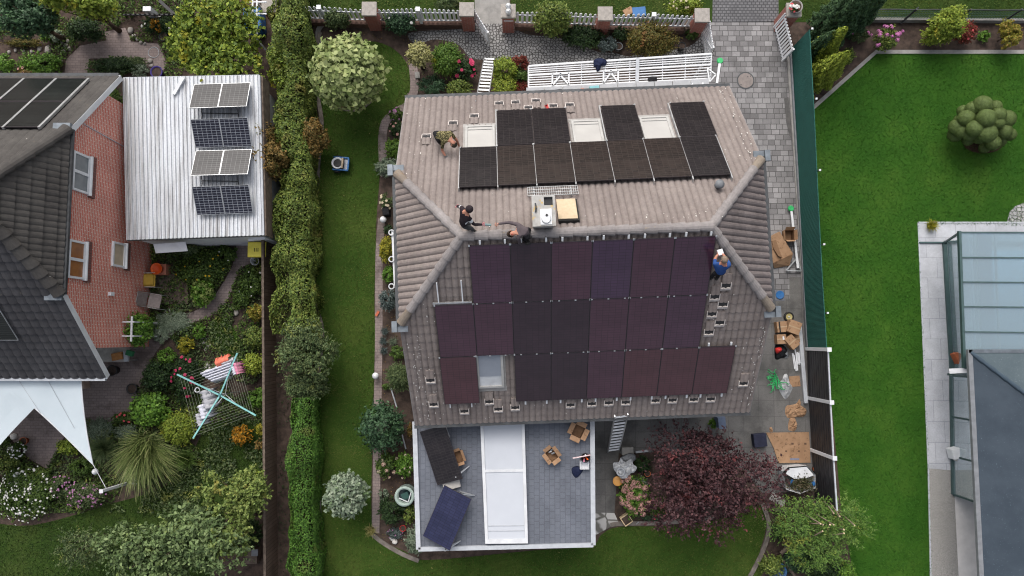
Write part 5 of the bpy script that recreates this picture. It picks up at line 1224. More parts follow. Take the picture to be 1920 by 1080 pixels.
for i, (x, y, l) in enumerate([(1136, 169, 'left'), (1160, 167, 'second from the left'), (1297, 159, 'third from the left'), (1317, 158, 'right')]):
    box_on(x, y, 2.64, (.1, .05, .05), m_whiteplas, f'small white bracket on the coping, {l} of four', 'bracket', 'bracket', .2+i*.3)
o = N_.hit(1026, 203, .08); mb = MB(); mb.box(o+EZ*.05, (.09, .20, .10), .3); mb.box(o+Vector((-.05, .06, .07)), (.07, .06, .06), .3); ob = mb.build('red_driver', m_red); rebase(ob, o); tag(ob, 'red power tool lying by the lifted tiles on the upper slope', 'power tool')
# white poles with green ends
def tpole(p_top, p_bot, feet, label, z=.1):
    a, b = P(*p_top, z), P(*p_bot, z); t = thing('lift_pole', label, 'pole', b, 0, 'white poles with green tops')
    MB().beam(a, b, .085, .06).build('tube', m_whiteplas, t); MB().lathe(a+EZ*.0, [(.11, -.04), (.125, 0), (.10, .05)], 14).build('end_pad', m_greenpl, t)
    q = [P(x, y, z) for x, y in feet]
    for i in range(len(q)): MB().beam(q[i], q[(i+1) % len(q)], .045, .05).build('foot_bar', m_alu, t)
tpole((1483, 391), (1496, 503), [(1474, 507), (1502, 508), (1494, 484)], 'white pole with green pad lying beside the torn carton', .12)
tpole((1350, 114), (1344, 156), [(1326, 128), (1342, 140), (1330, 154)], 'white pole with green pad at the pergola end', 2.3)
# ================================================================== driveway clutter
c = P(1398, 151, .012); t = thing('manhole_cover', 'round concrete manhole cover set into the driveway pavers', 'manhole cover', c)
MB().lathe(c, [(.31, 0), (.31, .012), (.305, .014)], 36).build('cover', nmat('manhole concrete', (.25, .215, .20), (.19, .165, .155), 8, .85), t); MB().lathe(c-EZ*.002, [(.36, 0), (.36, .008)], 36).build('rim', m_dgutter, t)
for dx, dy in ((.22, .2), (-.22, -.2), (.1, .17)): MB().lathe(c+Vector((dx*.9, dy*.9, .012)), [(.022, 0), (.022, .006)], 8).build('lifting_hole', m_black, t)
o = sheet('dark_patch', [(1470, 185), (1478, 182), (1480, 200), (1485, 262), (1480, 255), (1474, 230)], .013, nmat('dark driveway patch', (.075, .073, .073), (.11, .105, .10), 6));  # dark strip of driveway beside the green fence
box_on(1461, 554, 0, (.42, .42, .012), nmat('dusty film sheet', (.16, .17, .2), (.12, .125, .14), 6), 'dusty square sheet beneath the blue dish', 'sheet', 'sheet', 0)
c = P(1462, 553, .015); o = MB().lathe(c, [(.14, 0), (.17, .03), (.15, .025), (.02, .015)], 16).build('blue_dish', m_blue, None, True); rebase(o, c); tag(o, 'blue dish lying on the yard by the roof corner', 'dish')
def wheel(px, py, label):
    c = P(px, py, 0); t = thing('spare_wheel', label, 'wheel', c); MB().lathe(c+EZ*.0, [(.13, .02), (.19, .0), (.20, .05), (.19, .10), (.13, .09), (.13, .02)], 22).build('tyre', m_rubber, t, True); MB().lathe(c, [(.13, .03), (.13, .085), (.05, .06)], 16).build('rim', nmat('yellow rim', (.42, .36, .16), (.35, .3, .13), 8, .5), t); MB().lathe(c+EZ*.06, [(.035, 0), (.03, .04)], 10).build('hub', m_lgrey, t)
wheel(1478, 594, 'small wheel with yellow rim lying above the cartons')
def carton(px, py, z, s, rz, label, openness=0, torn=False, group='cardboard cartons', inside=False, tilt=None):
    c = P(px, py, z); t = thing('cardboard_box', label, 'box', c, rz, group); M = WM[t.name]; x, y, h = s; g = lambda a, b, d: M @ Vector((a, b, d))
    if openness == 0:
        mb = MB(); mb.box(None, (x, y, h), M=M @ Matrix.Translation((0, 0, h/2))); mb.build('body', m_card, t, bevel=.006)
        MB().box(None, (x*1.0, .05, .003), M=M @ Matrix.Translation((0, 0, h+.0025))).build('tape', nmat('parcel tape', (.42, .30, .19), (.36, .25, .15), 5, .4, .4), t)
    else:
        k = .008; mb = MB()
        for (cx, cy, sx, sy) in ((0, -y/2, x, k), (0, y/2, x, k), (-x/2, 0, k, y-k), (x/2, 0, k, y-k)): mb.box(None, (sx, sy, h), M=M @ Matrix.Translation((cx, cy, h/2)))
        mb.box(None, (x, y, k), M=M @ Matrix.Translation((0, 0, k/2))); mb.build('body', [m_cardin], t)
        for sx, sy in ((1, 0), (-1, 0), (0, 1), (0, -1)):
            L = min(x, y)*.5; an = R(openness)*(1+.15*sx-.1*sy)
            if sx: a, b = Vector((sx*x/2, -y/2, h)), Vector((sx*x/2, y/2, h))
            else: a, b = Vector((-x/2, sy*y/2, h)), Vector((x/2, sy*y/2, h))
            o = Vector((sx, sy, 0))*(L*math.cos(an))+EZ*(L*math.sin(an)); nn = Vector((sx, sy, 0))*(-math.sin(an))*.006+EZ*math.cos(an)*.006
            q = [a, b, b+o, a+o]; mb = MB(); mb.hexa([M @ p for p in q]+[M @ (p+nn) for p in q]); mb.build('flap', m_card, t)
    return t
carton(1461, 613, 0, (.40, .42, .30), .1, 'carton with dark straps, upper left of the pile below the wheel')
carton(1482, 614, 0, (.48, .50, .42), -.35, 'tilted tan carton, upper right of the pile below the wheel')
carton(1460, 636, 0, (.36, .38, .3), .05, 'flat tan carton, lower left of the pile below the wheel')
carton(1479, 641, 0, (.36, .52, .36), .7, 'carton lying askew, lower right of the pile below the wheel')
carton(1491, 635, 0, (.2, .3, .2), .1, 'small carton tucked against the long pale beam')
box_on(1462, 613, .305, (.05, .42, .01), m_rubber, 'dark strap across the upper left carton', 'strap', 'strap', .1)
box_on(1469, 634, .305, (.07, .13, .01), m_whiteplas, 'white label lying on the lower left carton', 'paper_label', 'label', .1)
lump('tool_bag', 'black tool bag holding red tools below the cartons', 'bag', [(1453, 648), (1466, 646), (1475, 654), (1476, 668), (1464, 672), (1454, 674), (1452, 660)], 0, m_blackcloth, .25, None, 4)
lump('red_tool', 'red tool lying on the black tool bag', 'tool', [(1453, 653), (1464, 651), (1466, 658), (1456, 663)], .17, m_red, .16, None, 5)
lump('grey_cable', 'coiled grey cable beside the black tool bag', 'cable', [(1468, 660), (1475, 655), (1479, 668), (1472, 672)], .01, m_grey, .08, None, 6)
rng = random.Random(5)
for k in range(7):
    x = 1486+k*2.2; y0 = 658+rng.uniform(-3, 8); l = 26+rng.uniform(-6, 8); a, b = P(x, y0, .04+.03*(k % 2)), P(x+3+rng.uniform(-1, 2), y0+l, .04+.03*(k % 2))
    o = MB().beam(a, b, .055, .045).build('white_profile', m_whiteplas); rebase(o, (a+b)/2); tag(o, 'white plastic profile in the loose bundle beside the beam', 'profile', 'bundle of white profiles')
a, b = P(1499, 612, .08), P(1511, 756, .08); o = MB().beam(a, b, .15, .10).build('long_beam', m_lgrey, None, bevel=.008); rebase(o, (a+b)/2); tag(o, 'long pale grey metal beam lying along the fence foot', 'beam')
rng = random.Random(6); t = thing('green_strap', 'heap of bright green plastic strapping on the yard', 'strapping', P(1452, 716, 0))
for k in range(22):
    c = P(1455+rng.uniform(-5, 5), 708+rng.uniform(-6, 12), .02); pts = [c]; an = rng.uniform(2.0, 5.5)
    for j in range(7): an += rng.uniform(-.7, .7); pts.append(pts[-1]+Vector((math.cos(an)*.062, math.sin(an)*.062, rng.uniform(-.02, .05) if pts[-1].z > .03 else rng.uniform(0, .06))))
    MB().tube(pts, .014, 4).build('strand', m_greenpl, t)
lump('plastic_film', 'crumpled clear plastic film next to the green strapping', 'film', [(1470, 702), (1476, 702), (1480, 715), (1486, 728), (1473, 749), (1460, 730), (1459, 720), (1466, 712)], .005, m_film, .16, None, 7, rug=.05)
box_on(1490, 715, .0, (.42, .42, .02), m_card, 'flat brown cardboard piece beside the plastic film', 'cardboard_piece', 'cardboard', .08)
def crumple(px, label, seed, h=.14):
    return lump('torn_cardboard', label, 'cardboard', px, .004, m_card, h, 'torn cardboard on the yard', seed, rug=.07)
crumple([(1473, 762), (1492, 757), (1499, 748), (1502, 760), (1512, 768), (1508, 780), (1495, 782), (1475, 783)], 'crumpled cardboard at the lower end of the pale beam', 8)
crumple([(1480, 786), (1490, 783), (1494, 798), (1490, 808), (1478, 806)], 'shredded cardboard scraps between crumpled carton and flat sheet', 9, .07)
crumple([(1443, 802), (1447, 801), (1448, 808), (1443, 808)], 'tiny cardboard scrap above the big flat sheet', 10, .03)
t = thing('cardboard_sheet', 'large flat cardboard sheet with printed symbols in the yard', 'cardboard', P(1480, 838, 0))
q = [P(1436, 811), P(1516, 810), P(1519, 867), P(1459, 868), P(1450, 840)]; MB().prism([p[:2] for p in q], .02, .045).build('sheet', m_card, t)
for i in range(4):
    for j, yy in enumerate((832, 846)):
        x = 1474+i*12; c = P(x, yy, .05); s = (.07, .06, .004) if j else (.09, .075, .004)
        mb = MB()
        if (i+j) % 2: mb.box(c, s)
        else:
            for dx in (-1, 1): mb.box(c+Vector((dx*s[0]*.4, 0, 0)), (s[0]*.18, s[1], .004))
            for dy in (-1, 1): mb.box(c+Vector((0, dy*s[1]*.4, .0005)), (s[0]*.62, s[1]*.18, .004))
        mb.build('print_symbol', m_print, t)
MB().box(P(1490, 861, .05), (.36, .07, .004)).build('print_line', m_printblue, t)
mb = MB(); 
def torn_box():
    t = thing('torn_carton', 'big torn open carton leaning by the house gutter', 'carton', P(1465, 465, 0))
    q = [P(1444, 444, .42), P(1462, 434, .42), P(1487, 476, .30), P(1449, 494, .30)]; lo = [Vector((p.x, p.y, .02)) for p in q]
    MB().hexa(lo+q).build('body', m_card, t)
    e = [P(1449, 493, .32), P(1487, 476, .32), P(1480, 498, .05), P(1452, 503, .05)]; MB().hexa([p-EZ*.02 for p in e]+e).build('flap', m_card, t)
    h_ = [P(1447, 452, .415), P(1455, 450, .415), P(1462, 475, .37), P(1466, 484, .345), P(1458, 480, .36), P(1450, 466, .39)]; MB().prism([p[:2] for p in h_], .345, .425).build('torn_opening', m_cardin, t)
torn_box()
carton(1475, 443, 0, (.36, .40, .3), .02, 'small opened carton behind the big torn one', 60)
# extension roof: open cartons, bucket and bits
carton(1034, 851, EZX, (.30, .40, .24), .65, 'open cardboard box lying in the middle of the grey flat roof', 25, group='cartons on the flat roof')
carton(1083, 807, EZX, (.36, .40, .26), -.45, 'open cardboard box under the gutter on the flat roof', 20, group='cartons on the flat roof')
carton(861, 855, EZX, (.24, .40, .2), .35, 'open cardboard box behind the black loose panel', 35, group='cartons on the flat roof')
c = P(1034, 849, EZX+.02); 
for k, (dx, dy) in enumerate(((-.05, .03), (.05, -.02), (0, .1))): o = MB().tube([c+Vector((dx-.05, dy, .08+.02*k)), c+Vector((dx+.06, dy+.05, .10+.02*k))], .03, 8).build('roof_hook', m_grey if k else m_alu); rebase(o, c+Vector((dx, dy, .08))); tag(o, 'metal roof hook lying inside the middle open carton', 'hook', 'hooks inside the open carton')
c = P(1096, 856, EZX); t = thing('tool_bucket', 'bucket with red tools and a long level at the flat roof edge', 'bucket', c); MB().lathe(c, [(.12, 0), (.16, .26), (.17, .27), (.14, .26), (.11, .02)], 18).build('body', m_black, t, True)
for k, (dx, dy, mm) in enumerate(((-.05, .03, m_red), (.04, -.02, m_orange), (.0, .06, m_whiteplas), (.05, .05, m_red), (-.03, -.06, m_pinkc))): MB().tube([c+Vector((dx, dy, .1)), c+Vector((dx*1.8, dy*1.8, .34))], .03, 6).build('tool', mm, t)
a, b = P(1074, 859, EZX+.36), P(1107, 853, EZX+.36); o = MB().beam(a, b, .035, .05).build('spirit_level', nmat('pink white level', (.75, .62, .62), (.6, .4, .4), 6)); rebase(o, (a+b)/2); tag(o, 'long pale spirit level laid across the tool bucket', 'spirit level')
c = P(1095, 871, EZX); t = thing('white_crate', 'white plastic crate below the tool bucket on the flat roof', 'crate', c)
for dx, dy, sx, sy in ((0, -.125, .32, .02), (0, .125, .32, .02), (-.15, 0, .02, .23), (.15, 0, .02, .23)): MB().box(c+Vector((dx, dy, .09)), (sx, sy, .18)).build('side', m_whiteplas, t)
MB().box(c+EZ*.03, (.28, .23, .02)).build('bottom', m_whiteplas, t)
lump('work_jacket', 'navy cloth dropped beside the white crate on the flat roof', 'jacket', [(1072, 878), (1080, 874), (1092, 876), (1094, 880), (1088, 890), (1080, 896), (1073, 888)], EZX+.003, m_navy, .1, None, 11)
# terrace furniture: covered table, orange bowl, pots
c = P(1172, 880, .75); c.z = 0; t = thing('plastic_covered_table', 'round garden table wrapped in crumpled translucent sheeting', 'table', c)
MB().tube([c, c+EZ*.7], .05, 8).build('leg', m_grey, t); MB().lathe(c+EZ*.70, [(.26, 0), (.27, .03), (.24, .04)], 22).build('tabletop', m_lgrey, t)
lump('cover', None, None, [(1151, 880), (1150, 868), (1160, 866), (1164, 859), (1172, 866), (1184, 860), (1187, 870), (1194, 876), (1189, 886), (1180, 888), (1176, 896), (1164, 897), (1160, 890)], .74, nmat('milky sheeting', (.56, .58, .60), (.30, .31, .33), 6, .35, .5, bump=.6), .2, None, 12, parent=t, rug=.07)
ringthing(1164, 885, .88, .14, .035, m_lgrey, 'pale ring cushion lying on the wrapped garden table', 'ring_cushion', 'cushion')
lump('dark_cloth', 'dark grey cloth bundle at the upper edge of the wrapped table', 'cloth', [(1163, 858), (1178, 850), (1190, 852), (1192, 862), (1180, 868), (1168, 864)], .5, m_grey, .2, None, 13)
box_on(1174, 843, 0, (.44, .30, .4), m_conc, 'concrete block at the terrace edge above the wrapped table', 'concrete_block', 'block', .02)
c = P(1158, 902, .45); c.z = 0; t = thing('orange_stool', 'round orange topped stool at the terrace edge', 'stool', c); MB().lathe(c, [(.10, 0), (.10, .42)], 14).build('column', m_grey, t); MB().lathe(c+EZ*.42, [(.185, 0), (.19, .05), (.17, .07), (.03, .075)], 24).build('seat', nmat('apricot plastic', (.78, .40, .12), (.68, .33, .09), 4, .45), t, True)
pot(1212, 886, .12, .24, m_terra, 'terracotta pot beneath the purple leaved tree')
c = P(1173, 972, 0); t = thing('wooden_planter', 'small square wooden planter at the end of the hydrangea bed', 'planter', c, .6); M = WM[t.name]
for dx, dy, sx, sy in ((0, -.17, .36, .03), (0, .17, .36, .03), (-.165, 0, .03, .31), (.165, 0, .03, .31)): MB().box(None, (sx, sy, .25), M=M @ Matrix.Translation((dx, dy, .125))).build('side', m_cut, t)
MB().box(None, (.30, .31, .02), M=M @ Matrix.Translation((0, 0, .2))).build('soil', m_soil, t)
box_on(1195, 980, 0, (.16, .05, .05), m_lgrey, 'small grey trowel on the bed edge', 'trowel', 'trowel', .7); box_on(1203, 846, .0, (.5, .08, .1), m_lgrey, 'grey edging piece on the terrace beside the purple tree', 'edging_piece', 'edging', .12)
o = MB().beam(P(1349, 779, .6), P(1351, 800, .5), .28, .5).build('blue_board', nmat('dull blue board', (.15, .19, .27), (.12, .15, .22), 4)); tag(o, 'dull blue board standing under the lower eave by the purple tree', 'board'); rebase(o, P(1350, 790, .25))
o = box_on(1421, 824, 0, (.5, .5, .28), nmat('dark blue cover', (.014, .016, .035), (.022, .025, .05), 5), 'dark blue covered box half hidden by the purple tree', 'covered_box', 'box', .1)
# big bag of garden waste
c = P(1499, 895, 0); t = thing('garden_waste_bag', 'open white big bag filled with garden cuttings by the black fence', 'bag', c)
q = [(1468, 884), (1478, 876), (1513, 873), (1529, 890), (1530, 915), (1500, 926), (1474, 918)]
top = [P(x, y, .85) for x, y in q]; bot = [c+(Vector((p.x, p.y, 0))-c)*.85 for p in top]; inn = [c+(Vector((p.x, p.y, 0))-c)*.93+EZ*.70 for p in top]; k = len(q)
mb = MB(); mb.add(bot+top+inn, [(i, (i+1) % k, k+(i+1) % k, k+i) for i in range(k)]+[(k+i, k+(i+1) % k, 2*k+(i+1) % k, 2*k+i) for i in range(k)]); mb.build('bag_wall', m_white, t)
fl = [P(1473, 888, .84), P(1479, 878, .86), P(1512, 875, .86), P(1526, 891, .84), P(1510, 896, .80), P(1488, 897, .80)]; mb = MB(); mb.hexa([fl[0], fl[5], fl[4], fl[3], fl[1]+EZ*.02, fl[5]+EZ*.05, fl[4]+EZ*.05, fl[2]+EZ*.02]); mb.build('bag_flap', m_white, t)
rng2 = np.random.default_rng(4); n = 1000; cc_ = P(1504, 908, .80); pos = np.array(cc_)+rng2.normal(size=(n, 3))*np.array([.23, .16, .05]); V, Q = leaf_quads(rng2, pos, rng2.normal(size=(n, 3))+np.array([0, 0, .6]), .11, 3.5)
wst = link_mesh('cuttings', np_mesh('cuttings', V, Q), t, leafmat('cuttings', [(.05, .05, .02), (.10, .085, .045), (.17, .14, .09), (.05, .07, .02)])); wst['kind'] = 'stuff'
MB().beam(P(1480, 908, .8), P(1486, 900, .9), .06, .04).build('blue_strap', m_blue, t); MB().beam(P(1524, 903, .8), P(1527, 910, .8), .10, .05).build('blue_strap', m_blue, t)
pot(1525, 878, .09, .2, m_terra, 'little terracotta pot squeezed between big bag and fence')
# lower right corner bits
a, b = P(1446, 930, .55), P(1470, 944, .4); o = MB().beam(a, b,   .30, .08).build('weathered_board', nmat('pale grey board', (.36, .35, .33), (.25, .24, .225), 7, .9), None); rebase(o, (a+b)/2); tag(o, 'weathered board above the cut conifer stems', 'board'); o = MB().beam(P(1452, 953, .2), P(1474, 956, .2), .2, .12).build('timber_offcut', m_wood); rebase(o, P(1463, 955, .2)); tag(o, 'short timber offcut left of the cut conifer', 'timber')
a, b = P(1464, 1038, .5), P(1480, 1024, .5); o = MB().tube([a, b], .075, 10).build('timber_post', m_wood); rebase(o, (a+b)/2); tag(o, 'round timber post pointing up right at the lower right bed', 'post')
a, b = P(1466, 1048, .45), P(1492, 1082, .45); o = MB().tube([a, b], .06, 10).build('timber_post', m_wood); rebase(o, (a+b)/2); tag(o, 'longer round timber post running down at the picture edge', 'post')
pot(1449, 1064, .34, .5, nmat('glazed blue pot', (.03, .09, .2), (.04, .12, .25), 4, .3, .5), 'glazed blue plant pot at the lower right bed')
# water butt ring, cart on the lawn, lanterns and bits in the left border
c = P(765, 921, 0); t = thing('water_barrel', 'round pale green rimmed water barrel at the flat roof corner', 'barrel', c)
MB().lathe(c, [(.30, 0), (.36, .45), (.34, .85), (.375, .86), (.375, .9), (.27, .9), (.26, .6)], 28).build('body', nmat('pale green barrel', (.34, .42, .38), (.27, .34, .31), 4, .5), t, True); MB().lathe(c+EZ*.62, [(.26, 0), (.25, .01)], 20).build('water', nmat('dark water', (.03, .05, .055), None, 3, .1, .6), t)
MB().box(c+Vector((.03, .02, .9)), (.26, .24, .03), .4).build('lid', nmat('dark green lid', (.03, .08, .07)), t); MB().beam(c+Vector((-.2, -.05, .92)), c+Vector((.15, -.2, .92)), .03, .03).build('handle', m_white, t); MB().beam(c+Vector((.15, -.2, .92)), c+Vector((.25, .15, .92)), .03, .03).build('handle', m_white, t)
c = P(642, 310, 0); t = thing('garden_cart', 'blue garden cart with white rimmed opening on the lawn', 'cart', c, R(-4)); M = WM[t.name]; g = lambda *a: M @ Vector(a)
for s in (-1, 1): MB().box(g(.0, s*.25, .24), (.62, .06, .10), R(-4)).build('side_frame', m_blue, t, bevel=.01)
MB().box(g(.30, 0, .24), (.06, .46, .10), R(-4)).build('end_frame', m_blue, t, bevel=.01)
mb = MB(); mb.lathe(g(-.12, 0, .1), [(.12, 0), (.20, .22), (.235, .23), (.235, .26), (.19, .26), (.10, .03)], 18); mb.build('tub', m_whiteplas, t, True); MB().lathe(g(-.12, 0, .3), [(.17, 0), (.16, .02)], 16).build('opening', m_black, t); MB().box(g(-.10, .0, .2), (.42, .42, .16), R(-4)).build('tray', m_navy, t)
MB().tube([g(.08, -.2, .36), g(.10, 0, .40), g(.08, .2, .36)], .045, 8).build('handle', nmat('tan grip', (.45, .36, .26)), t); MB().box(g(.2, 0, .2), (.16, .42, .02), R(-4)).build('grille', m_lgrey, t)
for s in (-1, 1): MB().tube([g(-.15, s*.29, .12), g(-.15, s*.34, .12)], .12, 14).build('wheel', m_rubber, t)
for px, py, l in ((721, 414, 'white glass globe at the upper end of the narrow border'), (707, 704, 'white glass globe on the brick edging midway down the lawn')):
    c = P(px, py, 0); t = thing('garden_globe', l, 'globe', c); MB().tube([c, c+EZ*.2], .03, 8).build('stand', m_black, t); MB().lathe(c+EZ*.18, [(.04, 0), (.12, .06), (.135, .13), (.10, .21), (.02, .25)], 16).build('globe', m_whiteplas, t, True)
box_on(708, 588, .022, (.10, .22, .06), nmat('loose red brick', (.48, .13, .07), (.4, .11, .06), 9, .85), 'loose red brick on the edging path', 'brick', 'brick', -.5, .004)
box_on(783, 142, 0, (.2, .26, .10), m_conc, 'small pale slab beside the edging above the house corner', 'slab', 'slab', .1)
# white balustrade behind the half-hip gutter
bl = thing('white_balustrade', 'white ornamental railing glimpsed along the house wall below the half-hip gutter', 'railing', P(741, 486, 0))
a, b = P(736, 432, .9), P(741, 540, .9); MB().beam(a, b, .09, .05).build('rail', m_white, bl)
for k in range(22): q = a.lerp(b, (k+.5)/22); MB().tube([(q.x, q.y, .05), (q.x, q.y, .88)], .022, 6).build('baluster', m_white, bl)
for yy in (436, 486, 537):
    c = P(734, yy, .98); MB().tube([c+Vector((.1*math.cos(x), .1*math.sin(x), 0)) for x in [2*math.pi*k/14 for k in range(15)]], .025, 6, caps=False).build('ring', m_white, bl)
for px0, px1, l in (((733, 728), (744, 764), 'upper'), ((754, 815), (761, 842), 'lower')):
    a, b = P(*px0, .05), P(*px1, .05); o = MB().tube([a, b], .03, 6).build('garden_stake', m_lgrey); rebase(o, (a+b)/2); tag(o, f'{l} grey stake lying in the narrow mulch border', 'stake')
pot(757, 752+236, .12, .22, m_red, 'red pot in the corner bed by the flat roof')
for px, py, l in ((736, 1008, 'left'), (741, 1014, 'right')): stone(px, py, .12, m_stonew, f'{l} of two white stones at the corner bed tip', None, px)
pot(1158, 92, .16, .3, m_grey, 'round grey pot on the cobbles at the dark shrub'); pot(1275, 92, .15, .35, m_black, 'dark slim pot on the cobbles right of the russet bush')
stone(1108, 66, .11, m_stonew, 'pale ball stone in the dark green bed by the pillar', None, 77)
box_on(1285, 55, 0, (.35, .4, .5), m_wood, 'wooden bird house box beside the driveway gate pillar', 'bird_box', 'box', .3)
box_on(1198, 23, 0, (.55, .4, .06), m_blue, 'flat blue lid lying on the verge behind the picket fence', 'lid', 'lid', .1); box_on(1178, 22, 0, (.4, .3, .05), m_card, 'tan cardboard scrap on the verge behind the picket fence', 'cardboard_scrap', 'cardboard', .5)
for px, py, h in ((727, 400, .5),): box_on(px, py, 0, (.25, .3, h), m_blackcloth, 'black covered crate by the half-hip gutter', 'black_crate', 'crate', .1)
# ================================================================== roofers
def roofer(label, J, cols, hair, facing, cap=None, hand_px=.0):
    """J: joint name -> world point; body grown as one skinned surface over the skeleton"""
    root = (J['hipL']+J['hipR'])/2
    foot = (J['footL']+J['footR'])/2
    t = thing('person', label, 'person', foot, 0, 'roofers at work')
    names = []; co = []; rad = []; edges = []
    def jv(n, p, r): names.append(n); co.append(p); rad.append(r); return len(co)-1
    def chain(start, items):
        a = start
        for n, p, r in items: b = jv(n, p, r); edges.append((a, b)); a = b
        return a
    pel = jv('pelvis', root, .125)
    ch = J['chest']; nk = J['neck']; hd = J['head']
    bell = root.lerp(ch, .5)
    b = chain(pel, [('belly', bell, .125), ('chest', ch, .145)])
    n_ = chain(b, [('neck', nk, .055), ('head', hd, .085), ('head', hd+(hd-nk).normalized()*.09, .07)])
    for s in 'LR':
        mid_ = lambda a, c: J[a+s].lerp(J[c+s], .5)
        chain(b, [('shoulder'+s, J['sh'+s], .068), ('upper'+s, J['sh'+s].lerp(J['el'+s], .5), .055), ('elbow'+s, J['el'+s], .046), ('fore'+s, mid_('el', 'ha'), .042), ('wrist'+s, J['el'+s].lerp(J['ha'+s], .86), .030), ('palm'+s, J['ha'+s], .034)])
        chain(pel, [('hip'+s, J['hip'+s], .092), ('thigh'+s, mid_('hip', 'kn'), .080), ('knee'+s, J['kn'+s], .062), ('calf'+s, mid_('kn', 'foot'), .058), ('ankle'+s, J['foot'+s]+EZ*.06, .042), ('toe'+s, J['foot'+s]+facing*.15+EZ*.02, .038)])
    me = bpy.data.meshes.new('body'); me.from_pydata([p-foot for p in co], edges, [])
    o = bpy.data.objects.new('body_skeleton', me); COL.objects.link(o)
    sk = o.modifiers.new('skin', 'SKIN'); sv = me.skin_vertices[0].data
    for i, r in enumerate(rad): sv[i].radius = (r, r); sv[i].use_root = (i == 0)
    sk.use_smooth_shade = True
    ss_ = o.modifiers.new('sub', 'SUBSURF'); ss_.levels = 2; ss_.render_levels = 2
    dg = bpy.context.evaluated_depsgraph_get(); m2 = bpy.data.meshes.new_from_object(o.evaluated_get(dg)); bpy.data.objects.remove(o)
    m2.name = 'body'; m2.materials.clear()
    keys = ['skin', 'top', 'sleeve', 'legs', 'shoe', 'glove', 'stripe']
    body = link_mesh('body', m2, t, [cols.get(k, cols['top'] if k == 'stripe' else m_skin) for k in keys], world=False)
    seg = [((co[a]-foot), (co[b]-foot), names[b]) for a, b in edges]
    for p in m2.polygons:
        c = p.center; best = None
        for a, b, n in seg:
            d = b-a; f = max(0, min(1, (c-a).dot(d)/max(1e-9, d.length_squared))); q = (c-a-d*f).length
            if best is None or q < best[0]: best = (q, n, f)
        n = best[1]; k = 'skin'
        if n in ('belly', 'chest') or n.startswith('shoulder'): k = 'top'
        elif n == 'neck' and best[2] < .55: k = 'top'
        elif n.startswith('upper'): k = 'sleeve' if cols.get('stripe') is None else ('stripe' if .3 < best[2] else 'sleeve')
        elif n.startswith('elbow'): k = 'sleeve' if cols.get('long') or best[2] < .25 else 'skin'
        elif n.startswith('fore') or n.startswith('wrist'): k = 'sleeve' if cols.get('long') else 'skin'
        elif n.startswith('palm'): k = 'glove' if 'glove' in cols else 'skin'
        elif n.startswith('hip') or n.startswith('thigh') or n.startswith('knee') or n.startswith('calf'): k = 'legs'
        elif n.startswith('ankle') or n.startswith('toe'): k = 'shoe'
        p.material_index = keys.index(k)
    m2.polygons.foreach_set('use_smooth', [True]*len(m2.polygons))
    # hands: palm carries four bent fingers of unequal length and a thumb from its side
    gm = cols.get('glove', m_skin)
    for s in 'LR':
        d = (J['ha'+s]-J['el'+s]).normalized(); sd = d.cross(EZ); sd = sd.normalized() if sd.length > .1 else Vector((1, 0, 0)); up = sd.cross(d).normalized()
        h0 = J['ha'+s]+d*.02; mb = MB()
        for i, L in enumerate((.060, .072, .068, .052)):
            a = h0+sd*(.026*(i-1.5)); mb.tube([a, a+d*L*.55+up*-.004, a+d*L*.85-up*.022, a+d*L*.9-up*.045], [.0095, .009, .0085, .007], 6)
        a = h0-sd*.034-d*.03; mb.tube([a, a-sd*.026+d*.03, a-sd*.02+d*.058-up*.012], [.011, .0105, .008], 6)
        mb.build('hand', gm, t, True)
    hn = (hd-nk).normalized(); hc = hd+hn*.05; fw = facing-hn*facing.dot(hn); fw.normalize(); sd = fw.cross(hn).normalized()
    M_ = Matrix((sd, fw, hn)).transposed().to_4x4(); M_.translation = hc
    bm = bmesh.new(); bmesh.ops.create_icosphere(bm, subdivisions=3, radius=1)
    if cap is None:
        bmesh.ops.bisect_plane(bm, geom=bm.verts[:]+bm.edges[:]+bm.faces[:], plane_co=(0, .35, -.25), plane_no=(0, .75, -.65), clear_outer=True)
        for v in bm.verts: v.co *= 1+.05*mnoise.noise(v.co*5)
    for v in bm.verts: v.co = M_ @ Vector((v.co.x*.094, v.co.y*.108, v.co.z*.118))
    hm = bpy.data.meshes.new('hair'); bm.to_mesh(hm); bm.free(); hm.polygons.foreach_set('use_smooth', [True]*len(hm.polygons))
    link_mesh('hair' if cap is None else 'hood', hm, t, hair)
    if cap is None:
        g = lambda x, y, z: M_ @ Vector((x, y, z)); mb = MB(); mb.tube([g(0, .085, .01), g(0, .112, -.022), g(0, .090, -.032)], [.010, .015, .010], 6); mb.build('nose', m_skin, t, True)
        for s in (-1, 1):
            mb = MB(); mb.tube([g(s*.084, -.005, -.01), g(s*.098, -.01, .01), g(s*.090, -.01, -.035)], [.010, .016, .010], 6); mb.build('ear', m_skin, t, True)
            mb = MB(); mb.box(g(s*.033, .098, .005), (.018, .018, .009)); mb.build('eye', m_black, t)
        mb = MB(); mb.box(g(0, .094, -.062), (.04, .016, .010)); mb.build('mouth', m_red, t)
    return t
def zr_at(px, py, pl): return pl.hit(px, py, .05).z
def J_(pl, fx, fy):
    z0 = pl.hit(fx, fy, .05).z
    return lambda px, py, h: P(px, py, z0+h)
m_camo = None
t_ = NT('camouflage shirt'); co_ = t_.coords(); m_camo = t_.fin(t_.ramp(t_.noise(co_, 26, 3, .6), [(.40, (.045, .042, .022)), (.5, (.17, .15, .07)), (.58, (.33, .28, .15))], 'CONSTANT'), .95, 0, .1)
m_dark = nmat('dark work trousers', (.018, .018, .02), (.032, .032, .034), 9, .95, .1); m_greytr = nmat('dark grey work trousers', (.05, .05, .052), (.075, .075, .078), 9, .95, .1)
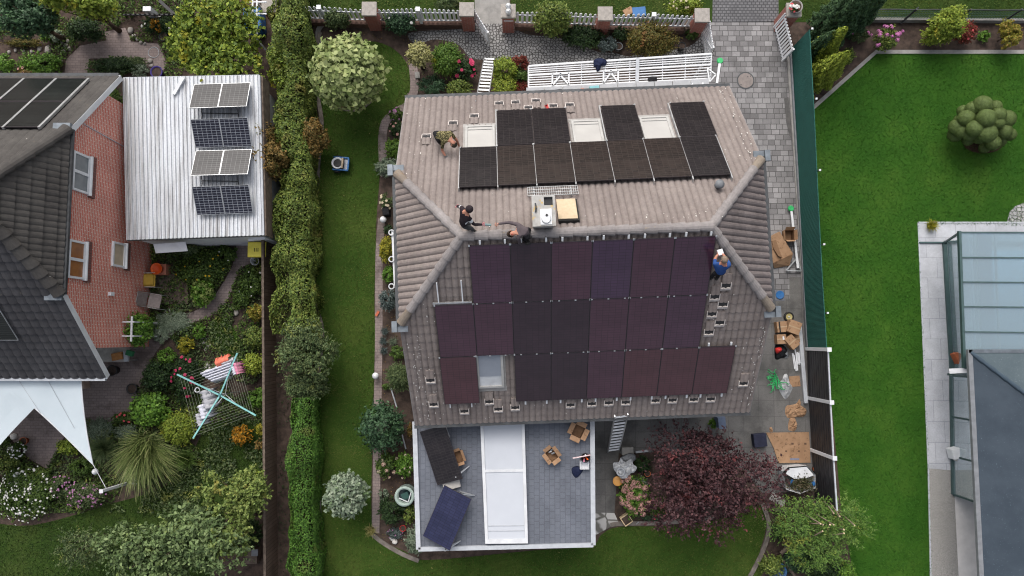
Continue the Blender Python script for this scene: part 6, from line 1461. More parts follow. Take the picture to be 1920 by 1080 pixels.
m_shoe = nmat('work shoe', (.03, .028, .026), (.05, .046, .042), 9, .8); m_glv = nmat('grey glove', (.20, .21, .23), (.14, .15, .165), 9, .9)
m_hood = nmat('dark hoodie', (.024, .018, .022), (.038, .030, .034), 8, .95, .1); m_hairb = nmat('brown hair', (.05, .032, .022), (.03, .018, .012), 30, .8); m_hairg = nmat('short fair hair', (.26, .20, .15), (.17, .13, .10), 30, .8)
m_brownsh = nmat('grey brown shirt', (.115, .095, .10), (.085, .07, .076), 7, .95, .1); m_blue_s = nmat('blue t-shirt', (.035, .085, .26), (.026, .065, .20), 5, .95, .1); m_pinkg = nmat('pink glove', (.62, .22, .25), (.5, .17, .2), 9, .9)
g = J_(N_, 826, 266)
R_ = lambda pl, x, y, h=.05: pl.hit(x, y, h)
J = dict(hipL=g(816, 249, .86), hipR=g(823, 263, .80), chest=g(837, 256, .98), neck=g(846, 264, .90), head=g(849, 268, .88), shL=g(845, 249, .92), shR=g(830, 269, .84), elL=g(857, 264, .66), haL=R_(N_, 862, 277, .07), elR=g(829, 282, .60), haR=R_(N_, 836, 294, .07), knL=g(817, 254, .48), knR=g(826, 268, .44), footL=R_(N_, 815, 253), footR=R_(N_, 826, 270))
roofer('person in camouflage shirt bent double, hands on the upper tiles', J, dict(top=m_camo, sleeve=m_camo, legs=m_dark, shoe=m_shoe, glove=m_glv), nmat('dark cap hair', (.03, .026, .018), (.05, .042, .028), 20), Vector((.75, -.6, 0)).normalized())
g = J_(N_, 874, 428)
J = dict(hipL=g(866, 416, .62), hipR=g(870, 424, .55), chest=g(871, 404, .92), neck=g(875, 397, 1.05), head=g(878, 394, 1.10), shL=g(866, 389, .96), shR=g(879, 410, .92), elL=g(861, 388, .75), haL=g(857, 386, .60), elR=g(889, 421, .66), haR=g(906, 421, .50), knL=g(880, 420, .42), knR=g(884, 428, .38), footL=R_(N_, 876, 429, .08), footR=R_(N_, 888, 432, .10))
roofer('person in black hooded jacket with white sleeve stripes crouching at the ridge end', J, dict(top=m_hood, sleeve=m_hood, legs=m_greytr, shoe=m_shoe, glove=m_pinkg, stripe=m_white, long=True), m_hood, Vector((.8, -.5, 0)).normalized(), cap=True)
g = J_(S_, 984, 450); z0r = ZR
g = lambda px, py, h: P(px, py, ZR-.15+h)
J = dict(hipL=g(990, 430, .52), hipR=g(988, 444, .48), chest=g(977, 432, .66), neck=g(967, 437, .62), head=g(961, 438, .60), shL=g(972, 421, .64), shR=g(972, 446, .58), elL=g(953, 417, .60), haL=g(932, 420, .50), elR=g(974, 456, .32), haR=R_(S_, 978, 459, .16), knL=g(984, 432, .20), knR=g(982, 448, .10), footL=R_(S_, 996, 446, .10), footR=R_(S_, 994, 456, .18))
roofer('person in grey brown shirt kneeling over the ridge with one arm stretched out', J, dict(top=m_brownsh, sleeve=m_brownsh, legs=m_dark, shoe=m_shoe, long=True), m_hairb, Vector((-1, -.2, 0)).normalized())
g = J_(S_, 1339, 524)
J = dict(hipL=g(1344, 511, .74), hipR=g(1356, 510, .74), chest=g(1353, 500, 1.12), neck=g(1357, 493, 1.26), head=g(1358, 489, 1.34), shL=g(1340, 495, 1.10), shR=g(1368, 497, 1.10), elL=g(1341, 484, .84), haL=g(1347, 476, .80), elR=g(1361, 484, .90), haR=g(1354, 475, .80), knL=g(1338, 514, .44), knR=g(1348, 514, .44), footL=R_(S_, 1332, 524), footR=R_(S_, 1342, 525))
roofer('person in bright blue t-shirt standing by the right hip holding a white box', J, dict(top=m_blue_s, sleeve=m_blue_s, legs=m_dark, shoe=m_shoe), m_hairg, Vector((-.2, 1, 0)).normalized())
c = g(1350.5, 473, .80); o = MB().box(c, (.16, .17, .07), .3).build('white_box', m_whiteplas, None, bevel=.01); rebase(o, c); tag(o, 'small white box in the hands of the person in blue', 'box')
a = g(1, 1, 0); a = P(908, 421, ZR+.15); o = MB().tube([P(907, 421, ZR+.32), P(921, 422, ZR+.30)], .035, 8).build('cable_grip', nmat('dull teal grip', (.18, .27, .27), (.14, .2, .2), 9)); rebase(o, P(914, 421, ZR+.31)); tag(o, 'dull teal cable bundle passed between the two ridge workers', 'cable')
# ================================================================== plants
PALS = {
 'lime': ([(.09, .13, .018), (.13, .175, .022), (.18, .21, .03), (.07, .10, .015)], (.26, .22, .025)),
 'limesoft': ([(.07, .10, .025), (.10, .135, .032), (.14, .165, .045), (.05, .075, .02)], (.19, .165, .04)),
 'climber': ([(.075, .115, .018), (.12, .165, .022), (.165, .20, .028), (.05, .08, .014)], (.27, .235, .02)),
 'mid': ([(.035, .065, .014), (.055, .095, .018), (.080, .125, .024), (.025, .045, .012)], (.10, .13, .03)),
 'bright': ([(.055, .12, .016), (.085, .175, .022), (.12, .21, .03), (.04, .085, .014)], None),
 'dark': ([(.014, .030, .011), (.022, .045, .014), (.034, .060, .018), (.010, .020, .009)], (.045, .07, .02)),
 'laurel': ([(.022, .052, .024), (.035, .075, .034), (.055, .10, .05), (.016, .035, .018)], (.05, .115, .03)),
 'olive': ([(.036, .058, .022), (.055, .078, .030), (.085, .105, .042), (.022, .036, .014)], (.16, .17, .04)),
 'silver': ([(.085, .115, .075), (.13, .165, .115), (.18, .21, .15), (.05, .075, .045)], None),
 'pale': ([(.165, .21, .07), (.235, .28, .105), (.31, .345, .155), (.115, .155, .045)], (.34, .36, .15)),
 'willow': ([(.052, .080, .030), (.078, .112, .042), (.108, .142, .060), (.032, .05, .02)], (.10, .13, .035)),
 'palesilver': ([(.18, .235, .16), (.26, .32, .225), (.34, .39, .29), (.12, .165, .10)], (.17, .26, .10)),
 'cream': ([(.24, .235, .085), (.32, .30, .125), (.36, .34, .18), (.15, .155, .05)], None),
 'yellow': ([(.26, .23, .02), (.33, .28, .03), (.21, .21, .025), (.13, .15, .02)], None),
 'greenyellow': ([(.045, .095, .014), (.065, .12, .018), (.035, .07, .012), (.085, .14, .02)], (.30, .28, .02)),
 'russet': ([(.075, .075, .018), (.105, .09, .020), (.13, .085, .022), (.045, .05, .014)], (.20, .07, .03)),
 'rust': ([(.10, .075, .02), (.15, .095, .03), (.20, .12, .035), (.06, .055, .016)], (.05, .08, .018)),
 'red': ([(.15, .025, .02), (.20, .04, .03), (.11, .025, .018), (.06, .04, .015)], None),
 'purple': ([(.042, .020, .023), (.062, .028, .031), (.090, .042, .044), (.024, .013, .015)], (.15, .042, .042)),
 'hedge': ([(.056, .088, .018), (.090, .122, .024), (.128, .150, .034), (.034, .055, .014)], (.14, .125, .035), 1.3, .60),
 'cutcon': ([(.045, .095, .018), (.07, .125, .024), (.10, .155, .034), (.028, .055, .014)], (.16, .16, .03)),
 'hedgec': ([(.040, .100, .014), (.062, .135, .020), (.085, .165, .028), (.025, .060, .012)], (.095, .115, .03)),
 'conifer': ([(.020, .042, .018), (.032, .060, .026), (.045, .078, .034), (.012, .026, .012)], None),
 'gold': ([(.095, .125, .016), (.13, .155, .02), (.16, .18, .028), (.06, .085, .014)], None),
 'blue': ([(.055, .075, .070), (.085, .11, .105), (.115, .14, .135), (.035, .05, .045)], None),
 'grass': ([(.075, .105, .028), (.105, .135, .038), (.14, .165, .055), (.05, .07, .02)], None),
 'bigrass': ([(.035, .055, .014), (.085, .12, .032), (.15, .18, .06), (.06, .085, .022), (.20, .21, .09)], None),
 'straw': ([(.22, .20, .07), (.28, .25, .10), (.16, .15, .05)], None),
 'topiary': ([(.060, .085, .026), (.070, .098, .03), (.080, .110, .034), (.052, .074, .022)], None),
 'orange': ([(.42, .19, .012), (.50, .25, .02), (.34, .15, .015), (.10, .11, .02)], None),
 'autumn': ([(.16, .16, .02), (.20, .17, .025), (.22, .14, .03), (.10, .115, .02)], (.24, .12, .03)),
}
LS = {'purple': 1.6, 'orange': 1.2, 'yellow': 1.35, 'dark': 1.75, 'pale': 1.4, 'palesilver': 1.15, 'cream': 1.45, 'red': 1.5, 'topiary': 2.15, 'gold': 2.7, 'conifer': 2.3, 'hedge': 2.1, 'hedgec': 1.8, 'olive': 2.1, 'lime': 2.0, 'limesoft': 2.1, 'willow': 2.3, 'cutcon': 2.1, 'climber': 1.9}
def lm(p):
    k = LS.get(p, 1.65); c, a, *ex = PALS[p]
    return leafmat(p, [mul(x, k) for x in c], mul(a, k) if a else None, *ex)
_seed = [100]
BLOOM = {}
def bloom_mesh(mat, kind):
    k = (mat.name, kind)
    if k not in BLOOM:
        mb = MB(); rng = random.Random(len(BLOOM))
        if kind == 'rose':
            for r, z, n_ in ((1, 0, 7), (.72, .22, 6), (.42, .38, 5)):
                for i in range(n_):
                    a = 2*math.pi*(i+rng.random()*.5)/n_; b = a+.75; mb.poly([(0, 0, z*.6), (r*math.cos(a-.25), r*math.sin(a-.25), z), (r*1.12*math.cos((a+b)/2), r*1.12*math.sin((a+b)/2), z+.12), (r*math.cos(b), r*math.sin(b), z)])
        elif kind == 'mop':
            for i in range(46):
                th = math.acos(1-rng.random()*1.25); ph = rng.random()*6.28; c = Vector((math.sin(th)*math.cos(ph), math.sin(th)*math.sin(ph), math.cos(th)*.8)); n_ = c.normalized(); t = n_.orthogonal().normalized(); b = n_.cross(t); s = .24
                mb.poly([c-t*s, c-b*s+n_*.05, c+t*s, c+b*s+n_*.05])
        else:
            for i in range(8):
                a = 2*math.pi*i/8; b = a+.5; mb.poly([(0, 0, 0), (.55*math.cos(a-.1), .55*math.sin(a-.1), .05), (math.cos((a+b)/2), math.sin((a+b)/2), .0), (.55*math.cos(b+.1), .55*math.sin(b+.1), .05)])
            mb.lathe((0, 0, .02), [(.22, 0), (.16, .12)], 7)
        o = mb.build('blossom', mat); COL.objects.unlink(o); BLOOM[k] = o.data
    return BLOOM[k]
def blooms(t, c, r, n, mat, size, kind='rose', seed=0, top=.25, many=60):
    rng = random.Random(seed); me = bloom_mesh(mat, kind); big = []
    for i in range(n):
        th = math.acos(1-rng.random()*(1-top)); ph = rng.random()*6.28
        d = Vector((math.sin(th)*math.cos(ph), math.sin(th)*math.sin(ph), math.cos(th))); f = rng.uniform(.92, 1.08) if n < 50 else rng.uniform(.55, 1.22)
        loc = Vector((c[0]+d.x*r[0]*f, c[1]+d.y*r[1]*f, c[2]+d.z*r[2]*f)); s = size*rng.uniform(.7, 1.25)
        q = d.lerp(EZ, .5).to_track_quat('Z', 'Y'); M = Matrix.LocRotScale(loc, q, Vector((s, s, s)))
        if i < many:
            o = bpy.data.objects.new('blossom', me); COL.objects.link(o); o.parent = t; o.matrix_local = WM[t.name].inverted() @ M
        else: big.append(M)
    if big:
        mb = MB()
        for M in big: mb.add([M @ v.co for v in me.vertices], [tuple(p.vertices) for p in me.polygons])
        o = mb.build('blossom', mat, t); o['kind'] = 'stuff'
def limbs(c, base, r, rng, n=6, tr=.06, name='trunk', parent=None, spread=.6, zfrac=.35):
    mb = MB(); fork = Vector((base.x, base.y, max(.12, c.z*zfrac))); mb.tube([base-EZ*.05, base.lerp(fork, .5)+Vector((rng.uniform(-.03, .03), rng.uniform(-.03, .03), 0)), fork], [tr*1.25, tr, tr*.85], 8)
    for i in range(n):
        a = 2*math.pi*(i+rng.random()*.6)/n; e = c+Vector((math.cos(a)*r[0]*spread, math.sin(a)*r[1]*spread, r[2]*rng.uniform(-.1, .55)))
        mb.tube([fork, fork.lerp(e, .5)+Vector((0, 0, -.05*r[2])), e], [tr*.6, tr*.4, tr*.12], 6)
    mb.tube([fork, c+EZ*r[2]*.6], [tr*.7, tr*.15], 6)
    return mb.build(name, m_bark, parent, True)
def plant(name, label, cat, px, py, rpx, h, pal, ry=None, leaf=.085, k=1.3, tree=False, elong=1.7, clumps=None, irr=.22, spread=.32, flowers=None, group=None, up=.45, along=False, low=None, droop=0, rough=.55, rz=None, bottom=-.5, sprig=None, lobes=0):
    _seed[0] += 1; sd = _seed[0]; rng = random.Random(sd)
    rz = rz or (h*.5 if not tree else h*.36); zc = h-rz if tree else h*.5
    C = P(px, py, zc+rz*.25); C.z = zc; m = mpp(zc+rz*.25); rx = rpx*m; ryy = (ry or rpx)*m; base = Vector((C.x, C.y, 0))
    t = thing(name, label, cat, base, 0, group)
    area = 2*math.pi*rx*ryy+math.pi*(rx+ryy)*rz; n = int(min(16000, k*1.25*area/(leaf*leaf/(2*elong))))
    cl = clumps or int(max(14, min(120, area/(.05+leaf*leaf*8))))
    sg = sprig if sprig is not None else (.34 if tree else .22)
    if lobes:
        VV = []; QQ = []; tot = 0; L_ = []
        for i in range(lobes):
            a = 2*math.pi*(i*.382+rng.random()*.2); d = .66*math.sqrt((i+.35)/lobes)*rng.uniform(.8, 1.15); s_ = rng.uniform(.34, .56); L_.append((math.cos(a)*d, math.sin(a)*d, rng.uniform(-.15, .5)*(1-d), s_))
        w_ = sum(l[3]**2 for l in L_)
        for i, (dx, dy, dz, s_) in enumerate(L_):
            V, Q = ell_leaves(sd*37+i, (rx*s_, ryy*s_, rz*min(.9, s_*1.5)), int(n*s_*s_/w_), leaf, max(10, int(cl*s_*s_*1.3)), irr, elong, up, rough, spread, bottom, along, droop, sg)
            VV.append(V+np.array([dx*rx, dy*ryy, dz*rz])); QQ.append(Q+tot); tot += len(V)
        V = np.concatenate(VV); Q = np.concatenate(QQ)
    else: V, Q = ell_leaves(sd, (rx, ryy, rz), n, leaf, cl, irr, elong, up, rough, spread, bottom, along, droop, sg)
    V = V+np.array([C.x, C.y, zc]); V[:, 2] = np.maximum(V[:, 2], .02)
    o = link_mesh('crown' if tree else 'foliage', np_mesh('crown' if tree else 'foliage', V, Q), t, lm(pal))
    limbs(C, base, (rx, ryy, rz), rng, 7 if tree else 5, .09 if tree else .03, 'trunk' if tree else 'stem', t)
    for f in ([flowers] if isinstance(flowers, tuple) else flowers or []):
        cnt, mat, size, kind = f; blooms(t, C, (rx*.97, ryy*.97, rz), cnt, mat, size, kind, sd)
    return t, C, (rx, ryy, rz)
def tuft(name, label, cat, px, py, rpx, h, pal, n=500, w=.012, arch=.9, group=None, r0=.1, squash=1.0, bias=(0, 0)):
    _seed[0] += 1; c = P(px, py, 0); t = thing(name, label, cat, c, 0, group); r = rpx*mpp(h*.4)
    V, Q = blade_mesh(_seed[0], n, r, h, w, arch, 4, r0, squash, bias); V = V+np.array(c)
    link_mesh('blades', np_mesh('blades', V, Q), t, lm(pal)); MB().lathe(c, [(r0*.9, 0), (r0*.5, .06)], 10).build('rootstock', m_soil, t); return t
m_pinkf = nmat('hot pink petals', (.50, .045, .12), (.40, .03, .09), 20, .7); m_whitef = nmat('white petals', (.76, .75, .72), (.66, .65, .61), 20, .7); m_mauve = nmat('mauve petals', (.42, .20, .36), (.33, .15, .28), 20, .7)
m_phlox = nmat('phlox pink petals', (.62, .22, .47), (.5, .16, .38), 20, .7); m_hyd = nmat('dusty pink petals', (.48, .27, .24), (.38, .22, .18), 6, .8); m_hydw = nmat('cream petals', (.55, .52, .36), (.48, .36, .28), 6, .8); m_yelf = nmat('yellow petals', (.70, .46, .02), (.6, .38, .02), 20, .7); m_orf = nmat('orange petals', (.62, .17, .05), (.52, .13, .04), 20, .7); m_coralf = nmat('coral petals', (.60, .11, .12), (.5, .08, .09), 20, .7)
# ---- hedges
def hedge(label, px, wpx, h, n, leaf, pal, seed, wob=.16, elong=1.8):
    line = [P(x, y, h*.8) for x, y in px]; t = thing('hedge', label, 'hedge', line[len(line)//2].xy.to_3d()); w = wpx*mpp(h)
    V, Q = hedge_leaves(seed, line, w, h, n, leaf, wob, elong); link_mesh('foliage', np_mesh('foliage', V, Q), t, lm(pal))
    for i in range(len(line)-1):
        a, b = line[i].xy.to_3d(), line[i+1].xy.to_3d(); L = (b-a).length
        for k in range(int(L/1.6)):
            q = a.lerp(b, (k+.5)/max(1, int(L/1.6))); MB().tube([q, q+EZ*h*.55, q+Vector((.12, .1, h*.8))], [.04, .03, .01], 6).build('stem', m_bark, t)
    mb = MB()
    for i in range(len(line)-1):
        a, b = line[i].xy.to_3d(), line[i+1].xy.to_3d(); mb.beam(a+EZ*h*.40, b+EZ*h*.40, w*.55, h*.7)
    mb.build('hedge_core', nmat('hedge core shade', (.018, .022, .009), (.03, .03, .014), 12, .95, .05), t)  # solid dark core; shade inside the hedge put into its colour
    return t
hedge('tall mixed clipped hedge between brick house garden and lawn', [(538, -60), (540, 60), (543, 200), (550, 330), (551, 470), (552, 625)], 64, 1.95, 66000, .09, 'hedge', 11, .25)
hedge('low bright green conifer hedge along the lower lawn', [(566, 745), (566, 850), (565, 950), (570, 1060), (572, 1180)], 44, 1.6, 42000, .08, 'hedgec', 12, .22, 2.6)
plant('shrub', 'russet flecked shrub bulging from the hedge towards the lawn', 'shrub', 586, 258, 32, 1.9, 'rust', 52, .08, lobes=6)
plant('shrub', 'brown and red tinged shrub pressed against the shed side', 'shrub', 509, 290, 36, 3.0, 'rust', 62, .08, lobes=7)
plant('shrub', 'light green big leaved shrub beside the white garden arch', 'shrub', 522, 122, 26, 2.1, 'lime', 70, .11, lobes=6)
plant('olive_tree', 'bushy grey green tree crowding out of the hedge line', 'tree', 570, 655, 66, 2.9, 'olive', 62, .12, 1.2, True, 3.2, irr=.3, lobes=8)
plant('shrub', 'grey green shrub just below the bushy olive coloured tree', 'shrub', 573, 722, 40, 1.8, 'olive', 34, .11, elong=3.)
# ---- lawn specimens
t, c, r = plant('standard_tree', 'big round pale green ball tree on the upper lawn', 'tree', 648, 132, 73, 3.1, 'pale', 74, .20, 3.4, True, 1.3, irr=.07, spread=.24, rz=1.2, clumps=130, sprig=.10, rough=.4)
ring = [P(650+52*math.cos(a)+8, 152+56*math.sin(a), 0) for a in [2*math.pi*k/40 for k in range(41)]]; o = MB().tube(ring, .05, 6, caps=False).build('tree_ring_edging', m_kerb); o['kind'] = 'structure'
sheet('tree_bed', [(650+51*math.cos(a)+8, 152+55*math.sin(a)) for a in [2*math.pi*k/30 for k in range(30)]], .045, m_mulch)
t, c, r = plant('standard_tree', 'small round silvery standard tree on the lower lawn', 'tree', 647, 930, 41, 2.2, 'palesilver', 40, .13, 2.4, True, 1.5, irr=.12, rz=.75, clumps=50)
b = P(659, 893, 0); o = MB().tube([b, b+EZ*1.25], .02, 6).build('tree_stake', m_cut); rebase(o, b); tag(o, 'thin wooden stake at the silvery standard tree', 'stake')
# ---- street side
plant('shrub', 'olive green shrub poking over the fence by the round tree', 'shrub', 630, 34, 25, 1.4, 'olive', 17, .08)
plant('shrub', 'dark green shrub in front of the second picket fence', 'shrub', 750, 43, 32, 1.1, 'laurel', 21, .08, flowers=(2, m_whitef, .06, 'rose'))
plant('shrub', 'feathery olive shrub on the verge behind the second picket fence', 'shrub', 842, 4, 28, 1.0, 'olive', 14, .08)
plant('ball_tree', 'small pale variegated ball shrub at the cobbled path end', 'shrub', 785, 101, 24, 1.7, 'cream', 24, .07, 2.6, True, 1.5, irr=.1, rz=.52, clumps=34)
plant('shrub', 'rounded green shrub with a yellow flecked top', 'shrub', 837, 110, 33, 1.3, 'greenyellow', 33, .075, 1.5, irr=.14)
plant('shrub', 'strappy grey green perennial at the house corner', 'perennial', 810, 160, 26, .7, 'laurel', 22, .14, elong=4, along=True)
plant('rose_bush', 'rose bush with hot pink blooms beside the aluminium ladder', 'rose bush', 872, 130, 24, 1.0, 'dark', 21, .07, flowers=(11, m_pinkf, .075, 'rose'))
plant('shrub', 'yellowish green low shrub under the rose bush', 'shrub', 861, 165, 26, .9, 'hedge', 18, .07)
plant('shrub', 'golden green shrub directly right of the upper ladder', 'shrub', 947, 128, 25, 1.2, 'lime', 24, .08, irr=.15)
plant('shrub', 'lower golden green shrub by the ladder foot at the eave', 'shrub', 945, 158, 26, .9, 'gold', 22, .08)
plant('barberry', 'dark red barberry behind the golden shrub', 'shrub', 973, 118, 20, 1.0, 'red', 16, .06); plant('barberry', 'low reddish barberry at the left pergola end', 'shrub', 978, 162, 17, .6, 'red', 14, .06)
plant('shrub', 'deep green shrub filling the corner left of the pergola', 'shrub', 976, 142, 16, .9, 'mid', 14, .07)
plant('shrub', 'tall yellow green bush standing before the picket fence', 'shrub', 1036, 31, 40, 2.0, 'hedge', 33, .08, 1.2, irr=.2)
plant('shrub', 'spreading dark green juniper between the two bushes', 'shrub', 1095, 68, 44, .7, 'dark', 25, .08); plant('shrub', 'grey leaved dome shrub at the cobble edge', 'shrub', 1140, 83, 18, .7, 'blue', 16, .05, irr=.1)
plant('shrub', 'dark low shrub beneath the pillar between the bushes', 'shrub', 1165, 62, 17, .6, 'dark', 15, .07)
plant('shrub', 'broad russet and green bush before the right picket fence', 'shrub', 1223, 72, 50, 1.5, 'russet', 36, .07, 1.4, irr=.14, clumps=60)
plant('shrub', 'yellow flowered shrub on the verge by the right picket fence', 'shrub', 1285, 10, 36, 1.1, 'lime', 15, .08, flowers=(14, m_hydw, .05, 'daisy'))
plant('shrub', 'small green shrub at the corner of driveway and cobbles', 'shrub', 1297, 62, 14, .5, 'mid', 12, .06)
# flower bowl on the far pillar
pot(1489, 16, .26, .18, m_conc, 'concrete flower bowl on the pillar beyond the driveway', z=1.42)
c_ = P(1489, 14, 1.65); t = thing('flower_posy', 'white and red flowers in the bowl on the pillar', 'flowers', c_-EZ*.06); V, Q = ell_leaves(900, (.2, .2, .12), 260, .06, 14); link_mesh('foliage', np_mesh('foliage', V+np.array(c_), Q), t, lm('mid')); blooms(t, c_, (.18, .18, .12), 9, m_whitef, .06, 'rose', 1); blooms(t, c_, (.2, .2, .12), 5, m_coralf, .045, 'rose', 2)
# ---- border left of the house
plant('shrub', 'pink flowering plant at the upper edge of the house border', 'perennial', 742, 214, 14, .5, 'mid', 14, .06, flowers=(6, m_mauve, .05, 'rose'))
plant('shrub', 'dark plant with pale pink flowers below the gutter corner', 'perennial', 744, 240, 15, .6, 'dark', 18, .06, flowers=(8, m_hyd, .05, 'rose'))
plant('shrub', 'yellow green shrub in the border above the half-hip corner', 'shrub', 738, 278, 19, .9, 'greenyellow', 21, .07); plant('conifer_shrub', 'grey green feathery juniper leaning onto the lawn', 'shrub', 727, 312, 26, .8, 'silver', 18, .10, elong=4, along=True)
plant('perennial', 'faded pinkish perennial beside the black crate', 'perennial', 724, 378, 13, .6, 'olive', 17, .06, flowers=(9, m_hydw, .045, 'rose'))
plant('shrub', 'bright yellow shrub against the white railing', 'shrub', 723, 468, 13, .9, 'yellow', 27, .06); plant('shrub', 'small green shrub below the bright yellow one', 'shrub', 728, 515, 12, .6, 'bright', 17, .06); plant('shrub', 'tiny dark plant above the bright yellow shrub', 'perennial', 727, 430, 9, .4, 'dark', 9, .06)
plant('blue_spruce', 'dwarf blue grey spruce at the lower half-hip corner', 'shrub', 728, 561, 18, 1.0, 'blue', 21, .06, irr=.12)
for i, (x, y, w_) in enumerate(((722, 621, 'upper'), (719, 639, 'middle'), (720, 657, 'lower'))): tuft('fescue_tuft', f'{w_} of three blue fescue tufts in the mulch border', 'grass tuft', x, y, 11, .3, 'blue', 160, .008)
tuft('fescue_tuft', 'slightly greener fescue tuft next to the house gable', 'grass tuft', 738, 640, 12, .35, 'silver', 160, .008)
plant('perennial', 'green leafy perennial below the fescue tufts', 'perennial', 744, 662, 15, .5, 'mid', 14, .08, elong=3); plant('perennial', 'small seedling in the mulch by the grey stake', 'perennial', 723, 725, 7, .3, 'mid', 6, .06)
plant('shrub', 'rounded olive green broom beside the house wall', 'shrub', 747, 708, 25, 1.3, 'olive', 27, .06, 1.5, irr=.12, elong=3)
plant('laurel', 'big glossy dark green laurel at the flat roof corner', 'shrub', 715, 802, 42, 2.0, 'laurel', 46, .12, 1.3, irr=.18, elong=2)
plant('hydrangea', 'hydrangea with cream and dusty pink heads left of the pair', 'hydrangea', 724, 872, 20, .9, 'mid', 24, .09, flowers=[(6, m_hydw, .08, 'mop'), (4, m_hyd, .08, 'mop')]); plant('hydrangea', 'hydrangea with white heads against the extension wall', 'hydrangea', 758, 872, 17, 1.0, 'bright', 24, .08, flowers=(7, m_hydw, .06, 'mop'))
plant('juniper', 'dark spiky juniper below the water barrel', 'shrub', 735, 958, 27, .9, 'dark', 27, .12, elong=5, along=True); plant('shrub', 'yellow green shrub between barrel and flat roof', 'shrub', 767, 965, 13, .8, 'hedge', 18, .07); plant('perennial', 'pale leafed perennial below the hydrangeas', 'perennial', 718, 928, 10, .4, 'silver', 12, .06)
plant('willow_shrub', 'silvery willow shrub at the lower corner of the extension', 'shrub', 781, 1012, 22, 1.1, 'silver', 28, .10, elong=4, along=True); tuft('grass_tuft', 'straw coloured grass tuft at the lawn corner', 'grass tuft', 697, 993, 17, .4, 'straw', 160, .01)
plant('perennial', 'dusty heather low in the corner bed tip', 'perennial', 742, 1000, 17, .3, 'blue', 11, .05, flowers=(7, m_mauve, .03, 'daisy'))
plant('perennial', 'dry orange leaved perennial squeezed by the white gutter', 'perennial', 771, 808, 8, .6, 'rust', 16, .07)
# ---- terrace corner
plant('purple_tree', 'large purple leaved tree beside the terrace', 'tree', 1332, 908, 132, 3.4, 'purple', 122, .105, 2.0, True, 1.8, clumps=110, irr=.36, spread=.2, rz=1.3, sprig=.36, lobes=13, along=True)
plant('hydrangea', 'large hydrangea with dusty pink mop heads by the orange stool', 'hydrangea', 1190, 931, 27, .9, 'bright', 38, .10, flowers=(60, m_hyd, .10, 'mop'))
plant('shrub', 'small green shrub between hydrangea and purple tree', 'shrub', 1235, 950, 23, .6, 'mid', 20, .06, flowers=(4, m_coralf, .05, 'rose')); plant('perennial', 'bluish ground plant at the lower bed edge', 'perennial', 1222, 968, 22, .3, 'laurel', 9, .06, flowers=(3, m_coralf, .04, 'rose'))
plant('perennial', 'dark leafy plant behind the terracotta pot', 'perennial', 1205, 870, 17, .5, 'dark', 17, .08); plant('perennial', 'fresh green plant by the blue board at the eave', 'perennial', 1339, 795, 9, .5, 'bright', 9, .08)
plant('perennial', 'grey mauve sedum at the hydrangea end', 'perennial', 1200, 905, 16, .6, 'silver', 10, .06, flowers=(8, m_hyd, .03, 'mop'))
# ---- cut conifer and the lower right bed
t, c, r = plant('cut_conifer', 'broad green conifer with sawn off pale stem ends', 'tree', 1536, 992, 94, 2.2, 'cutcon', 82, .10, 1.4, True, 4.0, irr=.35, along=True, rz=.85, clumps=60, lobes=10)
rng = random.Random(12)
for i, (x, y, x2, y2) in enumerate([(1500, 960, 1543, 984), (1527, 962, 1563, 984), (1556, 942, 1574, 968), (1566, 990, 1582, 993), (1572, 958, 1602, 985), (1545, 1004, 1582, 1000), (1545, 940, 1563, 962), (1512, 980, 1538, 982), (1546, 1000, 1556, 984), (1515, 1008, 1542, 996)]):
    a, b = P(x, y, 1.55), P(x2, y2, 2.1+.06*(i % 3)); MB().tube([a, a.lerp(b, .5)+EZ*.05, b], [.012, .018, .022], 8).build('sawn_branch', nmat('pale bark', (.22, .17, .13), (.15, .11, .085), 9, .9), t); d = (b-a).normalized(); MB().tube([b, b+d*.02], .03, 8).build('sawn_end', m_cut, t)
plant('shrub', 'dark green shrub at the bottom edge under the cut conifer', 'shrub', 1545, 1062, 42, 1.0, 'dark', 32, .09); plant('shrub', 'dark leafy shrub between the round timber posts', 'shrub', 1492, 1048, 26, .8, 'laurel', 26, .08); plant('shrub', 'bright green shrub at the picture bottom beside the neighbour lawn', 'shrub', 1583, 1075, 22, 1.0, 'bright', 26, .08)
plant('perennial', 'dark rounded plant beside the timber offcut', 'perennial', 1462, 1000, 14, .5, 'dark', 15, .06); plant('shrub', 'plant growing in the glazed blue pot', 'perennial', 1450, 1060, 22, 1.0, 'hedge', 20, .08)
plant('perennial', 'brownish low plant left of the cut conifer', 'perennial', 1466, 980, 13, .6, 'rust', 12, .06)
# ---- neighbour's upper border on the right
def cone(name, label, px, py, rpx, h, pal, n, leaf, rtop=.15):
    _seed[0] += 1; rng = np.random.default_rng(_seed[0]); c = P(px, py, 0); t = thing(name, label, 'conifer', c); r0 = rpx*mpp(0)
    z = h*(1-rng.random(n)**.62)*.98+.04; a = rng.random(n)*2*math.pi; prof_ = np.minimum(1, (z/h)*5+.55)*(1-(z/h)**1.5*(1-rtop))
    ribs = 1+.16*np.sin(a*7+z*5)+.10*np.sin(a*13-z*9); rr = r0*prof_*ribs*(1-.3*rng.random(n)**2)
    pos = np.stack([c.x+rr*np.cos(a), c.y+rr*np.sin(a), z], 1); nrm = np.stack([np.cos(a), np.sin(a), .5*np.ones(n)], 1)+rng.normal(size=(n, 3))*.4
    al = np.stack([np.cos(a)*.35, np.sin(a)*.35, np.ones(n)], 1); V, Q = leaf_quads(rng, pos, nrm, leaf, 2.6, .15, al); link_mesh('crown', np_mesh('crown', V, Q), t, lm(pal))
    MB().tube([c, c+EZ*h*.85], [.06, .015], 8).build('trunk', m_bark, t); return t
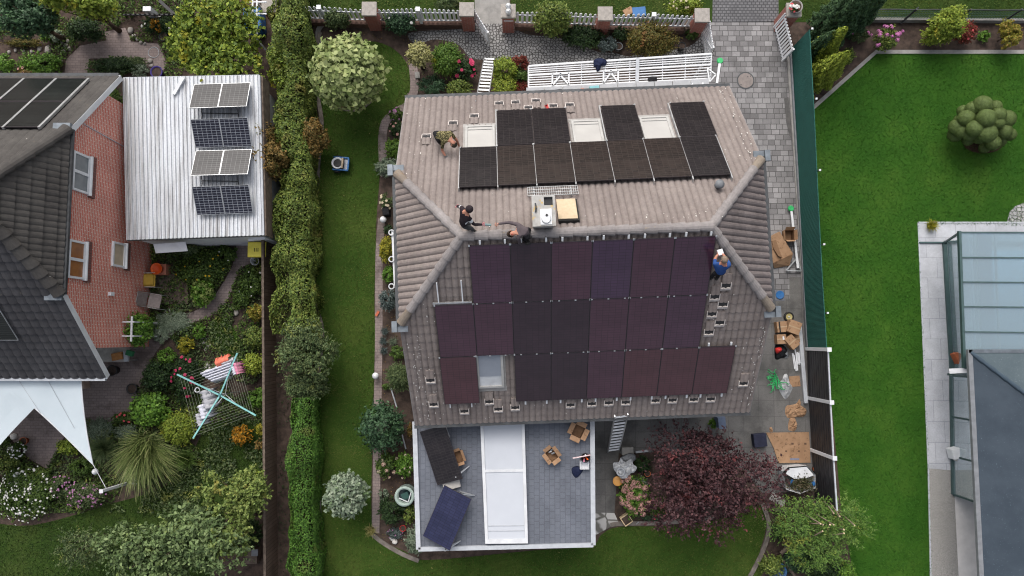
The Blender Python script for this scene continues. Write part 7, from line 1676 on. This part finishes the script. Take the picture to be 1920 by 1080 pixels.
cone('conifer', 'large dark green conifer by the flower bowl pillar', 1545, 62, 36, 3.6, 'conifer', 9000, .13, .3); cone('conifer', 'dark green conifer further right by the wire mesh fence', 1588, 50, 26, 2.9, 'conifer', 6000, .12, .3); cone('conifer', 'dark green conifer touching the top of the green mesh fence', 1517, 105, 16, 2.2, 'conifer', 3500, .10, .25)
cone('conifer', 'golden green cone shaped conifer, the upper of two', 1529, 106, 23, 2.6, 'gold', 6000, .09, .12); cone('conifer', 'golden green cone shaped conifer, the lower of two', 1531, 150, 27, 2.7, 'gold', 8000, .09, .12)
plant('perennial', 'yellowish fine perennial right of the golden conifers', 'perennial', 1590, 104, 15, .7, 'hedge', 16, .06); plant('perennial', 'small orange leaved plant by the green mesh fence', 'perennial', 1521, 176, 9, .4, 'autumn', 13, .06); plant('perennial', 'wispy green plant at the corner of the upper right bed', 'perennial', 1612, 66, 20, .6, 'olive', 14, .06, flowers=(3, m_phlox, .05, 'rose'))
plant('phlox', 'phlox clump with bright pink flower heads', 'perennial', 1664, 70, 34, .9, 'hedge', 24, .08, lobes=5, flowers=(17, m_phlox, .085, 'mop'))
plant('shrub', 'large golden shrub overlapping the wire mesh fence', 'shrub', 1772, 42, 46, 1.7, 'lime', 40, .08, irr=.28, lobes=6); plant('shrub', 'yellow lobe of low shrub beneath the large golden one', 'shrub', 1757, 66, 32, .9, 'gold', 18, .08); plant('shrub', 'pinkish red shrub beside the large golden one', 'shrub', 1812, 60, 20, 1.0, 'red', 23, .06, flowers=(9, m_coralf, .035, 'rose')); plant('perennial', 'tiny green plant alone in the upper right bed', 'perennial', 1846, 67, 12, .4, 'bright', 12, .07); plant('shrub', 'orange yellow autumn shrub at the right picture edge', 'shrub', 1898, 60, 32, 1.3, 'autumn', 32, .08, lobes=5)
tuft('yellow_sedge', 'yellow striped sedge on the pale patio corner', 'sedge', 1742, 424, 15, .45, 'yellow', 260, .014, .95)
# cloud pruned bush
c = P(1843, 247, 0); t = thing('cloud_pruned_tree', 'cloud pruned bush of many green balls on the right lawn', 'topiary', c); rng = random.Random(4)
balls = [(1795, 238, 17, .9), (1791, 252, 15, .6), (1812, 222, 17, 1.25), (1806, 208, 12, 1.0), (1824, 204, 15, 1.3), (1842, 197, 19, 1.5), (1866, 200, 13, 1.2), (1849, 222, 19, 1.75), (1872, 215, 15, 1.35), (1887, 223, 18, 1.1), (1828, 241, 17, 1.5), (1851, 250, 19, 1.55), (1872, 230, 12, 1.3), (1882, 246, 16, 1.0), (1862, 268, 15, .85), (1836, 258, 13, 1.0), (1804, 246, 15, 1.0), (1893, 252, 13, .7), (1815, 262, 12, .6), (1846, 277, 11, .4), (1876, 264, 12, .5), (1800, 225, 12, .8), (1818, 252, 14, 1.1)]
mbt = MB()
for i, (x, y, r, z) in enumerate(balls):
    q = P(x, y, z); rr = r*mpp(z); rg = np.random.default_rng(i); n = int(3600*(rr/.32)**2); rr *= .94; d = unit(rg.normal(size=(n, 3))); pos = np.array(q)+d*rr*np.array([1, 1, .92])*(1-.03*rg.random((n, 1))); V, Q = leaf_quads(rg, pos, d+rg.normal(size=(n, 3))*.22, .042, 1.8, .05)
    b = MB(); bm = bmesh.new(); bmesh.ops.create_icosphere(bm, subdivisions=2, radius=rr*.93); me = bpy.data.meshes.new('tmp'); bm.to_mesh(me); bm.free()
    off = len(V); iv = np.array([tuple(v.co+q) for v in me.vertices]); 
    bo = link_mesh('leaf_ball', np_mesh('leaf_ball', V, Q), t, lm('topiary')); bi = link_mesh('ball_core', me, None, nmat('topiary core', (.10, .15, .045), (.085, .125, .04), 9)); me.transform(Matrix.Translation(q-c)); bi.parent = bo
    mbt.tube([c, Vector(((c.x+q.x)/2, (c.y+q.y)/2, z*.45)), q], [.05, .04, .025], 6)
mbt.build('trunk', m_bark, t)
sheet('bush_bed', [(1843+38*math.cos(a), 268+20*math.sin(a)) for a in [2*math.pi*k/24 for k in range(24)]], .03, m_mulch)
# ---- the left garden
plant('climber_tree', 'tree smothered in yellow green climber at the shed', 'tree', 400, 80, 104, 3.0, 'climber', 98, .14, 2.0, True, 1.4, irr=.3, spread=.24, clumps=110, rz=1.2, lobes=11)
plant('shrub_tree', 'yellow green tree at the top left edge of the street', 'tree', 148, -2, 82, 3.6, 'lime', 48, .12, 1.2, True, 1.6, irr=.28, lobes=7); plant('dark_tree', 'dark green tree in the top left corner', 'tree', 40, 22, 72, 3.4, 'laurel', 52, .12, 1.2, True, 1.8, irr=.28, lobes=7)
plant('shrub', 'dark shrub under the yellow green top left tree', 'shrub', 158, 56, 38, 1.0, 'dark', 24, .08); plant('shrub', 'small light green shrub by the boulder row', 'shrub', 85, 66, 13, .5, 'bright', 12, .07); plant('perennial', 'white leaved perennial at the boulder corner', 'perennial', 104, 66, 12, .5, 'palesilver', 13, .06); plant('perennial', 'reddish low planting behind the boulder row', 'perennial', 45, 80, 40, .3, 'russet', 9, .05)
plant('groundcover', 'fresh green leafy plants below the boulder row', 'perennial', 75, 118, 44, .5, 'bright', 22, .08); plant('groundcover', 'green leafy clump at the left picture edge', 'perennial', 8, 118, 18, .5, 'bright', 20, .08); plant('perennial', 'rosy perennial beside the brick house solar panels', 'perennial', 50, 134, 22, .4, 'rust', 10, .06, flowers=(5, m_hyd, .06, 'rose'))
plant('perennial', 'dark green bed plants below the timber gate', 'perennial', 300, 44, 36, .6, 'dark', 20, .08, flowers=(4, m_whitef, .05, 'rose')); plant('perennial', 'orange flowering plant below the timber gate', 'perennial', 292, 48, 10, .8, 'orange', 12, .06)
plant('perennial', 'dark mixed bed plants above the shed and tiled verge', 'perennial', 215, 122, 50, .5, 'dark', 17, .07); plant('perennial', 'olive low plants right in that upper shed bed', 'perennial', 245, 115, 30, .4, 'olive', 12, .06); plant('perennial', 'silvery plant right above the shed roof corner', 'perennial', 262, 132, 17, .5, 'silver', 15, .07); plant('shrub', 'green shrub wedged between bargeboard and shed', 'shrub', 214, 185, 13, 1.0, 'mid', 24, .08)
plant('shrub', 'light climber hanging over the shed front', 'shrub', 350, 466, 24, 1.2, 'olive', 12, .07); plant('perennial', 'lush bed plants with yellow flowers beside the deck', 'perennial', 375, 502, 52, .7, 'mid', 42, .09, flowers=(14, m_yelf, .045, 'daisy')); plant('perennial', 'green bed plants below the shed near the path', 'perennial', 418, 478, 26, .6, 'mid', 20, .09, flowers=(3, m_whitef, .045, 'daisy'))
plant('hydrangea', 'lobed yellow green hydrangea at the deck corner', 'hydrangea', 379, 548, 24, .9, 'bright', 26, .10, flowers=(18, nmat('lime petals', (.17, .21, .06), (.13, .17, .045), 9), .09, 'mop'))
plant('perennial', 'tall green plants below the yellow bin', 'perennial', 470, 530, 26, .7, 'mid', 30, .09, flowers=(5, m_whitef, .045, 'daisy')); plant('perennial', 'green plants between path and plank fence', 'perennial', 452, 560, 18, .5, 'mid', 22, .08)
plant('climbing_rose', 'green climber growing up the white wall trellis', 'climber', 255, 618, 27, 1.9, 'bright', 32, .09); plant('lavender', 'silvery blue ground cover beside the brick wall', 'ground cover', 322, 604, 38, .35, 'palesilver', 24, .06, elong=3); plant('lavender', 'silvery blue ground cover trailing over the path', 'ground cover', 300, 628, 17, .3, 'palesilver', 17, .06, elong=3)
plant('perennial', 'bushy green plant on the small lawn edge', 'perennial', 372, 622, 12, .6, 'bright', 15, .08); plant('shrub', 'golden yellow shrub above the dryer', 'shrub', 347, 648, 16, .7, 'yellow', 16, .07); plant('shrub', 'fresh green shrub at the path bend', 'shrub', 312, 668, 17, .7, 'bright', 17, .08)
plant('rose_bush', 'dark leaved rose bush at the left of the dryer', 'rose bush', 295, 705, 30, 1.0, 'dark', 30, .08); plant('rose_bush', 'dark rose bush with many pink blooms beneath the dryer lines', 'rose bush', 345, 705, 30, .8, 'dark', 45, .08, flowers=(20, m_pinkf, .05, 'rose')); plant('rose_bush', 'low rose with pink blooms below the path terrace', 'rose bush', 235, 782, 25, .5, 'mid', 10, .06, flowers=(6, m_coralf, .045, 'rose'))
plant('hydrangea', 'round bright green leafy bush below the path', 'shrub', 280, 768, 38, 1.3, 'bright', 33, .11, 1.5, irr=.12, elong=1.4); plant('shrub', 'light green ferny shrub under the lower dryer arm', 'shrub', 333, 803, 34, 1.0, 'lime', 32, .08, elong=2.6); plant('perennial', 'pale flowered cosmos at the right of the top dryer arm', 'perennial', 410, 690, 16, .6, 'olive', 22, .06, flowers=(6, m_hyd, .045, 'rose'))
tuft('ornamental_grass', 'large arching ornamental grass below the bright green bush', 'grass tuft', 288, 828, 84, 1.5, 'bigrass', 1500, .026, 1.0, None, .26, .85, (.1, -.85)); tuft('grass_clump', 'smaller olive grass clump beside the shade sail edge', 'grass tuft', 205, 838, 42, .8, 'olive', 700, .012); tuft('grass_clump', 'fine dark grass clump at the right of the arching grass', 'grass tuft', 358, 858, 34, .8, 'mid', 600, .012)
plant('lavender', 'grey lavender at the right edge of the sail', 'perennial', 185, 806, 26, .5, 'silver', 22, .06, elong=3); plant('lavender', 'grey lavender below the low pink rose', 'perennial', 236, 812, 24, .45, 'silver', 16, .06, elong=3)
plant('daisy_bush', 'white flowering daisy clump at the left picture edge', 'perennial', 48, 925, 52, .8, 'mid', 52, .08, flowers=(190, m_whitef, .048, 'daisy')); plant('daisy_bush', 'small white daisy patch under the shade sail', 'perennial', 32, 845, 18, .6, 'mid', 16, .07, flowers=(34, m_whitef, .04, 'daisy'))
plant('aster', 'mauve aster clump beside the sail pole', 'perennial', 160, 928, 36, .8, 'olive', 24, .07, flowers=(85, m_mauve, .05, 'daisy')); plant('aster', 'thin mauve asters left of the larger clump', 'perennial', 112, 912, 26, .6, 'olive', 22, .07, flowers=(30, m_mauve, .042, 'daisy'))
plant('perennial', 'yellow green perennial behind the sail notch', 'perennial', 126, 838, 22, .7, 'lime', 16, .08); plant('perennial', 'green perennial between sail tip and asters', 'perennial', 150, 876, 22, .6, 'mid', 18, .08); plant('perennial', 'green leafy plant right of the white daisies', 'perennial', 75, 895, 18, .6, 'hedge', 20, .08); plant('perennial', 'dark plant under the left sail lobe', 'perennial', 15, 870, 22, .5, 'hedge', 20, .08)
for i, (x, y, r_, p, l) in enumerate([(481, 585, 17, 'autumn', 'orange tinged shrub uppermost along the plank fence'), (477, 632, 22, 'hedge', 'yellow green shrub next along the plank fence'), (474, 682, 22, 'gold', 'golden shrub beside the top dryer arm'), (482, 746, 18, 'bright', 'bright green shrub at the right dryer arm'), (490, 806, 12, 'yellow', 'yellow leaved sprig on the plank fence'), (489, 832, 11, 'rust', 'brown leaved shrub low on the plank fence'), (452, 816, 19, 'orange', 'bright orange flowering plant right of the dryer'), (487, 895, 12, 'lime', 'light green creeper at the lower plank fence')]): plant('shrub', l, 'shrub', x, y, r_, .9, p, None, .075)
plant('tree', 'broad silvery green tree at the bottom edge of the left garden', 'tree', 325, 1032, 150, 3.6, 'willow', 80, .14, 1.3, True, 1.9, irr=.32, spread=.22, clumps=90, lobes=12); plant('tree', 'yellow green tree beside the lower plank fence', 'tree', 432, 958, 78, 3.2, 'limesoft', 95, .11, 1.3, True, 1.7, irr=.32, spread=.24, clumps=70, lobes=9); plant('sapling', 'thin olive sapling on the meadow at the bottom left', 'tree', 150, 1028, 50, 2.2, 'olive', 42, .08, .35, True, 2.2, irr=.4, clumps=40); plant('shrub', 'dark shrub under the yellow green tree by the compost box', 'shrub', 468, 1000, 24, .8, 'dark', 26, .08)
# ---- loose ground cover in the beds
def cover(name, px, dens, pal, seed, leaf=.07, h=.18, holes=()):
    rng = np.random.default_rng(seed); p = scatter(rng, px, dens, holes)
    k = np.array([mnoise.noise(Vector((a[0]*.9+seed, a[1]*.9, 0))) for a in p]) > -.12; p = p[k]; n = len(p)
    pos = np.column_stack([p, .03+h*rng.random(n)**2]); V, Q = leaf_quads(rng, pos, rng.normal(size=(n, 3))*.6+np.array([0, 0, .8]), leaf, 1.9)
    o = link_mesh(name, np_mesh(name, V, Q), None, lm(pal)); o['kind'] = 'stuff'; return o
PATHS = [[(448, 455), (497, 455), (480, 490), (450, 505), (428, 560), (395, 592), (350, 610), (300, 650), (268, 710), (245, 775), (180, 800), (150, 760), (190, 640), (270, 640), (330, 600), (385, 572), (412, 540), (436, 498)], [(20, 690), (240, 690), (200, 770), (130, 800), (90, 880), (55, 860), (0, 800)], [(196, 60), (235, 52), (247, 78), (300, 82), (312, 120), (300, 150), (262, 110), (232, 108), (168, 110), (164, 150), (120, 150), (124, 112), (150, 86), (200, 76)]]
cover('ground_cover', [(285, 460), (500, 455), (500, 960), (330, 960), (150, 960), (60, 960), (-40, 980), (-40, 780), (160, 780), (280, 650)], 420, 'mid', 31, .10, .26, PATHS+[BLAWN, CLAWN])
cover('ground_cover', [(285, 460), (500, 455), (500, 960), (330, 960), (60, 960), (-40, 960), (-40, 780), (160, 780), (280, 650)], 420, 'olive', 32, .10, .2, PATHS)
cover('ground_cover', [(-60, -60), (360, -60), (360, 160), (-60, 160)], 420, 'mid', 33, .1, .22, PATHS)
cover('ground_cover', [(518, 440), (545, 440), (548, 1100), (524, 1100)], 90, 'dark', 36, .07, .1)
cover('fallen_leaves', [(720, 420), (765, 420), (785, 900), (780, 1030), (712, 1010), (716, 620)], 60, 'rust', 37, .05, .03)
cover('fallen_leaves', [(775, 85), (990, 115), (985, 180), (775, 180)], 60, 'olive', 38, .06, .08)
cover('fallen_leaves', [(580, 50), (690, 60), (765, 62), (770, 95), (700, 76), (600, 90)], 60, 'rust', 39, .05, .03)
cover('fallen_leaves', [(960, 55), (1310, 55), (1300, 85), (1200, 100), (1100, 85)], 80, 'russet', 40, .06, .06)
cover('fallen_leaves', LAWN, 1.0, 'straw', 41, .06, .05)
# ================================================================== light, sky, camera
w = bpy.data.worlds.new('World'); SC.world = w; w.use_nodes = True; nt = w.node_tree; bg = nt.nodes['Background']
sky = nt.nodes.new('ShaderNodeTexSky'); sky.sky_type = 'NISHITA'; sky.sun_disc = False; sky.sun_elevation = R(48); sky.sun_rotation = R(-14); sky.dust_density = 6.; sky.air_density = 1.0; sky.ozone_density = 1.0
hs = nt.nodes.new('ShaderNodeHueSaturation'); hs.inputs['Saturation'].default_value = .42
nt.links.new(sky.outputs[0], hs.inputs['Color']); nt.links.new(hs.outputs[0], bg.inputs[0]); bg.inputs[1].default_value = .15
sun = bpy.data.lights.new('sun', 'SUN'); sun.energy = 1.0; sun.angle = R(60); sun.color = (1, .97, .93)
so = bpy.data.objects.new('sun', sun); COL.objects.link(so)
az, el = R(-14), R(48); d = Vector((math.sin(az)*math.cos(el), math.cos(az)*math.cos(el), math.sin(el))); so.rotation_euler = d.to_track_quat('Z', 'Y').to_euler(); so.location = d*60
cam = bpy.data.cameras.new('camera'); cam.sensor_width = 36; cam.lens = 36*F/1920; cam.clip_end = 500; cam.clip_start = .5
co = bpy.data.objects.new('camera', cam); COL.objects.link(co); co.location = CAM; co.rotation_euler = (TILT, 0, 0); SC.camera = co
SC.view_settings.view_transform = 'Standard'; SC.view_settings.look = 'None'; SC.view_settings.exposure = 0.42; SC.view_settings.gamma = 1; SC.view_settings.use_curve_mapping = False
SC.cycles.use_denoising = True; SC.cycles.filter_width = 1.1; SC.cycles.max_bounces = 8; SC.cycles.transparent_max_bounces = 12; SC.cycles.use_adaptive_sampling = True; SC.cycles.adaptive_threshold = .015
try: SC.cycles.denoiser = 'OPENIMAGEDENOISE'
except Exception: pass
